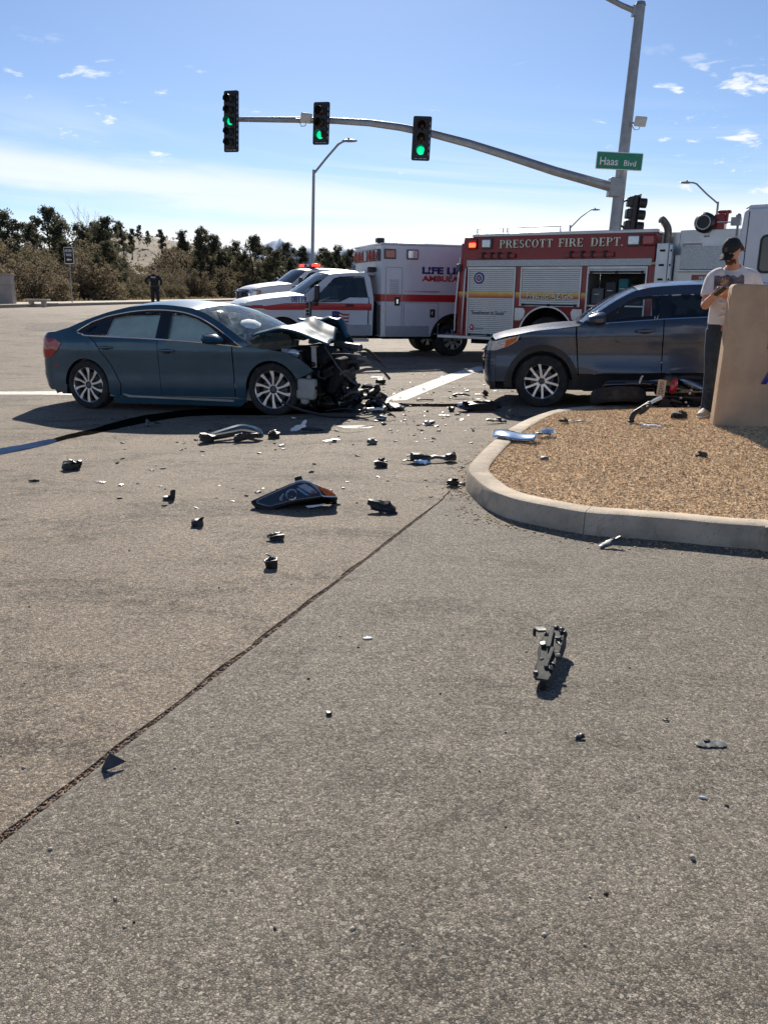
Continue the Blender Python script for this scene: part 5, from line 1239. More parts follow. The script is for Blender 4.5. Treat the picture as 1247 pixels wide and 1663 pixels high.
text('lettering', 'LIFE LINE', 1.30, .165, M_navy, amb, (-.875, -.006, 1.975), bold=.05, ext=.004)
text('lettering', 'AMBULANCE', 1.44, .135, M_lred, amb, (-.875, -.006, 1.80), bold=.045, ext=.004)
mb = MB(); mb.b2((-.695, -.014, 2.03), (-.615, -.010, 2.05)); mb.b2((-.665, -.0145, 2.0), (-.645, -.0105, 2.08)); mb.build('letter_star', M_wsign, amb)
mb = MB(); mb.lathe([(.56, -.02), (.62, -.02), (.62, .03), (.56, .03)], Matrix.Translation((0, 0, .42)), 40, True)
mb.v = [v if v[2] > bz0 + .02 else (v[0], v[1], bz0 + .02) for v in mb.v]; mb.build('arch_trim', M_black, amb)
mb = MB(); mb.grid(lambda u, v: (.55 * math.cos(math.pi * u), .09 + .7 * v, .42 + .55 * math.sin(math.pi * u)), 16, 2); mb.build('wheel_liner', M_dark, amb)
for y, sg in ((.14, -1), (.42, 1), (bw - .42, -1), (bw - .14, 1)): wheel(amb, (0, y, .41), .41, .24, .25, SP_STEEL, sg)

# ------------------------------------------------------------------ white pickup with light bar
pk = Vector((-4.95, 30.8, 0)); pk.z = gz(pk.x, pk.y); an2 = R(28)
pick = thing('emergency_pickup', 'white crew cab pickup with a lit red light bar parked behind the ambulance', 'pickup truck')
set_frame(pick, frame_mat(pk, Vector((math.cos(an2), math.sin(an2), 0))))
wP, bpP = truck_cab(pick, 1.75, 1.0, True, False)
bpP('bed_side', M_white, [(2.70, .55)] + arch_pts(3.35, .43, .51, .58) + [(4.5, .60), (4.5, 1.38), (2.70, 1.40)])
mb = MB(); mb.b2((4.46, .1, .55), (6.23, 1.9, .70)); mb.build('bed_floor', M_dark, pick)
for sg in (-1, 1): wheel(pick, (5.10, 1 + sg * .86, .41), .41, .26, .25, SP_STEEL, sg)
mb = MB(); mb.b2((2.62, .28, 2.045), (2.86, 1.72, 2.085)); lb = mb.build('light_bar', M_black, pick, bev=.01)
for k in range(6):
    mb = MB(); mb.b2((2.60, .27 + k * .245, 2.087), (2.88, .27 + k * .245 + .235, 2.19)); mb.build('bar_lens', (M_barlit, M_redl, M_clear, M_redl, M_barlit, M_barlit)[k], lb, bev=.02)
text('lettering', 'FD', .16, .12, M_navy, pick, (1.55, .0, 1.17), ext=.002, bold=.03)

# ------------------------------------------------------------------ fire engine (near side at y = 0, rear at x = 0)
d_ = c_r * (745 - 623.5) / F - c_u * (477 - 831.5) / F + c_f; pfz = c_o + d_ * 18.5
fe = thing('fire_engine', 'red fire engine with roll-up lockers and white cab on the right', 'fire truck')
set_frame(fe, frame_mat((pfz.x, pfz.y, 0), (math.cos(R(33)), -math.sin(R(33)), 0)))
FW = 2.45
def fb(a, b_, nm, m_, par=fe, bev=0.0): return MB().b2(a, b_).build(nm, m_, par, bev=bev)
# rear slope post + main shell
body = [(-.02, .55), (.22, .55), (.22, 2.16), (4.30, 2.16), (4.30, 2.74), (.10, 2.72), (.06, 2.5), (-.06, 1.5)]
mb = MB(); mb.prism(body, .0, .10); mb.prism(body, FW - .10, FW); mb.build('body_side', M_red, fe, bev=.01)
fb((.05, .101, 2.20), (4.30, FW - .101, 2.70), 'hose_bed', M_red)
fb((-.02, .101, .55), (.05, FW - .101, 2.6), 'rear_panel', M_red)
mb = MB(); mb.b2((.30, -.015, 2.722), (4.32, .14, 2.79)); mb.b2((.30, FW - .14, 2.722), (4.32, FW + .015, 2.79)); mb.build('top_rail', M_alum, fe, bev=.012)
fb((.32, .15, 2.72), (4.3, FW - .15, 2.76), 'hose_cover', M_alum)
fb((.18, -.02, 2.105), (4.26, -.001, 2.24), 'tread_plate_strip', pm('tread_plate', (.42, .44, .45), .45, .6, var=.25, scale=60), fe, .004)
for xa, xb in ((-.02, .22), (1.38, 1.49), (2.855, 2.965), (4.20, 4.33)): fb((xa + .002, .004, .55 if xa < 4 else .6), (xb - .002, .10, 2.10), 'door_post', M_red)
fb((1.385, .006, .60), (1.53, .09, .66), 'lower_panel', M_red); fb((2.73, .006, .60), (2.96, .09, .66), 'lower_panel', M_red)
ar = [(1.385, .66), (1.385, 1.275), (2.96, 1.275), (2.96, .66)] + arc(2.13, .66, .60, 0, 180, 24)
mb = MB(); mb.prism(ar, .006, .09); mb.build('wheel_panel', M_red, fe)
mb = MB(); a1 = arc(2.13, .66, .60, 0, 180, 24); a2 = arc(2.13, .66, .632, 180, 0, 24); mb.prism(a1 + a2, -.02, .03); mb.build('arch_trim', M_alum, fe)
mb = MB(); mb.grid(lambda u, v: (2.13 + .595 * math.cos(math.pi * u), .05 + .8 * v, .66 + .595 * math.sin(math.pi * u)), 18, 2); mb.b2((1.5, .7, .5), (2.8, .75, 1.3)); mb.build('wheel_liner', M_dark, fe)
for y, sg in ((.20, -1), (.50, 1), (FW - .50, -1), (FW - .2, 1)): wheel(fe, (2.13, y, .53), .53, .29, .30, SP_STEEL, sg)
for cx in (1.56, 2.74):
    pl = [(cx - .17, 1.24), (cx + .04, 1.24), (cx + .08, 1.16), (cx + .05, 1.04), (cx - .03, .97), (cx - .17, .97)] if cx < 2 else [(cx + .17, 1.24), (cx - .04, 1.24), (cx - .08, 1.16), (cx - .05, 1.04), (cx + .03, .97), (cx + .17, .97)]
    mb = MB(); mb.prism(pl, -.012, .005); mb.build('bottle_hatch', M_alum, fe, bev=.006)
def shutter(x0, x1, z0, z1, open_=0.0):
    fr = bpy.data.objects.new('roll_shutter', None); COL.objects.link(fr); fr.parent = fe
    mb = MB(); t_ = .032
    mb.b2((x0, -.022, z0), (x0 + t_, .06, z1)); mb.b2((x1 - t_, -.022, z0), (x1, .06, z1)); mb.b2((x0 + t_ + .001, -.022, z1 - t_ * 1.6), (x1 - t_ - .001, .06, z1)); mb.build('shutter_frame', M_alum, fr, bev=.003)
    zb = z0 + (z1 - z0) * open_; h = .042; n_ = int((z1 - t_ * 1.6 - zb - .04) / h)
    base_ = None
    for k in range(n_):
        z = z1 - t_ * 1.6 - .003 - (k + 1) * h
        o = MB(); o.prism([(-.004, z + .002), (-.010, z + .010), (-.010, z + h - .010), (-.004, z + h - .002), (.012, z + h - .002), (.012, z + .002)], x0 + t_ + .002, x1 - t_ - .002, 'yz')
        if base_ is None: base_ = o.build('slat', M_shut, fr); zr = z
        else:
            c_ = base_.copy(); COL.objects.link(c_); c_.location.z = z - zr
    zl = z1 - t_ * 1.6 - n_ * h - .05
    mb = MB(); mb.b2((x0 + t_ + .002, -.02, zl), (x1 - t_ - .002, .014, zl + .048)); bb = mb.build('bottom_bar', M_alum, fr, bev=.004)
    mb = MB(); mb.tube([(x0 + .07, -.05, zl + .03), (x1 - .07, -.05, zl + .03)], .014, 8)
    for k in (x0 + .09, (x0 + x1) / 2, x1 - .09): mb.box((k, -.035, zl + .03), (.05, .04, .05))
    mb.build('pull_bar', M_black, bb)
    mb = MB(); mb.b2((x0 + t_, .014, zl + .048), (x1 - t_, .03, z1 - t_)); mb.build('shutter_backing', M_shut, fr)
    return fr
shutter(.22, 1.375, .60, 2.095); shutter(1.492, 2.852, 1.28, 2.095); shutter(2.967, 4.195, .62, 2.095, .885)
# open locker contents
fb((2.99, .75, .6), (4.18, .80, 2.05), 'locker_back', M_int); fb((2.99, .06, 1.30), (4.18, .74, 1.33), 'locker_shelf', M_alum); fb((2.99, .06, .60), (4.18, .74, .64), 'locker_floor', M_alum); fb((2.969, .10, .6), (2.985, .75, 2.05), 'locker_wall', M_alum); fb((4.18, .10, .6), (4.197, .75, 2.05), 'locker_wall', M_alum)
for k, (x, z, dx, dz, m_, lab) in enumerate(((3.15, 1.335, .26, .34, M_grey, 'grey equipment case on the open locker shelf'), (3.42, 1.335, .22, .46, M_int, 'dark equipment case in the middle of the open locker'), (3.68, 1.335, .2, .52, M_fabric, 'teal gear bag standing in the open locker'), (3.95, 1.335, .26, .42, M_int, 'black gear bag at the right end of the open locker'), (3.25, .645, .4, .4, M_grey, 'large grey box on the open locker floor'))):
    x0_ = fe.matrix_world @ Vector((x, .35, z)); o = thing('equipment_case', lab, 'equipment case', x0_, (0, 0, -R(33)))
    mb = MB(); mb.b2((-dx / 2, -.2, 0), (dx / 2, .2, dz)); mb.build('case', m_, o, bev=.025)
    mb = MB(); mb.tube([(-.06, -.205, dz * .62), (-.05, -.23, dz * .62), (.05, -.23, dz * .62), (.06, -.205, dz * .62)], .012, 6); mb.build('handle', M_alum, o)
# stripe graded yellow to red, pieces between the frames
grad = [pm('stripe_band_%s' % n_, c_, .4, 0, .3) for n_, c_ in (('top', (.78, .52, .06)), ('upper', (.76, .40, .04)), ('middle', (.72, .26, .03)), ('lower', (.62, .13, .02)), ('bottom', (.45, .05, .015)))]
for k in range(5):
    z1_ = 1.565 - k * .026; mb = MB()
    for xa, xb, yy in ((.0, .215, .001), (.255, 1.34, -.0125), (1.385, 1.488, .001), (1.526, 2.818, -.0125), (2.86, 2.962, .001), (4.205, 4.326, .001)): mb.b2((xa, yy - .004, z1_ - .0255), (xb, yy, z1_))
    mb.build('reflective_stripe', grad[k], fe)
for xa, xb, yy in ((.255, 1.34, -.0125), (1.526, 2.818, -.0125)): fb((xa, yy - .005, 1.418), (xb, yy, 1.432), 'pinstripe', M_wsign)
# serif lettering
def serif_text(s_, x, z, h, wtot, par):
    st, th_, sf = .17, .075, .07
    def rect(a, b_, c, d): return [(a, b_), (c, b_), (c, d), (a, d)]
    def stem(x_): return [rect(x_, 0, x_ + st, 1), rect(x_ - sf, 0, x_ + st + sf, .06), rect(x_ - sf, .94, x_ + st + sf, 1)]
    def bowl(cx, cz, rx, rz, a0, a1, n=12, tk=.16):
        out = []
        for i in range(n):
            q0, q1 = R(a0 + (a1 - a0) * i / n), R(a0 + (a1 - a0) * (i + 1) / n)
            f = lambda a, k: (cx + (rx - k * tk * abs(math.cos(a)) - k * .06 * abs(math.sin(a))) * math.cos(a), cz + (rz - k * .07) * math.sin(a))
            out.append([f(q0, 0), f(q1, 0), f(q1, 1), f(q0, 1)])
        return out
    G = {'P': (.62, stem(.07) + [rect(.24, .93, .34, 1), rect(.24, .46, .34, .53)] + bowl(.32, .73, .28, .27, -90, 90)),
         'R': (.72, stem(.07) + [rect(.24, .93, .34, 1), rect(.24, .47, .34, .54)] + bowl(.32, .735, .28, .265, -90, 90) + [[(.33, .5), (.48, .5), (.74, 0), (.56, 0)]]),
         'E': (.62, stem(.07) + [rect(.24, .92, .56, 1), rect(.24, 0, .58, .08), rect(.24, .46, .44, .54), rect(.50, .78, .56, .93), rect(.52, .07, .58, .24), rect(.41, .38, .45, .62)]),
         'F': (.58, stem(.07) + [rect(.24, .92, .56, 1), rect(.24, .46, .44, .54), rect(.50, .76, .56, .93), rect(.41, .36, .45, .64)]),
         'S': (.56, bowl(.29, .74, .23, .26, 25, 270, 14, .13) + bowl(.28, .255, .25, .255, 90, -160, 14, .13)),
         'C': (.66, bowl(.36, .5, .32, .5, 40, 320, 20) + [rect(.56, .70, .62, .98)]), 'O': (.74, bowl(.37, .5, .34, .5, 0, 360, 24)),
         'T': (.68, [rect(.255, 0, .425, 1), rect(.18, 0, .50, .06), rect(.04, .92, .64, 1), rect(.04, .74, .10, .93), rect(.58, .74, .64, .93)]),
         'I': (.34, stem(.07)), 'D': (.74, stem(.07) + [rect(.24, .93, .36, 1), rect(.24, 0, .36, .07)] + bowl(.34, .5, .36, .5, -90, 90)), '.': (.2, [rect(.04, 0, .18, .15)]), ' ': (.42, [])}
    total = sum(G[c][0] + .05 for c in s_); k = wtot / total
    for c in s_:
        if G[c][1]:
            lt = None
            for lay, (mat_, dx, yy) in enumerate(((M_blk_paint, .012, -.004), (M_gold, 0, -.009))):
                mb = MB()
                for i, pl in enumerate(G[c][1]): mb.prism([(x + p[0] * k + dx, z + p[1] * h - dx) for p in pl], yy - i * .00006, yy + .004)
                lt = mb.build('letter' if lay else 'letter_shadow', mat_, par if lay == 0 else lt, ang=180)
        x += (G[c][0] + .05) * k
serif_text('PRESCOTT', .955, 2.485, .165, 1.235, fe); serif_text('FIRE', 2.30, 2.485, .165, .545, fe); serif_text('DEPT.', 2.99, 2.485, .165, .68, fe)
text('letter_shadow', 'Prescott-AZ.Gov', 1.06, .12, M_blk_paint, fe, (1.668, -.0215, 1.424), ext=.001, bold=.022)
text('lettering', 'Prescott-AZ.Gov', 1.06, .12, M_gold, fe, (1.66, -.024, 1.432), ext=.003, bold=.012)
text('lettering', '"Southwest in Santa"', .86, .085, M_grey, fe, (.33, -.015, 1.08), ext=.003, shear=.3, bold=.004)
sl_ = bpy.data.objects.new('round_seal', None); COL.objects.link(sl_); sl_.parent = fe; sl_.location = (.50, -.013, 1.86)
for r_, m_, y in ((.125, M_navy, 0), (.085, M_wsign, -.003), (.068, M_navy, -.006)):
    mb = MB(); mb.lathe([(0, y - .003), (r_, y - .003), (r_, y + .002)], n=28); mb.build('seal_disc', m_, sl_)
mb = MB(); mb.prism([(-.04, .035), (.04, .035), (.035, -.02), (0, -.05), (-.035, -.02)], -.014, -.009); mb.build('seal_shield', pm('seal_rose', (.5, .2, .25), .5), sl_)
mb = MB(); mb.ell((.36, -.016, .80), (.055, .004, .06)); mb.box((.39, -.016, .745), (.03, .008, .05), (0, 35, 0)); em = mb.build('round_emblem', M_lred, fe)
mb = MB(); mb.ell((.36, -.021, .80), (.026, .003, .03)); mb.build('emblem_hole', M_shut, em)
text('lettering', 'ROSENBAUER', .22, .022, M_grey, fe, (.44, -.014, .755), ext=.002)
# lamps
for x, m_, w_, nm in ((.32, M_redlit, .16, 'lit_warning_lamp'), (.66, M_clear, .20, 'scene_lamp'), (3.875, M_clear, .22, 'scene_lamp'), (4.17, M_redl, .22, 'warning_lamp')):
    fr = fb((x - w_ / 2 - .025, -.045, 2.47), (x + w_ / 2 + .025, .0, 2.69), 'lamp_frame', M_grey if m_ is M_clear else M_red, fe, .02)
    fb((x - w_ / 2, -.07, 2.50 if m_ is not M_redlit else 2.51), (x + w_ / 2, -.044, 2.665 if m_ is not M_redlit else 2.60), nm, m_, fr, .015)
for x0, x1 in ((.46, 1.35), (2.45, 3.5)):
    mb = MB(); mb.b2((x0, -.06, 2.275), (x1, -.012, 2.365)); tl = mb.build('tool_tray', M_red, fe, bev=.008)
    for k in (.12, .35, .55, .8): fb((x0 + (x1 - x0) * k, -.09, 2.265), (x0 + (x1 - x0) * k + .045, -.001, 2.40), 'tray_clamp', M_black, tl, .006)
# tail board, grab rails, rear post
mb = MB(); mb.b2((-.52, -.02, .53), (1.40, .10, .60)); mb.b2((-.52, .101, .53), (-.03, FW, .60)); mb.build('tail_board', M_alum, fe, bev=.01)
mb = MB(); mb.tube([(-.06, -.04, .7), (-.045, -.06, 1.2), (.03, -.04, 2.3)], .02, 8); mb.tube([(.12, -.03, .64), (.12, -.05, .7), (.17, -.05, 2.0), (.17, -.03, 2.06)], .018, 8); mb.build('grab_rail', M_alum, fe)
mb = MB(); mb.box((.0, -.04, 2.08), (.09, .10, .16)); mb.box((-.2, -.04, 1.9), (.06, .06, .14)); mb.build('marker_lamp', M_grey, fe, bev=.015)
mb = MB()
for x0, x1 in ((.38, 1.0), (1.1, 2.3)): mb.tube([(x0, .05, 2.79), (x0, .05, 2.90), (x1, .05, 2.90), (x1, .05, 2.79)], .016, 8)
mb.build('roof_handrail', M_alum, fe)
fb((.2, .3, .42), (6.5, FW - .3, .56), 'chassis', M_dark)
# ladder bundle end, exhaust stack, pump panel
mb = MB(); mb.b2((4.34, -.05, .75), (4.57, .10, 2.52)); mb.b2((4.572, -.03, .75), (4.64, .10, 2.50)); ld = mb.build('ladder_channel', M_alum, fe, bev=.012)
for k in range(6):
    mb = MB(); mb.b2((4.41, -.056, 2.36 - .27 * k), (4.51, -.049, 2.40 - .27 * k)); mb.b2((4.60, -.036, 2.36 - .27 * k), (4.63, -.029, 2.40 - .27 * k)); mb.build('channel_slot', M_dark, ld)
mb = MB(); pts = catmull([(4.46, .22, 2.3), (4.46, .22, 2.62), (4.45, .20, 2.80), (4.38, .12, 2.93), (4.33, .06, 2.97)], 5); mb.tube(pts, [.072] * (len(pts) - 1) + [.05], 14); mb.build('exhaust_elbow', pm('sooty_steel', (.20, .175, .155), .5, .4, var=.4), fe)
fb((4.66, .15, .5), (5.78, FW - .15, 2.30), 'pump_housing', M_alum)
fb((4.65, .4, 2.30), (5.8, FW - .3, 2.78), 'pump_deck', M_alum, fe, .01); fb((4.305, .38, .6), (4.655, FW - .12, 2.74), 'front_bulkhead', M_alum, fe)
fb((4.78, .06, 2.03), (5.72, .149, 2.45), 'tread_panel', pm('tread_plate', (0, 0, 0)), fe, .006)
mb = MB()
for i in range(20):
    for j in range(9):
        x, z = 4.82 + i * .045 + (j % 2) * .022, 2.07 + j * .042
        mb.box((x, .057, z), (.026, .006, .007), (0, 45 if (i + j) % 2 else -45, 0))
tag(mb.build('tread_bumps', M_alum, fe), kind='stuff')
fb((4.74, .03, 1.985), (5.76, .149, 2.02), 'panel_ledge', M_alum, fe, .006); fb((4.76, .10, .7), (5.74, .149, 1.98), 'pump_panel', M_shut)
mb = MB(); mb.tube([(4.82, .05, 2.47), (4.82, .03, 2.50), (5.15, .03, 2.50), (5.15, .05, 2.47)], .025, 8); mb.build('panel_rail', M_alum, fe)
lp = fb((5.02, .085, 1.80), (5.60, .099, 1.93), 'name_plate', M_red, fe, .004); text('lettering', 'PRESCOTT', .40, .07, M_gold, lp, (5.16, .084, 1.832), ext=.003, bold=.02)
for x, z in ((4.95, 1.55), (5.2, 1.55), (5.45, 1.55), (5.1, 1.2), (5.4, 1.2)):
    mb = MB(); mb.lathe([(0, 0), (.08, 0), (.09, .02), (.09, .05)], Matrix.Translation((x, .055, z)), 18); mb.build('gauge', M_black, fe)
# deck monitor
mo_ = bpy.data.objects.new('deck_monitor', None); COL.objects.link(mo_); mo_.parent = fe; mo_.location = (5.10, .5, 2.78)
mb = MB(); mb.lathe([(0, -.16), (.15, -.16), (.19, -.10), (.19, .06), (.12, .14)], Matrix.Translation((0, -.1, .12)), 24); mb.build('nozzle', M_black, mo_)
mb = MB(); mb.lathe([(.120, -.185), (.132, -.185), (.132, -.17)], Matrix.Translation((0, -.1, .12)), 24); mb.build('nozzle_ring', M_alum, mo_)
mb = MB(); mb.box((.24, .05, .10), (.20, .22, .36)); mb.box((.30, .05, .32), (.24, .12, .06)); mb.cyl((.24, .05, -.2), (.24, .05, 0), .09); mb.cyl((.36, .0, .1), (.36, .0, .34), .03); mb.tube([(0, 0, .1), (.24, .05, .12)], .08, 10); mb.build('monitor_body', M_red, mo_, bev=.02)
mb = MB(); mb.cyl((.0, 0, -.08), (.1, 0, -.08), .12); mb.cyl((.1, .05, -.30), (.1, .05, -.05), .11); mb.build('monitor_base', M_alum, mo_)
# cab
cabp = [(5.83, .55), (5.83, 2.35), (5.87, 3.02), (5.93, 3.09), (8.6, 3.09), (8.9, 2.6), (9.0, 1.6), (9.0, .55)]
mb = MB(); mb.prism(cabp, -.06, .04); mb.prism(cabp, FW - .04, FW + .06); mb.build('cab_side', M_white, fe, bev=.02)
mb = MB(); mb.prism(cabp, .041, FW - .041); mb.build('cab_shell', M_white, fe, bev=.02)
mb = MB(); mb.prism([(5.86, 3.092), (8.6, 3.092), (8.5, 3.16), (5.95, 3.16)], .0, FW); mb.build('cab_roof_cap', M_white, fe, bev=.02)
mb = MB(); pl = rrect(6.20, 6.95, 1.95, 2.63, .11, 6); mb.prism(pl, -.075, -.058); wn = mb.build('crew_window_seal', M_black, fe, bev=.008)
mb = MB(); mb.prism(inset(pl, .045), -.082, -.070); mb.build('crew_window', M_gloss, wn)
mb = MB(); mb.b2((5.955, -.068, .7), (5.968, -.058, 3.04)); mb.build('door_seam', M_dark, fe)
mb = MB(); mb.tube([(5.99, -.06, 1.2), (5.99, -.11, 1.25), (5.99, -.11, 1.85), (5.99, -.06, 1.9)], .018, 8); mb.build('cab_grab_rail', M_alum, fe)
mb = MB(); mb.cyl((5.76, .05, 2.5), (5.76, .05, 2.82), .022); mb.box((5.73, .03, 2.88), (.16, .16, .14)); mb.ell((5.76, .03, 2.97), (.05, .05, .05)); mb.tube([(5.40, .0, 2.87), (5.66, .02, 2.87)], .012, 6); mb.build('telescopic_lamp', M_steel, fe)
for y, sg in ((.20, -1), (FW - .2, 1)): wheel(fe, (7.6, y, .53), .53, .32, .30, SP_STEEL, sg)

# ------------------------------------------------------------------ motorcycle lying on its side
mx, my = 2.80, 9.90
moto = thing('fallen_motorcycle', 'black sport motorcycle lying on its side between the kerb and the SUV', 'motorcycle', (mx, my, gz(mx, my) + .07), (0, 0, R(-4)))
wp = bpy.data.objects.new('rear_wheel', None); COL.objects.link(wp); wp.parent = moto; wp.location = (0, 0, .175); wp.rotation_euler = (R(90 - 15), 0, R(6))
mb = MB(); mb.lathe([(.215, -.070), (.235, -.082), (.29, -.09), (.318, -.06), (.326, 0), (.318, .06), (.29, .09), (.235, .082), (.215, .07)], n=40, closed=False); mb.build('tyre', M_rub, wp)
mb = MB(); mb.lathe([(.215, -.075), (.225, -.07), (.19, -.04), (.19, .04), (.225, .07), (.215, .075)], n=32); SP_M = spk(5, [(.2, -.12), (.97, -.08), (.97, .08), (.2, .12)]); SP_M(mb, .2, .03); SP_M(mb, .2, -.03); mb.build('rim', M_gloss, wp)
mb = MB(); mb.lathe([(.06, .085), (.115, .085), (.115, .09), (.06, .09)], n=24, closed=True); mb.build('brake_disc', M_alum, wp)
mb = MB(); mb.tube([(0, .0, .30), (.3, .05, .30), (.62, .12, .27)], [(.03, .05)] * 3, 8); mb.tube([(0, 0, .06), (.62, .12, .08)], .03, 8); mb.build('swing_arm', M_gloss, moto)
mb = MB(); mb.tube(catmull([(-.16, -.10, .335), (.05, -.11, .345), (.38, -.08, .345), (.55, -.02, .32), (.8, .1, .2)], 4), [.045] * 10 + [.035] * 7, 12); mb.tube([(-.19, -.10, .334), (-.16, -.10, .335)], .03, 10); mb.build('exhaust', M_gloss, moto)
mb = MB(); mb.tube([(-.2, -.03, .315), (.1, -.06, .318), (.4, -.05, .30)], [(.012, .05)] * 3, 6); mb.build('chain_guard', M_grey, moto)
mb = MB(); mb.tube(catmull([(.50, -.36, .40), (.55, -.18, .40), (.66, .05, .32), (.8, .2, .26)], 4), [(.04, .07)] * 4 + [(.07, .10)] * 4 + [(.10, .13)] * 5, 10); mb.build('tail_cowl', M_gloss, moto)
mb = MB(); mb.ell((.535, -.385, .36), (.045, .04, .095), M=Matrix.Rotation(R(10), 4, 'Y')); mb.build('tail_light', M_redl, moto)
pl_ = bpy.data.objects.new('licence_plate', None); COL.objects.link(pl_); pl_.parent = moto; pl_.location = (.395, -.40, .335); pl_.rotation_euler = (R(-8), R(6), R(5))
mb = MB(); mb.prism(rrect(-.048, .048, -.098, .098, .012, 3), -.003, .003); mb.build('plate', pm('plate_tan', (.52, .40, .26), .5, var=.2, scale=20), pl_)
tx = text('plate_number', 'TZAY01', .15, .05, M_navy, pl_, (.025, -.0045, -.075), ext=.001, bold=.01); tx.rotation_euler = (R(90), R(-90), 0)
mb = MB(); mb.tube([(.42, -.38, .2), (.48, -.3, .25)], .016, 6); mb.box((.44, -.36, .12), (.10, .05, .20), (0, 20, 0)); mb.tube([(.5, -.36, .16), (.58, -.40, .06)], .014, 6); mb.build('plate_bracket', M_black, moto)
mb = MB(); mb.ell((.80, -.18, .36), (.16, .10, .035), M=Matrix.Rotation(R(22), 4, 'Y')); mb.build('side_panel', M_silver, moto)['label'] = 'pale shiny side panel'
mb = MB(); mb.ell((1.0, .22, .25), (.26, .17, .16)); mb.build('fuel_tank', M_gloss, moto)
mb = MB(); mb.ell((.74, -.02, .27), (.34, .20, .15), 20, 12, M=Matrix.Rotation(R(8), 4, 'Z')); mb.build('fairing', M_gloss, moto)
mb = MB(); mb.tube(catmull([(.15, .0, .26), (.45, -.05, .34), (.75, -.05, .43), (1.05, .05, .40)], 4), .026, 8); mb.tube([(.35, -.12, .18), (.6, -.18, .22), (.9, -.2, .20)], .03, 8); mb.build('frame_rail', M_black, moto)
mb = MB(); mb.tube([(.62, .1, .26), (.85, .2, .30)], [(.05, .12), (.06, .13)], 8); mb.build('seat', M_black, moto)
q = random.Random(31); mb = MB()
for i in range(22): mb.box((q.uniform(.62, 1.2), q.uniform(-.24, .2), q.uniform(.06, .32)), (q.uniform(.05, .2), q.uniform(.04, .14), q.uniform(.03, .12)), (q.uniform(-30, 30), q.uniform(-30, 30), q.uniform(0, 90)))
mb.b2((.66, -.1, .05), (1.15, .3, .25)); mb.build('engine', M_black, moto, bev=.008)
mb = MB()
for i in range(9): mb.ell((q.uniform(.65, 1.2), q.uniform(-.27, -.15), q.uniform(.10, .30)), (.018, .012, .018), 8, 6)
mb.tube([(.2, -.15, .36), (.22, -.16, .44), (.235, -.16, .45)], .012, 6); mb.tube([(.25, .0, .36), (.60, -.02, .40), (.7, .0, .38)], .013, 6); mb.build('bolts_and_pegs', M_alum, moto)['kind'] = 'stuff'
wp2 = bpy.data.objects.new('front_wheel', None); COL.objects.link(wp2); wp2.parent = moto; wp2.location = (1.62, .42, .17); wp2.rotation_euler = (R(80), 0, R(20))
mb = MB(); mb.lathe([(.22, -.05), (.29, -.06), (.312, 0), (.29, .06), (.22, .05)], n=36); mb.build('tyre', M_rub, wp2)
mb = MB(); mb.lathe([(.22, -.05), (.20, -.03), (.20, .03), (.22, .05)], n=28); SP_M(mb, .21, .03); mb.build('rim', M_gloss, wp2)
mb = MB(); mb.tube([(1.2, .25, .12), (1.62, .42, .06)], .03, 8); mb.tube([(1.2, .25, .30), (1.62, .42, .28)], .03, 8); mb.tube([(1.15, .2, .05), (1.18, .15, .30), (1.1, .05, .45)], .014, 8); mb.build('fork', M_alum, moto)

# ================================================================== PEOPLE
def hand(mb, w, d, n, curl, sc=1.0, thumb=1):
    """palm and five fingers from wrist w along d; n = palm normal (fingers curl towards it)"""
    w, d, n = Vector(w), Vector(d).normalized(), Vector(n); n = (n - d * n.dot(d)).normalized(); s_ = d.cross(n)
    pc = w + d * .05 * sc
    mb.tube([w - d * .01, w + d * .03 * sc, w + d * .065 * sc, w + d * .09 * sc], [(.020 * sc, .026 * sc), (.017 * sc, .038 * sc), (.016 * sc, .042 * sc), (.012 * sc, .040 * sc)], 10, up=n)
    for k, (off, L) in enumerate(((-.032, .070), (-.011, .080), (.011, .075), (.031, .060))):
        p = w + (d * .085 + s_ * off) * sc; pts = [p]; ang = R(12)
        for seg in (.42, .32, .26):
            ang += R(curl) * (1 + .12 * k); p = p + (d * math.cos(ang) + n * math.sin(ang)) * L * seg * sc; pts.append(p)
        mb.tube(pts, [.0095 * sc, .009 * sc, .0085 * sc, .0065 * sc], 7)
    p = w + (d * .025 - s_ * .030 * thumb) * sc; e1 = p + (d * .035 - s_ * .022 * thumb + n * .012) * sc; e2 = e1 + (d * .032 - s_ * .002 * thumb + n * .014) * sc
    mb.tube([p, e1, e2], [.014 * sc, .011 * sc, .008 * sc], 7)
def limb(mb, pts, rs, up=None, n=12):
    P = catmull([tuple(p) for p in pts], 4); L = len(P); rr = []
    for i in range(L):
        u = i / (L - 1) * (len(rs) - 1); k = min(int(u), len(rs) - 2); f_ = u - k
        a, b_ = rs[k], rs[k + 1]; a = a if isinstance(a, tuple) else (a, a); b_ = b_ if isinstance(b_, tuple) else (b_, b_)
        rr.append((a[0] + (b_[0] - a[0]) * f_, a[1] + (b_[1] - a[1]) * f_))
    mb.tube(P, rr, n, up=up)

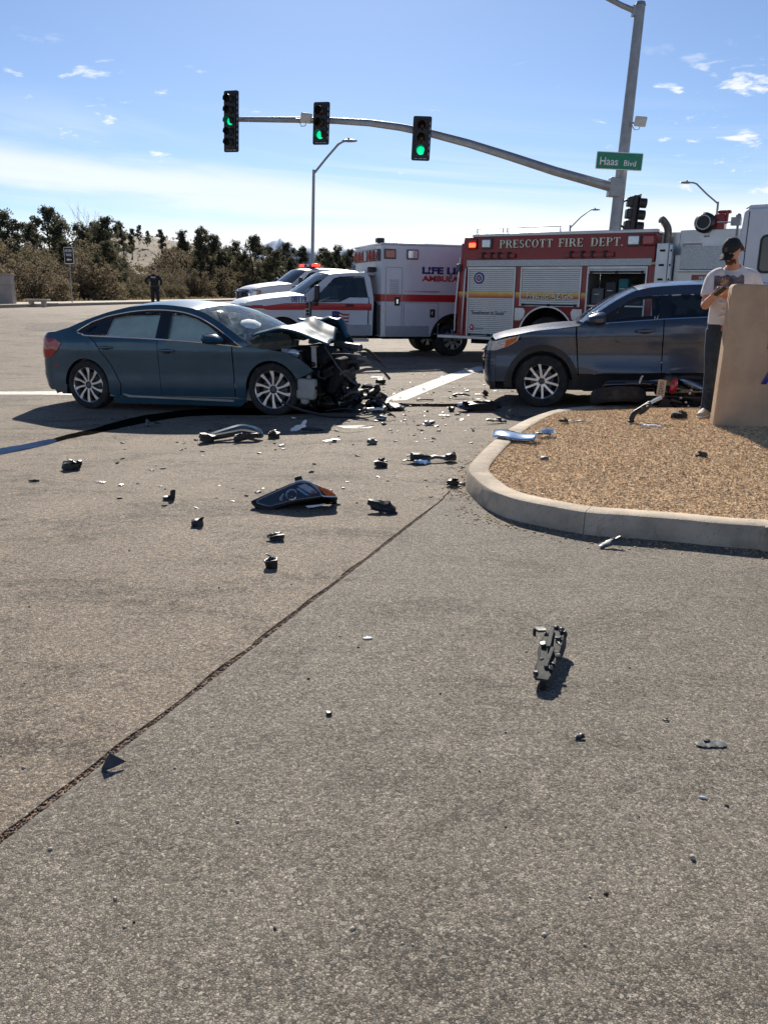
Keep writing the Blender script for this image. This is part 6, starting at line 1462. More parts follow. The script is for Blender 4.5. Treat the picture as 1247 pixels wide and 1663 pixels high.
mp = at(1149, 676, mulch_z)
hpx = depth_pt(1178, 381, mp.y).z - mp.z
man = thing('person', 'man in black cap, pale grey printed t-shirt and dark jeans looking down at his phone', 'person', mp)
ms = hpx / 1.90; man.scale = (ms, ms, ms)
X1 = (1, 0, 0)
def ms_body():
    mb = MB()
    limb(mb, [(.08, .04, .92), (.075, .04, 1.10), (.085, .03, 1.30), (.10, .03, 1.46), (.10, .03, 1.54), (.085, .0, 1.60)], [(.165, .12), (.150, .11), (.185, .125), (.20, .115), (.12, .09), (.062, .062)], up=X1, n=16)
    limb(mb, [(.095, .02, 1.54), (.06, -.04, 1.63), (.035, -.07, 1.69)], [.066, .058, .058])
    hd = Matrix.Rotation(R(-52), 4, 'Z') @ Matrix.Rotation(R(38), 4, 'X')   # head bowed, turned to his phone; local -y is the face
    hc = Vector((.015, -.085, 1.745))
    mb.ell(hc, (.078, .100, .112), 18, 14, M=hd)
    hp = lambda x, y, z: hc + (hd.to_3x3() @ Vector((x, y, z)))
    mb.ell(hp(0, -.03, -.075), (.058, .066, .055), 14, 10, M=hd)      # jaw
    mb.tube([hp(0, -.095, .012), hp(0, -.118, -.022), hp(0, -.10, -.034)], [.009, .013, .010], 8)
    for s_ in (-1, 1):
        mb.ell(hp(s_ * .079, .008, -.008), (.010, .022, .032), 8, 8, M=hd); mb.ell(hp(s_ * .033, -.088, .018), (.016, .012, .007), 8, 6, M=hd)
    mb.ell(hp(0, -.092, -.058), (.024, .012, .008), 8, 6, M=hd)
    # arms: image-left arm holds the phone
    limb(mb, [(-.08, .03, 1.47), (-.135, .00, 1.33), (-.175, -.03, 1.19), (-.20, -.16, 1.22), (-.205, -.285, 1.275)], [.062, .052, .046, .044, .030])
    hand(mb, (-.205, -.285, 1.275), (.25, -.75, .45), (.55, .15, .8), 30, 1.05, 1)
    limb(mb, [(.315, .05, 1.47), (.375, .03, 1.32), (.365, -.02, 1.17), (.16, -.17, 1.205), (-.015, -.29, 1.268)], [.062, .054, .047, .045, .030])
    hand(mb, (-.015, -.29, 1.268), (-.7, -.45, .32), (-.25, .55, .75), 34, 1.05, -1)
    for hip, kn, an_, in (((.0, .05, .92), (-.01, .02, .50), (.0, .04, .09)), ((.17, .05, .92), (.19, .04, .50), (.20, .08, .09))):
        limb(mb, [hip, kn, (an_[0], an_[1] + .01, .30), an_], [.085, .056, .055, .040])
    return mb, hp, hd
mb, hp, hd = ms_body(); mb.build('body', M_skin, man, remesh=.0075, smooth=3, ang=180)
mb = MB()
limb(mb, [(.075, .04, .99), (.075, .04, 1.05), (.075, .04, 1.15), (.085, .03, 1.30), (.10, .03, 1.44), (.10, .03, 1.53), (.088, .012, 1.582)], [(.172, .130), (.172, .130), (.170, .130), (.202, .145), (.220, .135), (.15, .105), (.078, .076)], up=X1, n=20)
limb(mb, [(.0, .03, 1.50), (-.085, .03, 1.465), (-.135, .005, 1.35), (-.152, -.012, 1.28)], [.085, .086, .078, .076])
limb(mb, [(.21, .04, 1.50), (.315, .05, 1.465), (.372, .03, 1.34), (.376, .01, 1.26)], [.085, .090, .084, .082])
q = random.Random(8)
for i in range(9): z = 1.0 + i * .045; mb.ell((.075 + .04 * math.sin(i * 2.1), -.085, z), (.11, .013, .010), 10, 6, M=Matrix.Rotation(R(q.uniform(-18, 18)), 4, 'Y'))
shirt = mb.build('t_shirt', M_shirt, man, remesh=.009, smooth=4, ang=180)
def patch(name, mat, c, w, h, par, tgt, off=.004, jag_=0.0):
    m_ = MB(); m_.grid(lambda u, v: (c[0] + (u - .5) * w, c[1], c[2] + (v - .5) * h + jag_ * noise.noise((u * 6, v * 3, 1)) * (1 if v < .5 else .4)), 18, 14)
    o = m_.build(name, mat, par, ang=180); sw = o.modifiers.new('wrap', 'SHRINKWRAP'); sw.target = tgt; sw.wrap_method = 'PROJECT'; sw.use_project_y = True; sw.use_positive_direction = True; sw.use_negative_direction = False; sw.offset = off; return o
patch('shirt_print', M_print, (.03, -.4, 1.405), .30, .17, man, shirt, jag_=.09)
patch('shirt_print', pm('print_line', (.5, .48, .5), .9), (.02, -.4, 1.372), .25, .006, man, shirt, .007)
patch('shirt_print', pm('print_tan', (.42, .25, .12), .9, var=.5, scale=30), (-.02, -.4, 1.435), .07, .05, man, shirt, .006, .1)
mb = MB()
limb(mb, [(.075, .05, .90), (.075, .05, 1.02)], [(.175, .128), (.162, .122)], up=X1, n=16)
limb(mb, [(.0, .05, .93), (-.01, .03, .70), (-.01, .02, .50), (.0, .04, .28), (.0, .05, .05)], [.105, .094, .075, .070, .068])
limb(mb, [(.165, .05, .93), (.185, .05, .70), (.19, .04, .50), (.20, .07, .28), (.20, .08, .05)], [.105, .094, .075, .070, .068])
for k in range(5): mb.ell((-.005, -.02, .08 + .05 * k), (.058, .04, .012), 10, 6, M=Matrix.Rotation(R(18 * (-1) ** k), 4, 'Y'))
mb.build('jeans', M_jean, man, remesh=.009, smooth=3, ang=180)
for x, y in ((.0, .05), (.20, .08)):
    mb = MB(); d_ = Vector((-.62, -.78, 0)); limb(mb, [Vector((x, y, .045)) - d_ * .06, Vector((x, y, .05)) + d_ * .06, Vector((x, y, .038)) + d_ * .15, Vector((x, y, .026)) + d_ * .22], [(.045, .040), (.050, .045), (.036, .048), (.024, .036)], up=(0, 0, 1)); sh = mb.build('shoe', pm('grey_shoe', (.36, .32, .29), .7), man, remesh=.008, smooth=2, ang=180)
    mb = MB(); limb(mb, [Vector((x, y, .010)) - d_ * .10, Vector((x, y, .010)) + d_ * .1, Vector((x, y, .008)) + d_ * .235], [(.010, .044), (.010, .052), (.008, .036)], up=(0, 0, 1)); mb.build('sole', M_wsign, sh)
mb = MB(); mb.ell(hp(0, .012, .032), (.088, .110, .098), 20, 14, M=hd)
mb.v = [v for v in mb.v]
cm_ = MB()
R3 = hd.to_3x3()
V = []; nlat, nlon = 9, 24
for j in range(nlat + 1):
    for k in range(nlon):
        a, b_ = .5 * math.pi * 1.08 * j / nlat, 2 * math.pi * k / nlon; V.append(hp(.090 * math.sin(a) * math.cos(b_), .012 + .112 * math.sin(a) * math.sin(b_), .025 + .102 * math.cos(a)))
cm_.add(V, [(j * nlon + k, (j + 1) * nlon + k, (j + 1) * nlon + (k + 1) % nlon, j * nlon + (k + 1) % nlon) for j in range(nlat) for k in range(nlon)])
cap = cm_.build('cap', M_cap, man, solid=.006)
mb = MB(); mb.grid(lambda u, v: hp((u - .5) * .155 * (1 - .25 * v * v), -.085 - .095 * v * (1 - 1.3 * (u - .5) ** 2), .030 - .030 * (2 * u - 1) ** 2 - .020 * v), 12, 6); mb.build('visor', M_cap, cap, solid=.005)
mb = MB(); mb.ell(hp(0, .012, .130), (.009, .009, .006), 8, 6); mb.build('cap_button', M_cap, cap)
mb = MB(); mb.grid(lambda u, v: hp((u - .5) * .075, -.108 + .022 * v + .10 * (u - .5) ** 2 * 3, .055 + .036 * v), 6, 3); mb.build('cap_patch', pm('patch_brown', (.07, .06, .055), .8), cap, solid=.004)
mb = MB()
q = random.Random(3)
for i in range(70):
    a = q.uniform(.15, 1.0) * math.pi; b_ = Vector(hp(.086 * math.cos(a), .03 + .080 * math.sin(a), q.uniform(-.02, .03))); d_ = Vector((q.uniform(-.2, .5), q.uniform(-.3, .5), -1)).normalized()
    mb.tube([b_, b_ + d_ * .03 + Vector((.006, .006, 0)), b_ + d_ * q.uniform(.05, .075) + Vector((.018, .014, 0))], [.010, .008, .002], 5)
mb.build('hair', M_hair, man)
mb = MB()
for i in range(80):
    a = q.uniform(-1.2, 1.2); zz = q.uniform(-.105, -.055); b_ = hp(.062 * math.sin(a), -.035 - .058 * math.cos(a), zz); d_ = R3 @ Vector((.2 * math.sin(a), -.4, -1)); mb.tube([b_, b_ + d_ * .018], [.008, .002], 4)
mb.build('beard', M_hair, man)
mb = MB(); mb.cyl((.26, -.09, .98), (.27, -.10, 1.14), .007, n=6); mb.build('dark_strap', M_cap, man) if False else None
pc = man.matrix_world if False else None
phone = thing('mobile_phone', 'dark mobile phone held in both hands of the man in the black cap', 'phone', mp + Vector((-.175, -.395, 1.328)) * ms, (R(-38), R(10), R(22))); phone.scale = (.85,) * 3
mb = MB(); mb.prism(rrect(-.037, .037, -.075, .075, .010, 3), -.004, .004, 'xy'); mb.build('case', M_black, phone, bev=.002); mb = MB(); mb.prism(rrect(-.034, .034, -.071, .071, .008, 3), .0042, .0052, 'xy'); mb.build('screen', M_gloss, phone)

# officer with his back to us, hand on hip
op = depth_pt(253, 497, 40.5); op.z = gz(op.x, op.y) - .02
oh = depth_pt(253, 434.5, 40.5).z - op.z
off = thing('person', 'officer in dark uniform seen from behind with one hand on his hip', 'person', op); off.scale = (oh / 1.8,) * 3
mb = MB()
limb(mb, [(0, 0, .92), (0, 0, 1.1), (0, 0, 1.3), (0, 0, 1.44), (0, 0, 1.5)], [(.16, .12), (.15, .11), (.19, .125), (.19, .11), (.08, .07)], up=X1)
limb(mb, [(0, 0, 1.48), (.0, -.02, 1.58)], [.06, .06]); mb.ell((0, -.02, 1.68), (.078, .098, .115), 14, 12)
for s_ in (-1, 1): mb.ell((s_ * .08, -.02, 1.67), (.012, .022, .03), 8, 6)
mb.tube([(0, .08, 1.67), (0, .10, 1.65)], .012, 6)
limb(mb, [(-.2, 0, 1.42), (-.40, -.02, 1.22), (-.24, .02, 1.02)], [.055, .045, .032]); hand(mb, (-.24, .02, 1.02), (.7, .1, -.5), (.4, -.6, .3), 20, 1, 1)
limb(mb, [(.2, 0, 1.42), (.31, -.02, 1.2), (.30, -.02, .98)], [.055, .045, .032]); hand(mb, (.30, -.02, .98), (-.1, .1, -1), (-1, 0, 0), 16, 1, 1)
for s_ in (-1, 1): limb(mb, [(s_ * .09, 0, .92), (s_ * .12, .01, .5), (s_ * .14, 0, .08)], [.085, .058, .042])
mb.build('body', M_skin, off, remesh=.011, smooth=2, ang=180)
mb = MB()
limb(mb, [(0, 0, .96), (0, 0, 1.1), (0, 0, 1.3), (0, 0, 1.43), (0, 0, 1.52)], [(.185, .14), (.175, .135), (.215, .15), (.21, .13), (.085, .08)], up=X1)
limb(mb, [(-.16, 0, 1.44), (-.3, -.01, 1.33), (-.41, -.02, 1.21), (-.27, .01, 1.06)], [.075, .066, .058, .048]); limb(mb, [(.16, 0, 1.44), (.27, -.01, 1.33), (.315, -.02, 1.2), (.305, -.02, 1.02)], [.075, .066, .056, .048])
us = mb.build('uniform_shirt', M_unif, off, remesh=.014, smooth=3, ang=180)
mb = MB(); limb(mb, [(0, 0, .88), (0, 0, 1.0)], [(.18, .135), (.18, .135)], up=X1)
for s_ in (-1, 1): limb(mb, [(s_ * .09, 0, .95), (s_ * .115, .01, .5), (s_ * .14, 0, .06)], [.11, .078, .07])
mb.build('uniform_trousers', M_unif, off, remesh=.014, smooth=3, ang=180)
mb = MB(); mb.lathe([(.195, -.03), (.205, -.03), (.205, .03), (.195, .03)], Matrix.Translation((0, 0, .99)) @ Matrix.Diagonal((1, .75, 1, 1)) @ Matrix.Rotation(R(90), 4, 'X'), 24, True); mb.box((.21, 0, .93), (.05, .10, .18)); mb.box((-.12, -.13, .98), (.09, .05, .09)); mb.build('duty_belt', M_black, off)
mb = MB(); mb.ell((0, -.025, 1.735), (.084, .104, .072), 14, 10); mb.build('cap', M_unif, off)
for s_ in (-1, 1):
    mb = MB(); mb.box((s_ * .14, .03, .045), (.10, .27, .09)); mb.build('boot', M_black, off, bev=.03)
text('back_lettering', 'POLICE', .22, .075, M_gold, off, (-.11, -.165, 1.34), ext=.004, bold=.02)

# ================================================================== DEBRIS
def chunk(mb, c, d, rot, seed, amp=.30):
    q = random.Random(seed); n = (3, 2, 2); pts = {}
    for i in range(n[0] + 1):
        for j in range(n[1] + 1):
            for k in range(n[2] + 1):
                e = 1 - .22 * (abs(i / n[0] - .5) * 2) ** 2
                pts[i, j, k] = ((i / n[0] - .5 + q.uniform(-amp, amp) / 3) * d[0], (j / n[1] - .5 + q.uniform(-amp, amp) / 2) * d[1] * e, (k / n[2] - .5 + q.uniform(-amp, amp) / 2) * d[2] * e)
    keys = list(pts); idx = {k_: i for i, k_ in enumerate(keys)}; fs = []
    for ax in range(3):
        b_, c_ = [a for a in range(3) if a != ax]
        for side_ in (0, n[ax]):
            for i in range(n[b_]):
                for j in range(n[c_]):
                    f_ = []
                    for di, dj in ((0, 0), (1, 0), (1, 1), (0, 1)):
                        k_ = [0, 0, 0]; k_[ax] = side_; k_[b_] = i + di; k_[c_] = j + dj; f_.append(idx[tuple(k_)])
                    fs.append(tuple(f_))
    M = Matrix.Translation(c) @ Matrix.Rotation(R(rot[2]), 4, 'Z') @ Matrix.Rotation(R(rot[1]), 4, 'Y') @ Matrix.Rotation(R(rot[0]), 4, 'X')
    mb.add([pts[k_] for k_ in keys], fs, M)
def shard(mb, c, L, W_, rot, seed, bend=.3, th=.004, jag_=.3):
    q = random.Random(seed); nu, nv = 10, 3
    top = [max(.12, math.sin(math.pi * (.08 + .84 * i / nu)) ** .6 * (1 + q.uniform(-jag_, jag_))) for i in range(nu + 1)]
    bot = [max(.12, math.sin(math.pi * (.08 + .84 * i / nu)) ** .6 * (1 + q.uniform(-jag_, jag_))) for i in range(nu + 1)]
    M = Matrix.Translation(c) @ Matrix.Rotation(R(rot[2]), 4, 'Z') @ Matrix.Rotation(R(rot[1]), 4, 'Y') @ Matrix.Rotation(R(rot[0]), 4, 'X')
    o = len(mb.v); ph = q.uniform(0, 6); P = []
    for lay in (0, 1):
        for i in range(nu + 1):
            for j in range(nv + 1):
                u = i / nu - .5; v = j / nv; y = (-bot[i] + (top[i] + bot[i]) * v) * W_ / 2
                z = bend * L * (.25 - u * u) * .5 + bend * W_ * .5 * (1 - (2 * v - 1) ** 2) + .012 * L * math.sin(u * 17 + ph) - lay * th
                P.append((u * L, y, z))
    fs = []; m_ = nv + 1; K = (nu + 1) * m_
    for i in range(nu):
        for j in range(nv):
            a = i * m_ + j; fs.append((a, a + m_, a + m_ + 1, a + 1)); fs.append((K + a, K + a + 1, K + a + m_ + 1, K + a + m_))
    for i in range(nu):
        for j in (0, nv): a = i * m_ + j; fs.append((a, a + m_, K + a + m_, K + a))
    for j in range(nv):
        for i in (0, nu): a = i * m_ + j; fs.append((a, a + 1, K + a + 1, K + a))
    mb.add(P, fs, M)
DG = 'broken car parts scattered on the asphalt'
M_clip_grey = pm('slate_plastic', (.055, .06, .068), .6, var=.15)
def debris(px, py, label, parts, zf=gz, name='debris_piece', rz=0):
    p = at(px, py, zf); s_ = (p - c_o).dot(c_f) / F   # metres per photo pixel there
    t_ = thing(name, label, 'debris', p, (0, 0, R(rz)), DG)
    for k, (kind, nm, mat, c, d, rot) in enumerate(parts):
        mb = MB(); sd = int(px * 7 + py * 3 + k)
        c = [v * s_ for v in c]; d_ = [v * s_ for v in d]
        if kind == 'c': chunk(mb, c, d_, rot, sd)
        elif kind == 's': shard(mb, c, d_[0], d_[1], rot, sd, d[2])
        elif kind == 't': mb.tube(catmull([tuple(v * s_ for v in q_) for q_ in rot], 5), d[0] * s_, 7)
        elif kind == 'e': mb.ell(c, d_, 12, 8)
        mb.build(nm, mat, t_, bev=.0008 if kind == 'c' else 0, ang=25)
        if kind == 'c' and max(d_) / s_ > 12:
            q = random.Random(sd); mb = MB(); shard(mb, Vector(c) + Vector((q.uniform(-.35, .35) * d_[0], q.uniform(-.2, .3) * d_[1], d_[2] * q.uniform(.25, .6))), d_[0] * q.uniform(.7, 1.1), d_[1] * q.uniform(.5, .9), (q.uniform(-50, 50), q.uniform(-35, 35), rot[2] + q.uniform(-60, 60)), sd + 5, .35, .003); mb.build('torn_flap', mat, t_, ang=25)
    return t_
# sizes below are in photo pixels at the piece's own distance (scaled to metres there)
debris(376, 716, 'curved strip of teal bumper with a black underside near the sedan\'s front wheel', [
    ('t', 'outer_strip', M_teal, (0,) * 3, (5,), [(-46, -6, 5), (-32, 4, 8), (-10, 26, 13), (8, 42, 16), (24, 40, 15), (40, 20, 14), (47, 6, 8)]),
    ('t', 'inner_strip', M_black, (0,) * 3, (5,), [(-44, -12, 5), (-20, -4, 8), (4, 2, 12), (20, 4, 14), (46, -2, 10)]), ('c', 'bracket', M_black, (-36, -12, 7), (24, 16, 12), (0, 12, 20)), ('c', 'clip', M_black, (24, -6, 8), (34, 9, 10), (0, -8, 6))], name='bumper_strip')
debris(445, 711, 'small square black box between the bumper strip and the white-edged shard', [('c', 'housing', M_black, (0, 0, 4), (18, 14, 9), (0, 0, 8)), ('s', 'flap', M_black, (2, 0, 9), (16, 10, .2), (10, 6, 8))])
debris(498, 702, 'black and white shard standing on edge below the wreck pile', [('s', 'plate', M_black, (8, 0, 5), (40, 14, .25), (20, 0, -6)), ('s', 'white_edge', M_wsign, (-14, 2, 7), (26, 9, .3), (50, -18, 8)), ('s', 'fin', M_white, (-6, 4, 12), (18, 7, .2), (70, -58, 0))])
debris(538, 718, 'thin silver strip lying flat on the asphalt', [('s', 'strip', M_alum, (0, 0, 3), (30, 5, .15), (12, -4, 14)), ('c', 'tab', M_grey, (4, 2, 3), (8, 8, 4), (0, 0, 20))])
debris(618, 758, 'rectangular black block in the middle of the road', [('c', 'block', M_black, (0, 0, 5), (20, 14, 9), (0, 4, 3)), ('c', 'rim', M_grey, (1, 3, 9), (18, 6, 2), (0, 3, 3))])
debris(698, 752, 'crumpled grey and black bodywork lying left of the kerb corner', [('s', 'sheet', M_grey, (2, 8, 6), (66, 16, .3), (16, -3, 6)), ('s', 'flap', M_silver, (-14, -10, 4), (26, 18, .25), (14, 4, 24)), ('c', 'lump', M_black, (-16, 8, 8), (30, 14, 12), (10, 8, 20)), ('c', 'end_piece', M_black, (34, 12, 8), (16, 12, 11), (0, 0, 30)), ('s', 'spike', M_black, (-30, 2, 4), (30, 8, .2), (8, 0, 14))])
debris(620, 832, 'black triangular shard with a jagged top edge right of the headlight', [('s', 'plate', M_black, (0, 2, 10), (48, 22, .35), (58, 12, -16)), ('s', 'foot', M_black, (4, -4, 4), (44, 14, .2), (8, 4, -14)), ('c', 'tab', M_black, (16, -2, 6), (12, 8, 10), (0, 20, 0))])
debris(737, 789, 'small crumpled black piece beside the pavement joint by the kerb', [('c', 'lump', M_black, (-2, 0, 5), (18, 12, 9), (0, 10, 20)), ('s', 'flake', M_grey, (8, 2, 4), (18, 8, .3), (15, 0, -10)), ('s', 'flake', M_black, (-8, -3, 3), (14, 8, .3), (5, 10, 40))])
debris(321, 854, 'small black cube left of the headlight', [('c', 'block', M_black, (0, 0, 5), (17, 13, 11), (0, -6, 14))])
debris(448, 877, 'flat black fragment with a ragged edge below the headlight', [('c', 'lump', M_black, (2, 0, 5), (24, 12, 8), (0, -8, 8)), ('s', 'flap', M_black, (-6, 2, 8), (18, 12, .4), (15, -16, 10))])
debris(441, 922, 'rounded black chunk nearest the pavement joint', [('c', 'lump', M_black, (0, 0, 8), (20, 15, 15), (10, -10, 10)), ('s', 'flap', M_black, (3, 0, 14), (15, 12, .4), (40, 30, 0))])
debris(116, 763, 'black mirror-like box far left on the road', [('c', 'housing', M_black, (0, 0, 6), (27, 16, 11), (0, -4, 6)), ('s', 'cover', M_grey, (-4, 4, 13), (20, 8, .3), (14, -4, 6)), ('c', 'clip', M_black, (12, 4, 11), (8, 6, 8), (0, 0, 0)), ('s', 'white_edge', M_wsign, (-12, -1, 10), (5, 4, .2), (30, 0, 0))])
debris(55, 782, 'thin black strip left of the mirror box', [('c', 'strip', M_black, (0, 0, 2), (17, 4, 3), (0, 0, 3))])
debris(164, 784, 'pale grey bent strip right of the mirror box', [('s', 'strip', M_alum, (-3, 0, 2), (16, 3, .2), (5, 0, 2)), ('s', 'strip', M_alum, (4, -3, 2), (10, 3, .2), (5, 0, 40))])
debris(277, 812, 'black L-shaped bracket standing upright on the road', [('c', 'upright', M_black, (4, 0, 9), (7, 7, 16), (0, 4, 0)), ('c', 'foot', M_black, (-3, 0, 3), (15, 8, 6), (0, -6, 6)), ('c', 'pale_chip', M_wsign, (-9, 5, 3), (8, 6, 4), (0, 0, 0))])
debris(239, 692, 'short broken trim piece in the shade edge behind the sedan\'s rear wheel', [('c', 'strip', M_grey, (0, 0, 4), (5, 20, 5), (20, 0, 12))])
debris(941, 1200, 'small black and silver flake right of the long clip strip', [('s', 'flake', M_black, (0, 0, 4), (17, 12, .3), (24, -10, 20)), ('s', 'flake', M_alum, (3, 2, 5), (8, 5, .2), (30, -10, 30))])
debris(1154, 1211, 'flat grey winged plastic fragment at the right of the apron', [('s', 'wing', M_grey, (0, 0, 2.5), (50, 18, .06), (4, 0, 2)), ('c', 'stud', M_black, (-4, 7, 4), (10, 6, 5), (0, 0, 0)), ('s', 'edge', M_black, (0, -5, 2), (46, 6, .06), (0, 0, 1))])
p = at(176, 1252); s_ = (p - c_o).dot(c_f) / F
t_ = thing('debris_piece', 'dark grey triangular fragment on the pavement joint', 'debris', p, (0, 0, 0), DG)
mb = MB(); tri = [(-12, 3, 3), (0, 12, 26), (25, 14, 9), (8, 0, 6), (-10, -4, 1)]; tv = [Vector(v) * s_ for v in tri]
mb.add([tuple(v) for v in tv] + [tuple(v + Vector((0, .004, -.004))) for v in tv], [(0, 1, 3), (1, 2, 3), (0, 3, 4), (6, 5, 8), (7, 6, 8), (8, 5, 9), (0, 1, 6, 5), (1, 2, 7, 6), (2, 3, 8, 7), (3, 4, 9, 8), (4, 0, 5, 9)]); mb.build('folded_plate', M_clip_grey, t_, ang=20, bev=.001)
debris(597, 1038, 'small white plastic chip on the apron', [('s', 'chip', M_wsign, (0, 0, 2), (15, 5, .2), (10, 0, 6))])
debris(534, 1161, 'tiny dark crumb in the middle of the apron', [('c', 'crumb', M_black, (0, 0, 3), (9, 7, 5), (0, 0, 20))])
debris(1141, 1297, 'tiny white curved sliver at the right of the apron', [('s', 'sliver', M_wsign, (0, 0, 2), (13, 4, .5), (10, 0, -20))])
debris(1124, 1395, 'small pale pebble near the bottom right', [('e', 'pebble', pm('pale_chip', (.5, .45, .38)), (0, 0, 3), (4.5, 5, 4), ())])
debris(1081, 1170, 'small dark curl of plastic above the winged fragment', [('t', 'curl', M_black, (0,) * 3, (1.2,), [(-4, 2, 1), (-1, -4, 2), (4, -2, 1), (3, 3, 2)])])
debris(620, 682, 'pale broken clip with a curved black wire below the wreck pile', [('c', 'clip', M_grey, (-2, 0, 4), (16, 8, 6), (0, 8, 10)), ('s', 'white_edge', M_wsign, (-3, -3, 3), (14, 5, .3), (10, 0, 5)), ('t', 'wire', M_black, (0,) * 3, (1.2,), [(2, 0, 8), (8, 2, 12), (16, 3, 9), (22, 2, 4)])])
debris(604, 721, 'small grey lump near the middle of the road', [('c', 'lump', M_grey, (0, 0, 4), (15, 10, 8), (0, 10, 6))])
debris(776, 667, 'long white and black broken motorcycle fairing in front of the SUV', [('s', 'white_shell', M_white, (-14, 12, 8), (40, 18, .45), (25, 0, 6)), ('c', 'black_body', M_black, (8, 0, 8), (52, 16, 12), (6, -2, 2)), ('c', 'front', M_gloss, (-20, -4, 5), (22, 14, 8), (0, 12, 8)), ('s', 'tail', M_black, (26, 4, 7), (26, 12, .3), (10, 4, -8)), ('c', 'foot', M_black, (2, -3, 2), (6, 5, 5), (0, 0, 0))], name='broken_fairing')
debris(806, 687, 'black shard with a pointed left end left of the kerb', [('s', 'plate', M_black, (0, 0, 4), (34, 12, .25), (14, 4, 6)), ('c', 'tab', M_grey, (4, 4, 7), (8, 4, 4), (0, 0, 0))])
debris(852, 680, 'flat black fragment touching the kerb by the SUV wheel', [('s', 'plate', M_black, (0, 0, 3), (20, 8, .15), (4, 0, -4))])
debris(696, 690, 'small cluster of silver and black bits in mid road', [('c', 'bit', M_alum, (-2, -2, 4), (10, 7, 6), (0, 10, 20)), ('c', 'bit', M_black, (4, 2, 4), (10, 6, 6), (0, -10, 0)), ('s', 'flake', M_wsign, (-5, -4, 2), (12, 4, .2), (10, 0, 10)), ('s', 'flake', M_silver, (8, 4, 4), (9, 6, .3), (30, 0, 60))])
debris(722, 676, 'thin white sliver in mid road', [('s', 'sliver', M_wsign, (0, 0, 2), (20, 4, .15), (5, 0, -8))])
debris(748, 647, 'curved dark strip beyond the broken fairing', [('s', 'strip', M_grey, (0, 0, 5), (28, 7, .6), (10, 0, 4))])
debris(785, 642, 'small black fin with a pale flake right of the stop bar', [('c', 'fin', M_black, (3, 0, 4), (10, 5, 8), (0, 30, 0)), ('s', 'flake', M_wsign, (-8, 0, 2), (14, 4, .2), (5, 0, 0))])
debris(690, 651, 'long thin black rod near the wet gutter line', [('t', 'rod', M_black, (0,) * 3, (1.2,), [(-14, 0, 1.5), (0, 1, 2.5), (14, 2, 2)])])
debris(618, 624, 'dark cylinder of plastic on the road beyond the wreck pile', [('c', 'cylinder', M_black, (0, 0, 5), (16, 9, 8), (0, 0, -4)), ('c', 'lip', M_grey, (0, 2, 8), (12, 4, 2), (0, 0, -4))])
debris(612, 614, 'thin dark strip beyond the dark cylinder', [('s', 'strip', M_black, (0, 0, 2), (20, 4, .1), (4, 0, 2))])
debris(733, 668, 'small broken black knob left of the broken fairing', [('c', 'knob', M_black, (0, 0, 4), (9, 6, 7), (0, 14, 0)), ('s', 'flake', M_grey, (2, 2, 6), (7, 5, .3), (40, 0, 0))])
debris(990, 890, 'grey blade-like splinter in the shade of the kerb front', [('s', 'blade', M_grey, (-2, 2, 7), (34, 15, .2), (18, -16, 20)), ('s', 'pale_edge', M_silver, (-4, 0, 5), (24, 8, .2), (20, -8, 22)), ('c', 'spike', M_black, (10, 8, 12), (20, 4, 4), (0, -28, 10))])
debris(884, 747, 'small dark brick-like chunk on the mulch', [('c', 'chunk', M_grey, (0, 0, 3), (12, 8, 6), (0, 0, 5))], mulch_z)
debris(1141, 742, 'dark knotted lump on the mulch below the sign wall', [('c', 'lump', M_black, (0, 0, 4), (12, 9, 8), (0, 10, 30)), ('c', 'lump', M_black, (-6, 2, 2), (10, 6, 4), (0, 0, 10)), ('t', 'twig', M_black, (0,) * 3, (1,), [(0, 0, 5), (-4, 0, 9), (-9, 0, 8)])], mulch_z)
debris(940, 686, 'thin dark strip lying along the mulch near the back kerb', [('s', 'strip', M_black, (0, 0, 3), (46, 6, .1), (5, 0, -2)), ('c', 'clump', M_black, (-26, -3, 3), (14, 6, 5), (0, 0, 0))], mulch_z)
debris(1102, 680, 'crumpled black cloth-like lump by the standing man\'s shoe', [('c', 'lump', M_black, (0, 0, 5), (24, 12, 10), (0, 4, 0)), ('c', 'lump', M_black, (5, 2, 8), (12, 10, 9), (0, 20, 30))], mulch_z)
debris(1056, 694, 'white torn scraps on the mulch below the motorcycle', [('s', 'scrap', M_wsign, (0, 0, 3), (22, 9, .3), (10, 0, -6)), ('s', 'scrap', M_wsign, (-10, 8, 4), (14, 6, .4), (16, 10, 20)), ('s', 'scrap', M_wsign, (12, -4, 3), (9, 5, .3), (10, 0, 0))], mulch_z)
debris(888, 709, 'silver and dark curled fragment on the mulch beside the mirror-bright panel', [('s', 'curl', M_silver, (0, 0, 7), (26, 12, .8), (20, 0, 4)), ('s', 'under', M_black, (-8, 0, 4), (28, 9, .4), (5, 0, 8))], mulch_z)
debris(1048, 686, 'bent black and silver lever standing up from the mulch', [('t', 'arm', M_black, (0,) * 3, (4.4,), [(-24, 0, 1), (-22, 0, 9), (-19, 0, 15), (-8, 2, 22), (6, 4, 31)]), ('t', 'stalk', M_alum, (0,) * 3, (3.0,), [(4, 4, 30), (14, 5, 36), (24, 6, 40)]), ('c', 'grip', M_black, (-4, 2, 22), (22, 9, 10), (0, -38, 0)), ('c', 'foot', M_black, (-24, 0, 2), (10, 10, 4), (0, 0, 0))], mulch_z, name='bent_lever')
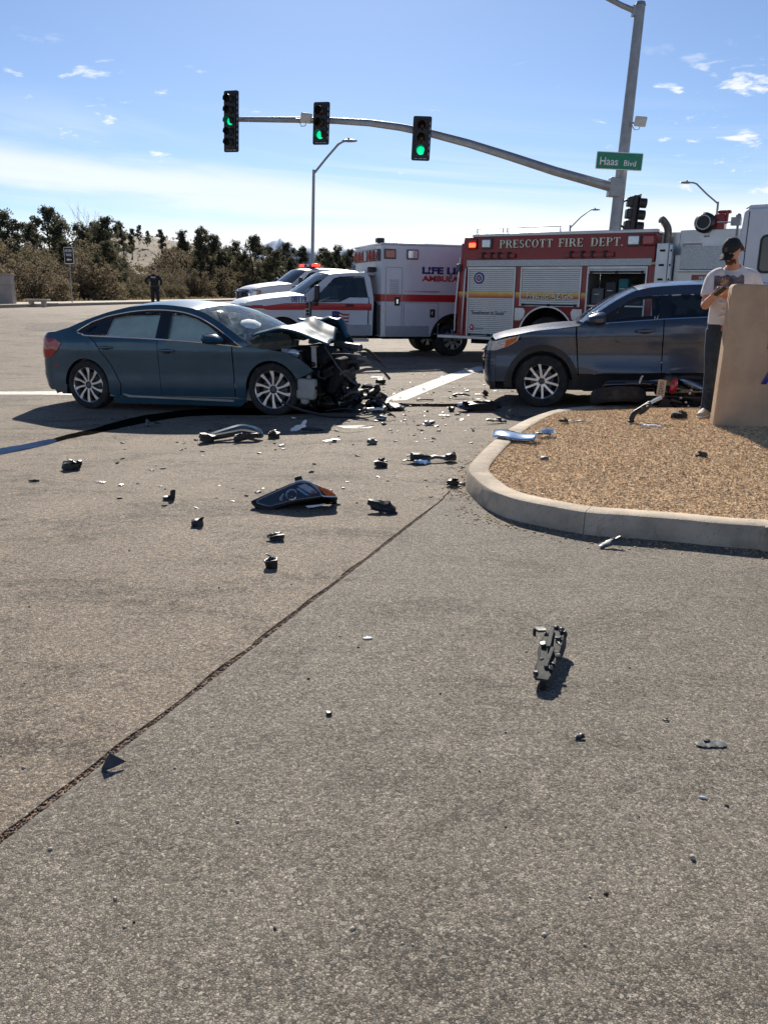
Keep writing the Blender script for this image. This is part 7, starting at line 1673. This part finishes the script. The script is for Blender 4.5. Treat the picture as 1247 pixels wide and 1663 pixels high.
# bright curved panel lying over the kerb
A = [at(800, 711, gz, .15), at(828, 714, gz, .155), at(868, 717, mulch_z, .03)]; B = [at(803, 700, gz, .17), at(832, 701, gz, .19), at(876, 708, mulch_z, .05)]
ctr = (A[1] + B[1]) / 2
t_ = thing('bright_panel', 'pale blue mirror-bright curved panel lying across the kerb', 'debris', ctr, group=DG)
mb = MB()
def bpf(u, v):
    k = min(1, int(u * 2)); f_ = u * 2 - k; a = A[k].lerp(A[k + 1], f_); b_ = B[k].lerp(B[k + 1], f_); p = a.lerp(b_, v) - ctr
    return (p.x, p.y, p.z + .018 * math.sin(math.pi * v) + .012 + .008 * math.sin(u * 7))
mb.grid(bpf, 20, 8); mb.build('panel', M_silver, t_, solid=.006, ang=60)
mb = MB(); mb.tube([Vector(bpf(u / 10, 0)) - Vector((0, 0, .008)) for u in range(4, 11)], .007, 6); mb.build('dark_edge', M_black, t_)

# headlight unit lying on the road
hp_ = at(470, 829); s_ = (hp_ - c_o).dot(c_f) / F
hlm = thing('loose_headlight', 'complete black car headlight unit with amber end lying on the road', 'headlight', hp_, (R(-34), 0, R(-3)))
zx = lambda pts: [((x - 560) / 7.335 * s_, (512 - y) / 7.335 * s_ * 1.02) for x, y in pts]
outl = zx(catmull([(85, 415), (145, 372), (360, 262), (590, 152), (690, 132), (790, 148), (900, 190), (1020, 235), (1085, 285), (1120, 330), (1105, 352), (1040, 342), (960, 330), (800, 365), (600, 412), (430, 470), (320, 512), (230, 512), (140, 470)], 3, True))
mb = MB(); mb.prism(outl, .0, .045); mb.build('bezel', M_black, hlm, bev=.006)
mb = MB(); mb.prism(inset(outl, .02), .046, .13); mb.build('housing', M_black, hlm, bev=.01)
inn = zx(catmull([(160, 412), (350, 305), (600, 178), (700, 158), (790, 178), (870, 250), (935, 318), (800, 348), (600, 385), (420, 440), (320, 468), (240, 455)], 3, True))
mb = MB(); mb.prism(inn, -.003, .001); mb.build('inner_tray', M_gloss, hlm)
mb = MB(); pts = [(p[0], -.006, p[1]) for p in inn] + [(inn[0][0], -.006, inn[0][1])]; mb.tube(pts, .0035, 6); mb.build('inner_trim', M_alum, hlm)
cx, cz = zx([(573, 320)])[0]
mb = MB(); mb.lathe([(.030, -.012), (.036, -.016), (.042, -.012), (.042, -.002), (.030, -.002)], Matrix.Translation((cx, 0, cz)), 28, True); mb.build('projector_ring', M_chrome, hlm)
mb = MB(); mb.ell((cx, -.006, cz), (.030, .018, .030), 20, 12); mb.build('projector_lens', M_gloss, hlm)
mb = MB(); mb.prism(zx([(640, 210), (720, 175), (800, 215), (880, 285), (800, 305), (740, 270)]), -.010, -.004); mb.build('reflector', M_clear, hlm, bev=.004)
mb = MB(); mb.prism(zx([(615, 245), (660, 235), (790, 325), (740, 325)]), -.014, -.004); mb.build('light_guide', M_silver, hlm, bev=.003)
mb = MB(); mb.prism(zx([(810, 255), (880, 290), (800, 302)]), -.012, -.003); mb.build('small_amber', M_amber, hlm)
mb = MB(); mb.prism(zx([(425, 370), (470, 300), (478, 320), (455, 375), (480, 378), (440, 402)]), -.008, -.003); mb.build('silver_bracket', M_alum, hlm)
mb = MB(); mb.prism(zx(catmull([(875, 195), (960, 228), (1050, 268), (1105, 310), (1040, 318), (985, 310), (930, 265)], 3, True)), -.012, .0); mb.build('amber_lens', M_amber, hlm, bev=.005)
mb = MB(); pts = [(p[0], -.010, p[1]) for p in zx(catmull([(600, 160), (690, 140), (790, 165), (880, 235), (940, 318), (1000, 330), (1112, 330)], 4))]; mb.tube(pts, .007, 8); mb.build('lens_rim', M_alum, hlm)
mb = MB(); mb.prism(inn, -.030, -.027); mb.build('lens_cover', thin_glass('lens_glass', (.95, .96, .97)), hlm, bev=.004)
mb = MB(); mb.prism(zx([(150, 368), (560, 150), (575, 180), (570, 195), (160, 395)]), .01, .10); mb.prism(zx([(350, 250), (375, 215), (400, 225), (395, 245)]), .03, .07); mb.build('back_rail', M_black, hlm, bev=.006)
mb = MB(); a_, b_ = zx([(630, 100)])[0]; mb.box((a_, .06, b_), (.055, .07, .045), (0, -22, 0)); mb.box((a_ + .03, .06, b_ - .02), (.02, .06, .05), (0, -40, 0)); mb.build('mounting_tab', M_black, hlm, bev=.005)
mb = MB(); mb.prism(zx([(740, 432), (900, 410), (980, 395), (930, 425), (820, 450), (770, 452)]), .03, .034); mb.build('white_label', M_wsign, hlm)

# long clip strip in the foreground
c0 = at(878, 1128); c1_ = at(904, 1040); s_ = (c0 - c_o).dot(c_f) / F
ax = (c1_ - c0); L_ = ax.length * .80; yaw = math.atan2(ax.y, ax.x)
bar = thing('clip_strip', 'long dark grey plastic clip strip with broken tabs propped up in the foreground', 'debris', c0 + Vector((0, 0, .045)) + ax.normalized() * .03, (0, R(-4), yaw), DG)
mb = MB()
M_clip = pm('worn_dark_plastic', (.04, .042, .04), .75, var=.4, scale=40, bump=.3, spec=.25)
secs = [(0, .022, .010), (.08, .030, .018), (.25, .036, .022), (.40, .032, .020), (.55, .040, .024), (.75, .042, .026), (.92, .036, .024), (1.0, .024, .016)]
vs = []
for u, w_, h_ in secs:
    j = rnd.uniform(-.003, .003); w_ *= 1.35; vs += [(u * L_, -w_ + j, -h_ * .4), (u * L_, w_ + j, -h_ * .4), (u * L_, w_ * .72 + j, h_ * .6), (u * L_, -w_ * .72 + j, h_ * .6)]
mb.add(vs, [(i * 4 + k, i * 4 + (k + 1) % 4, i * 4 + 4 + (k + 1) % 4, i * 4 + 4 + k) for i in range(len(secs) - 1) for k in range(4)] + [(3, 2, 1, 0), tuple(len(vs) - 4 + k for k in range(4))]); mb.build('base_bar', M_clip, bar, ang=20, bev=.002)
mb = MB(); mb.box((L_ * .72, .010, .026), (L_ * .42, .018, .014), (0, 2, 2)); mb.box((L_ * .35, -.006, .022), (L_ * .36, .016, .012), (0, -3, -3)); mb.build('ridge', M_clip, bar, bev=.003)
mb = MB()
q = random.Random(77)
for i in range(11):
    u = .08 + .085 * i; sd = -1 if i % 3 else 1; chunk(mb, (u * L_, sd * q.uniform(.02, .036), q.uniform(.008, .024)), (q.uniform(.014, .034), q.uniform(.010, .022), q.uniform(.010, .02)), (q.uniform(-20, 20), q.uniform(-20, 20), q.uniform(-40, 40)), 300 + i)
mb.build('broken_tabs', M_black, bar, bev=.001)['kind'] = 'stuff'
mb = MB(); chunk(mb, (L_ * .90, .060, .022), (.05, .045, .012), (0, 10, 20), 5); chunk(mb, (L_ * .86, .085, .010), (.02, .012, .035), (0, 0, 10), 6); mb.build('hooked_tab', M_black, bar, bev=.001)
mb = MB(); mb.ell((L_ * 1.02, .0, .012), (.016, .014, .012), 10, 6); mb.ell((L_ * .97, -.025, .018), (.014, .014, .012), 10, 6); mb.ell((L_ * .93, -.040, .006), (.012, .014, .018), 10, 6); mb.build('end_clips', M_black, bar)
mb = MB(); mb.b2((.005, -.012, -.045), (.05, .010, -.004)); mb.b2((L_ * .8, -.02, -.045), (L_ * .88, .012, -.008)); mb.build('legs', M_black, bar)

# heap of torn parts in front of the sedan's bumper
hp0 = at(585, 668); s_ = (hp0 - c_o).dot(c_f) / F
heap = thing('parts_heap', 'low heap of torn black engine and motorcycle parts spilling right of the wrecked sedan', 'debris heap', hp0)
q = random.Random(90)
for nm, mt_, n_ in (('torn_part', M_black, 16), ('glossy_part', M_gloss, 10), ('grey_part', M_grey, 6)):
    for i in range(n_):
        u = q.random(); x = (-42 + 95 * u + q.uniform(-8, 8)) * s_; y = q.uniform(-.10, .38); hmax = (.26 * math.sin(math.pi * (.25 + .62 * u)) + .04) if u < .8 else .07
        mb = MB(); d = (q.uniform(.07, .24), q.uniform(.05, .14), q.uniform(.04, .11)); z = q.uniform(.03, max(.04, hmax))
        if q.random() < .6: chunk(mb, (x, y, z), d, (q.uniform(-35, 35), q.uniform(-35, 35), q.uniform(0, 180)), q.randrange(999))
        else: shard(mb, (x, y, z), d[0] * 1.4, d[1], (q.uniform(-40, 40), q.uniform(-25, 25), q.uniform(-50, 50)), q.randrange(999), .4)
        mb.build(nm, mt_, heap, ang=30)
mb = MB(); mb.tube(catmull([(-.30, .0, .02), (-.12, -.05, .16), (.05, .05, .27), (.22, .1, .26)], 6), .022, 8); mb.tube(catmull([(-.1, .1, .05), (.1, .0, .2), (.3, .0, .12), (.42, -.05, .02)], 6), .016, 8); mb.tube(catmull([(-.45, -.12, .02), (-.2, -.18, .06), (.0, -.15, .03)], 6), .012, 6); mb.build('hose', M_black, heap)
mb = MB(); shard(mb, (.20, -.14, .05), .22, .07, (14, 0, -8), 4, .4); mb.build('white_shard', M_wsign, heap); mb = MB(); shard(mb, (-.05, -.12, .03), .30, .10, (8, 0, 4), 9, .2); mb.build('mesh_grille', M_gloss, heap)

# small crumbs of plastic all over the crash area
cnt = 0; q = random.Random(123)
for mt_, n_, nm in ((M_black, 260, 'dark_crumbs'), (M_wsign, 14, 'pale_crumbs'), (M_grey, 90, 'grey_crumbs')):
    mb = MB()
    for i in range(n_):
        if q.random() < .62: px, py = q.gauss(690, 75), q.gauss(655, 34)
        else: px, py = q.uniform(180, 860), q.uniform(600, 830)
        if py < 585 or py > 860 or (px > 770 and py > 690) or px < 20 or (px < 500 and py < 665): continue
        p = at(px, py); l_ = q.uniform(.012, .05) * (1.5 if q.random() < .12 else 1)
        chunk(mb, (p.x, p.y, p.z + l_ * .12), (l_, l_ * q.uniform(.3, .8), l_ * q.uniform(.15, .4)), (q.uniform(-15, 15), q.uniform(-15, 15), q.uniform(0, 180)), i)
    tag(mb.build(nm, mt_, ang=25), kind='stuff')
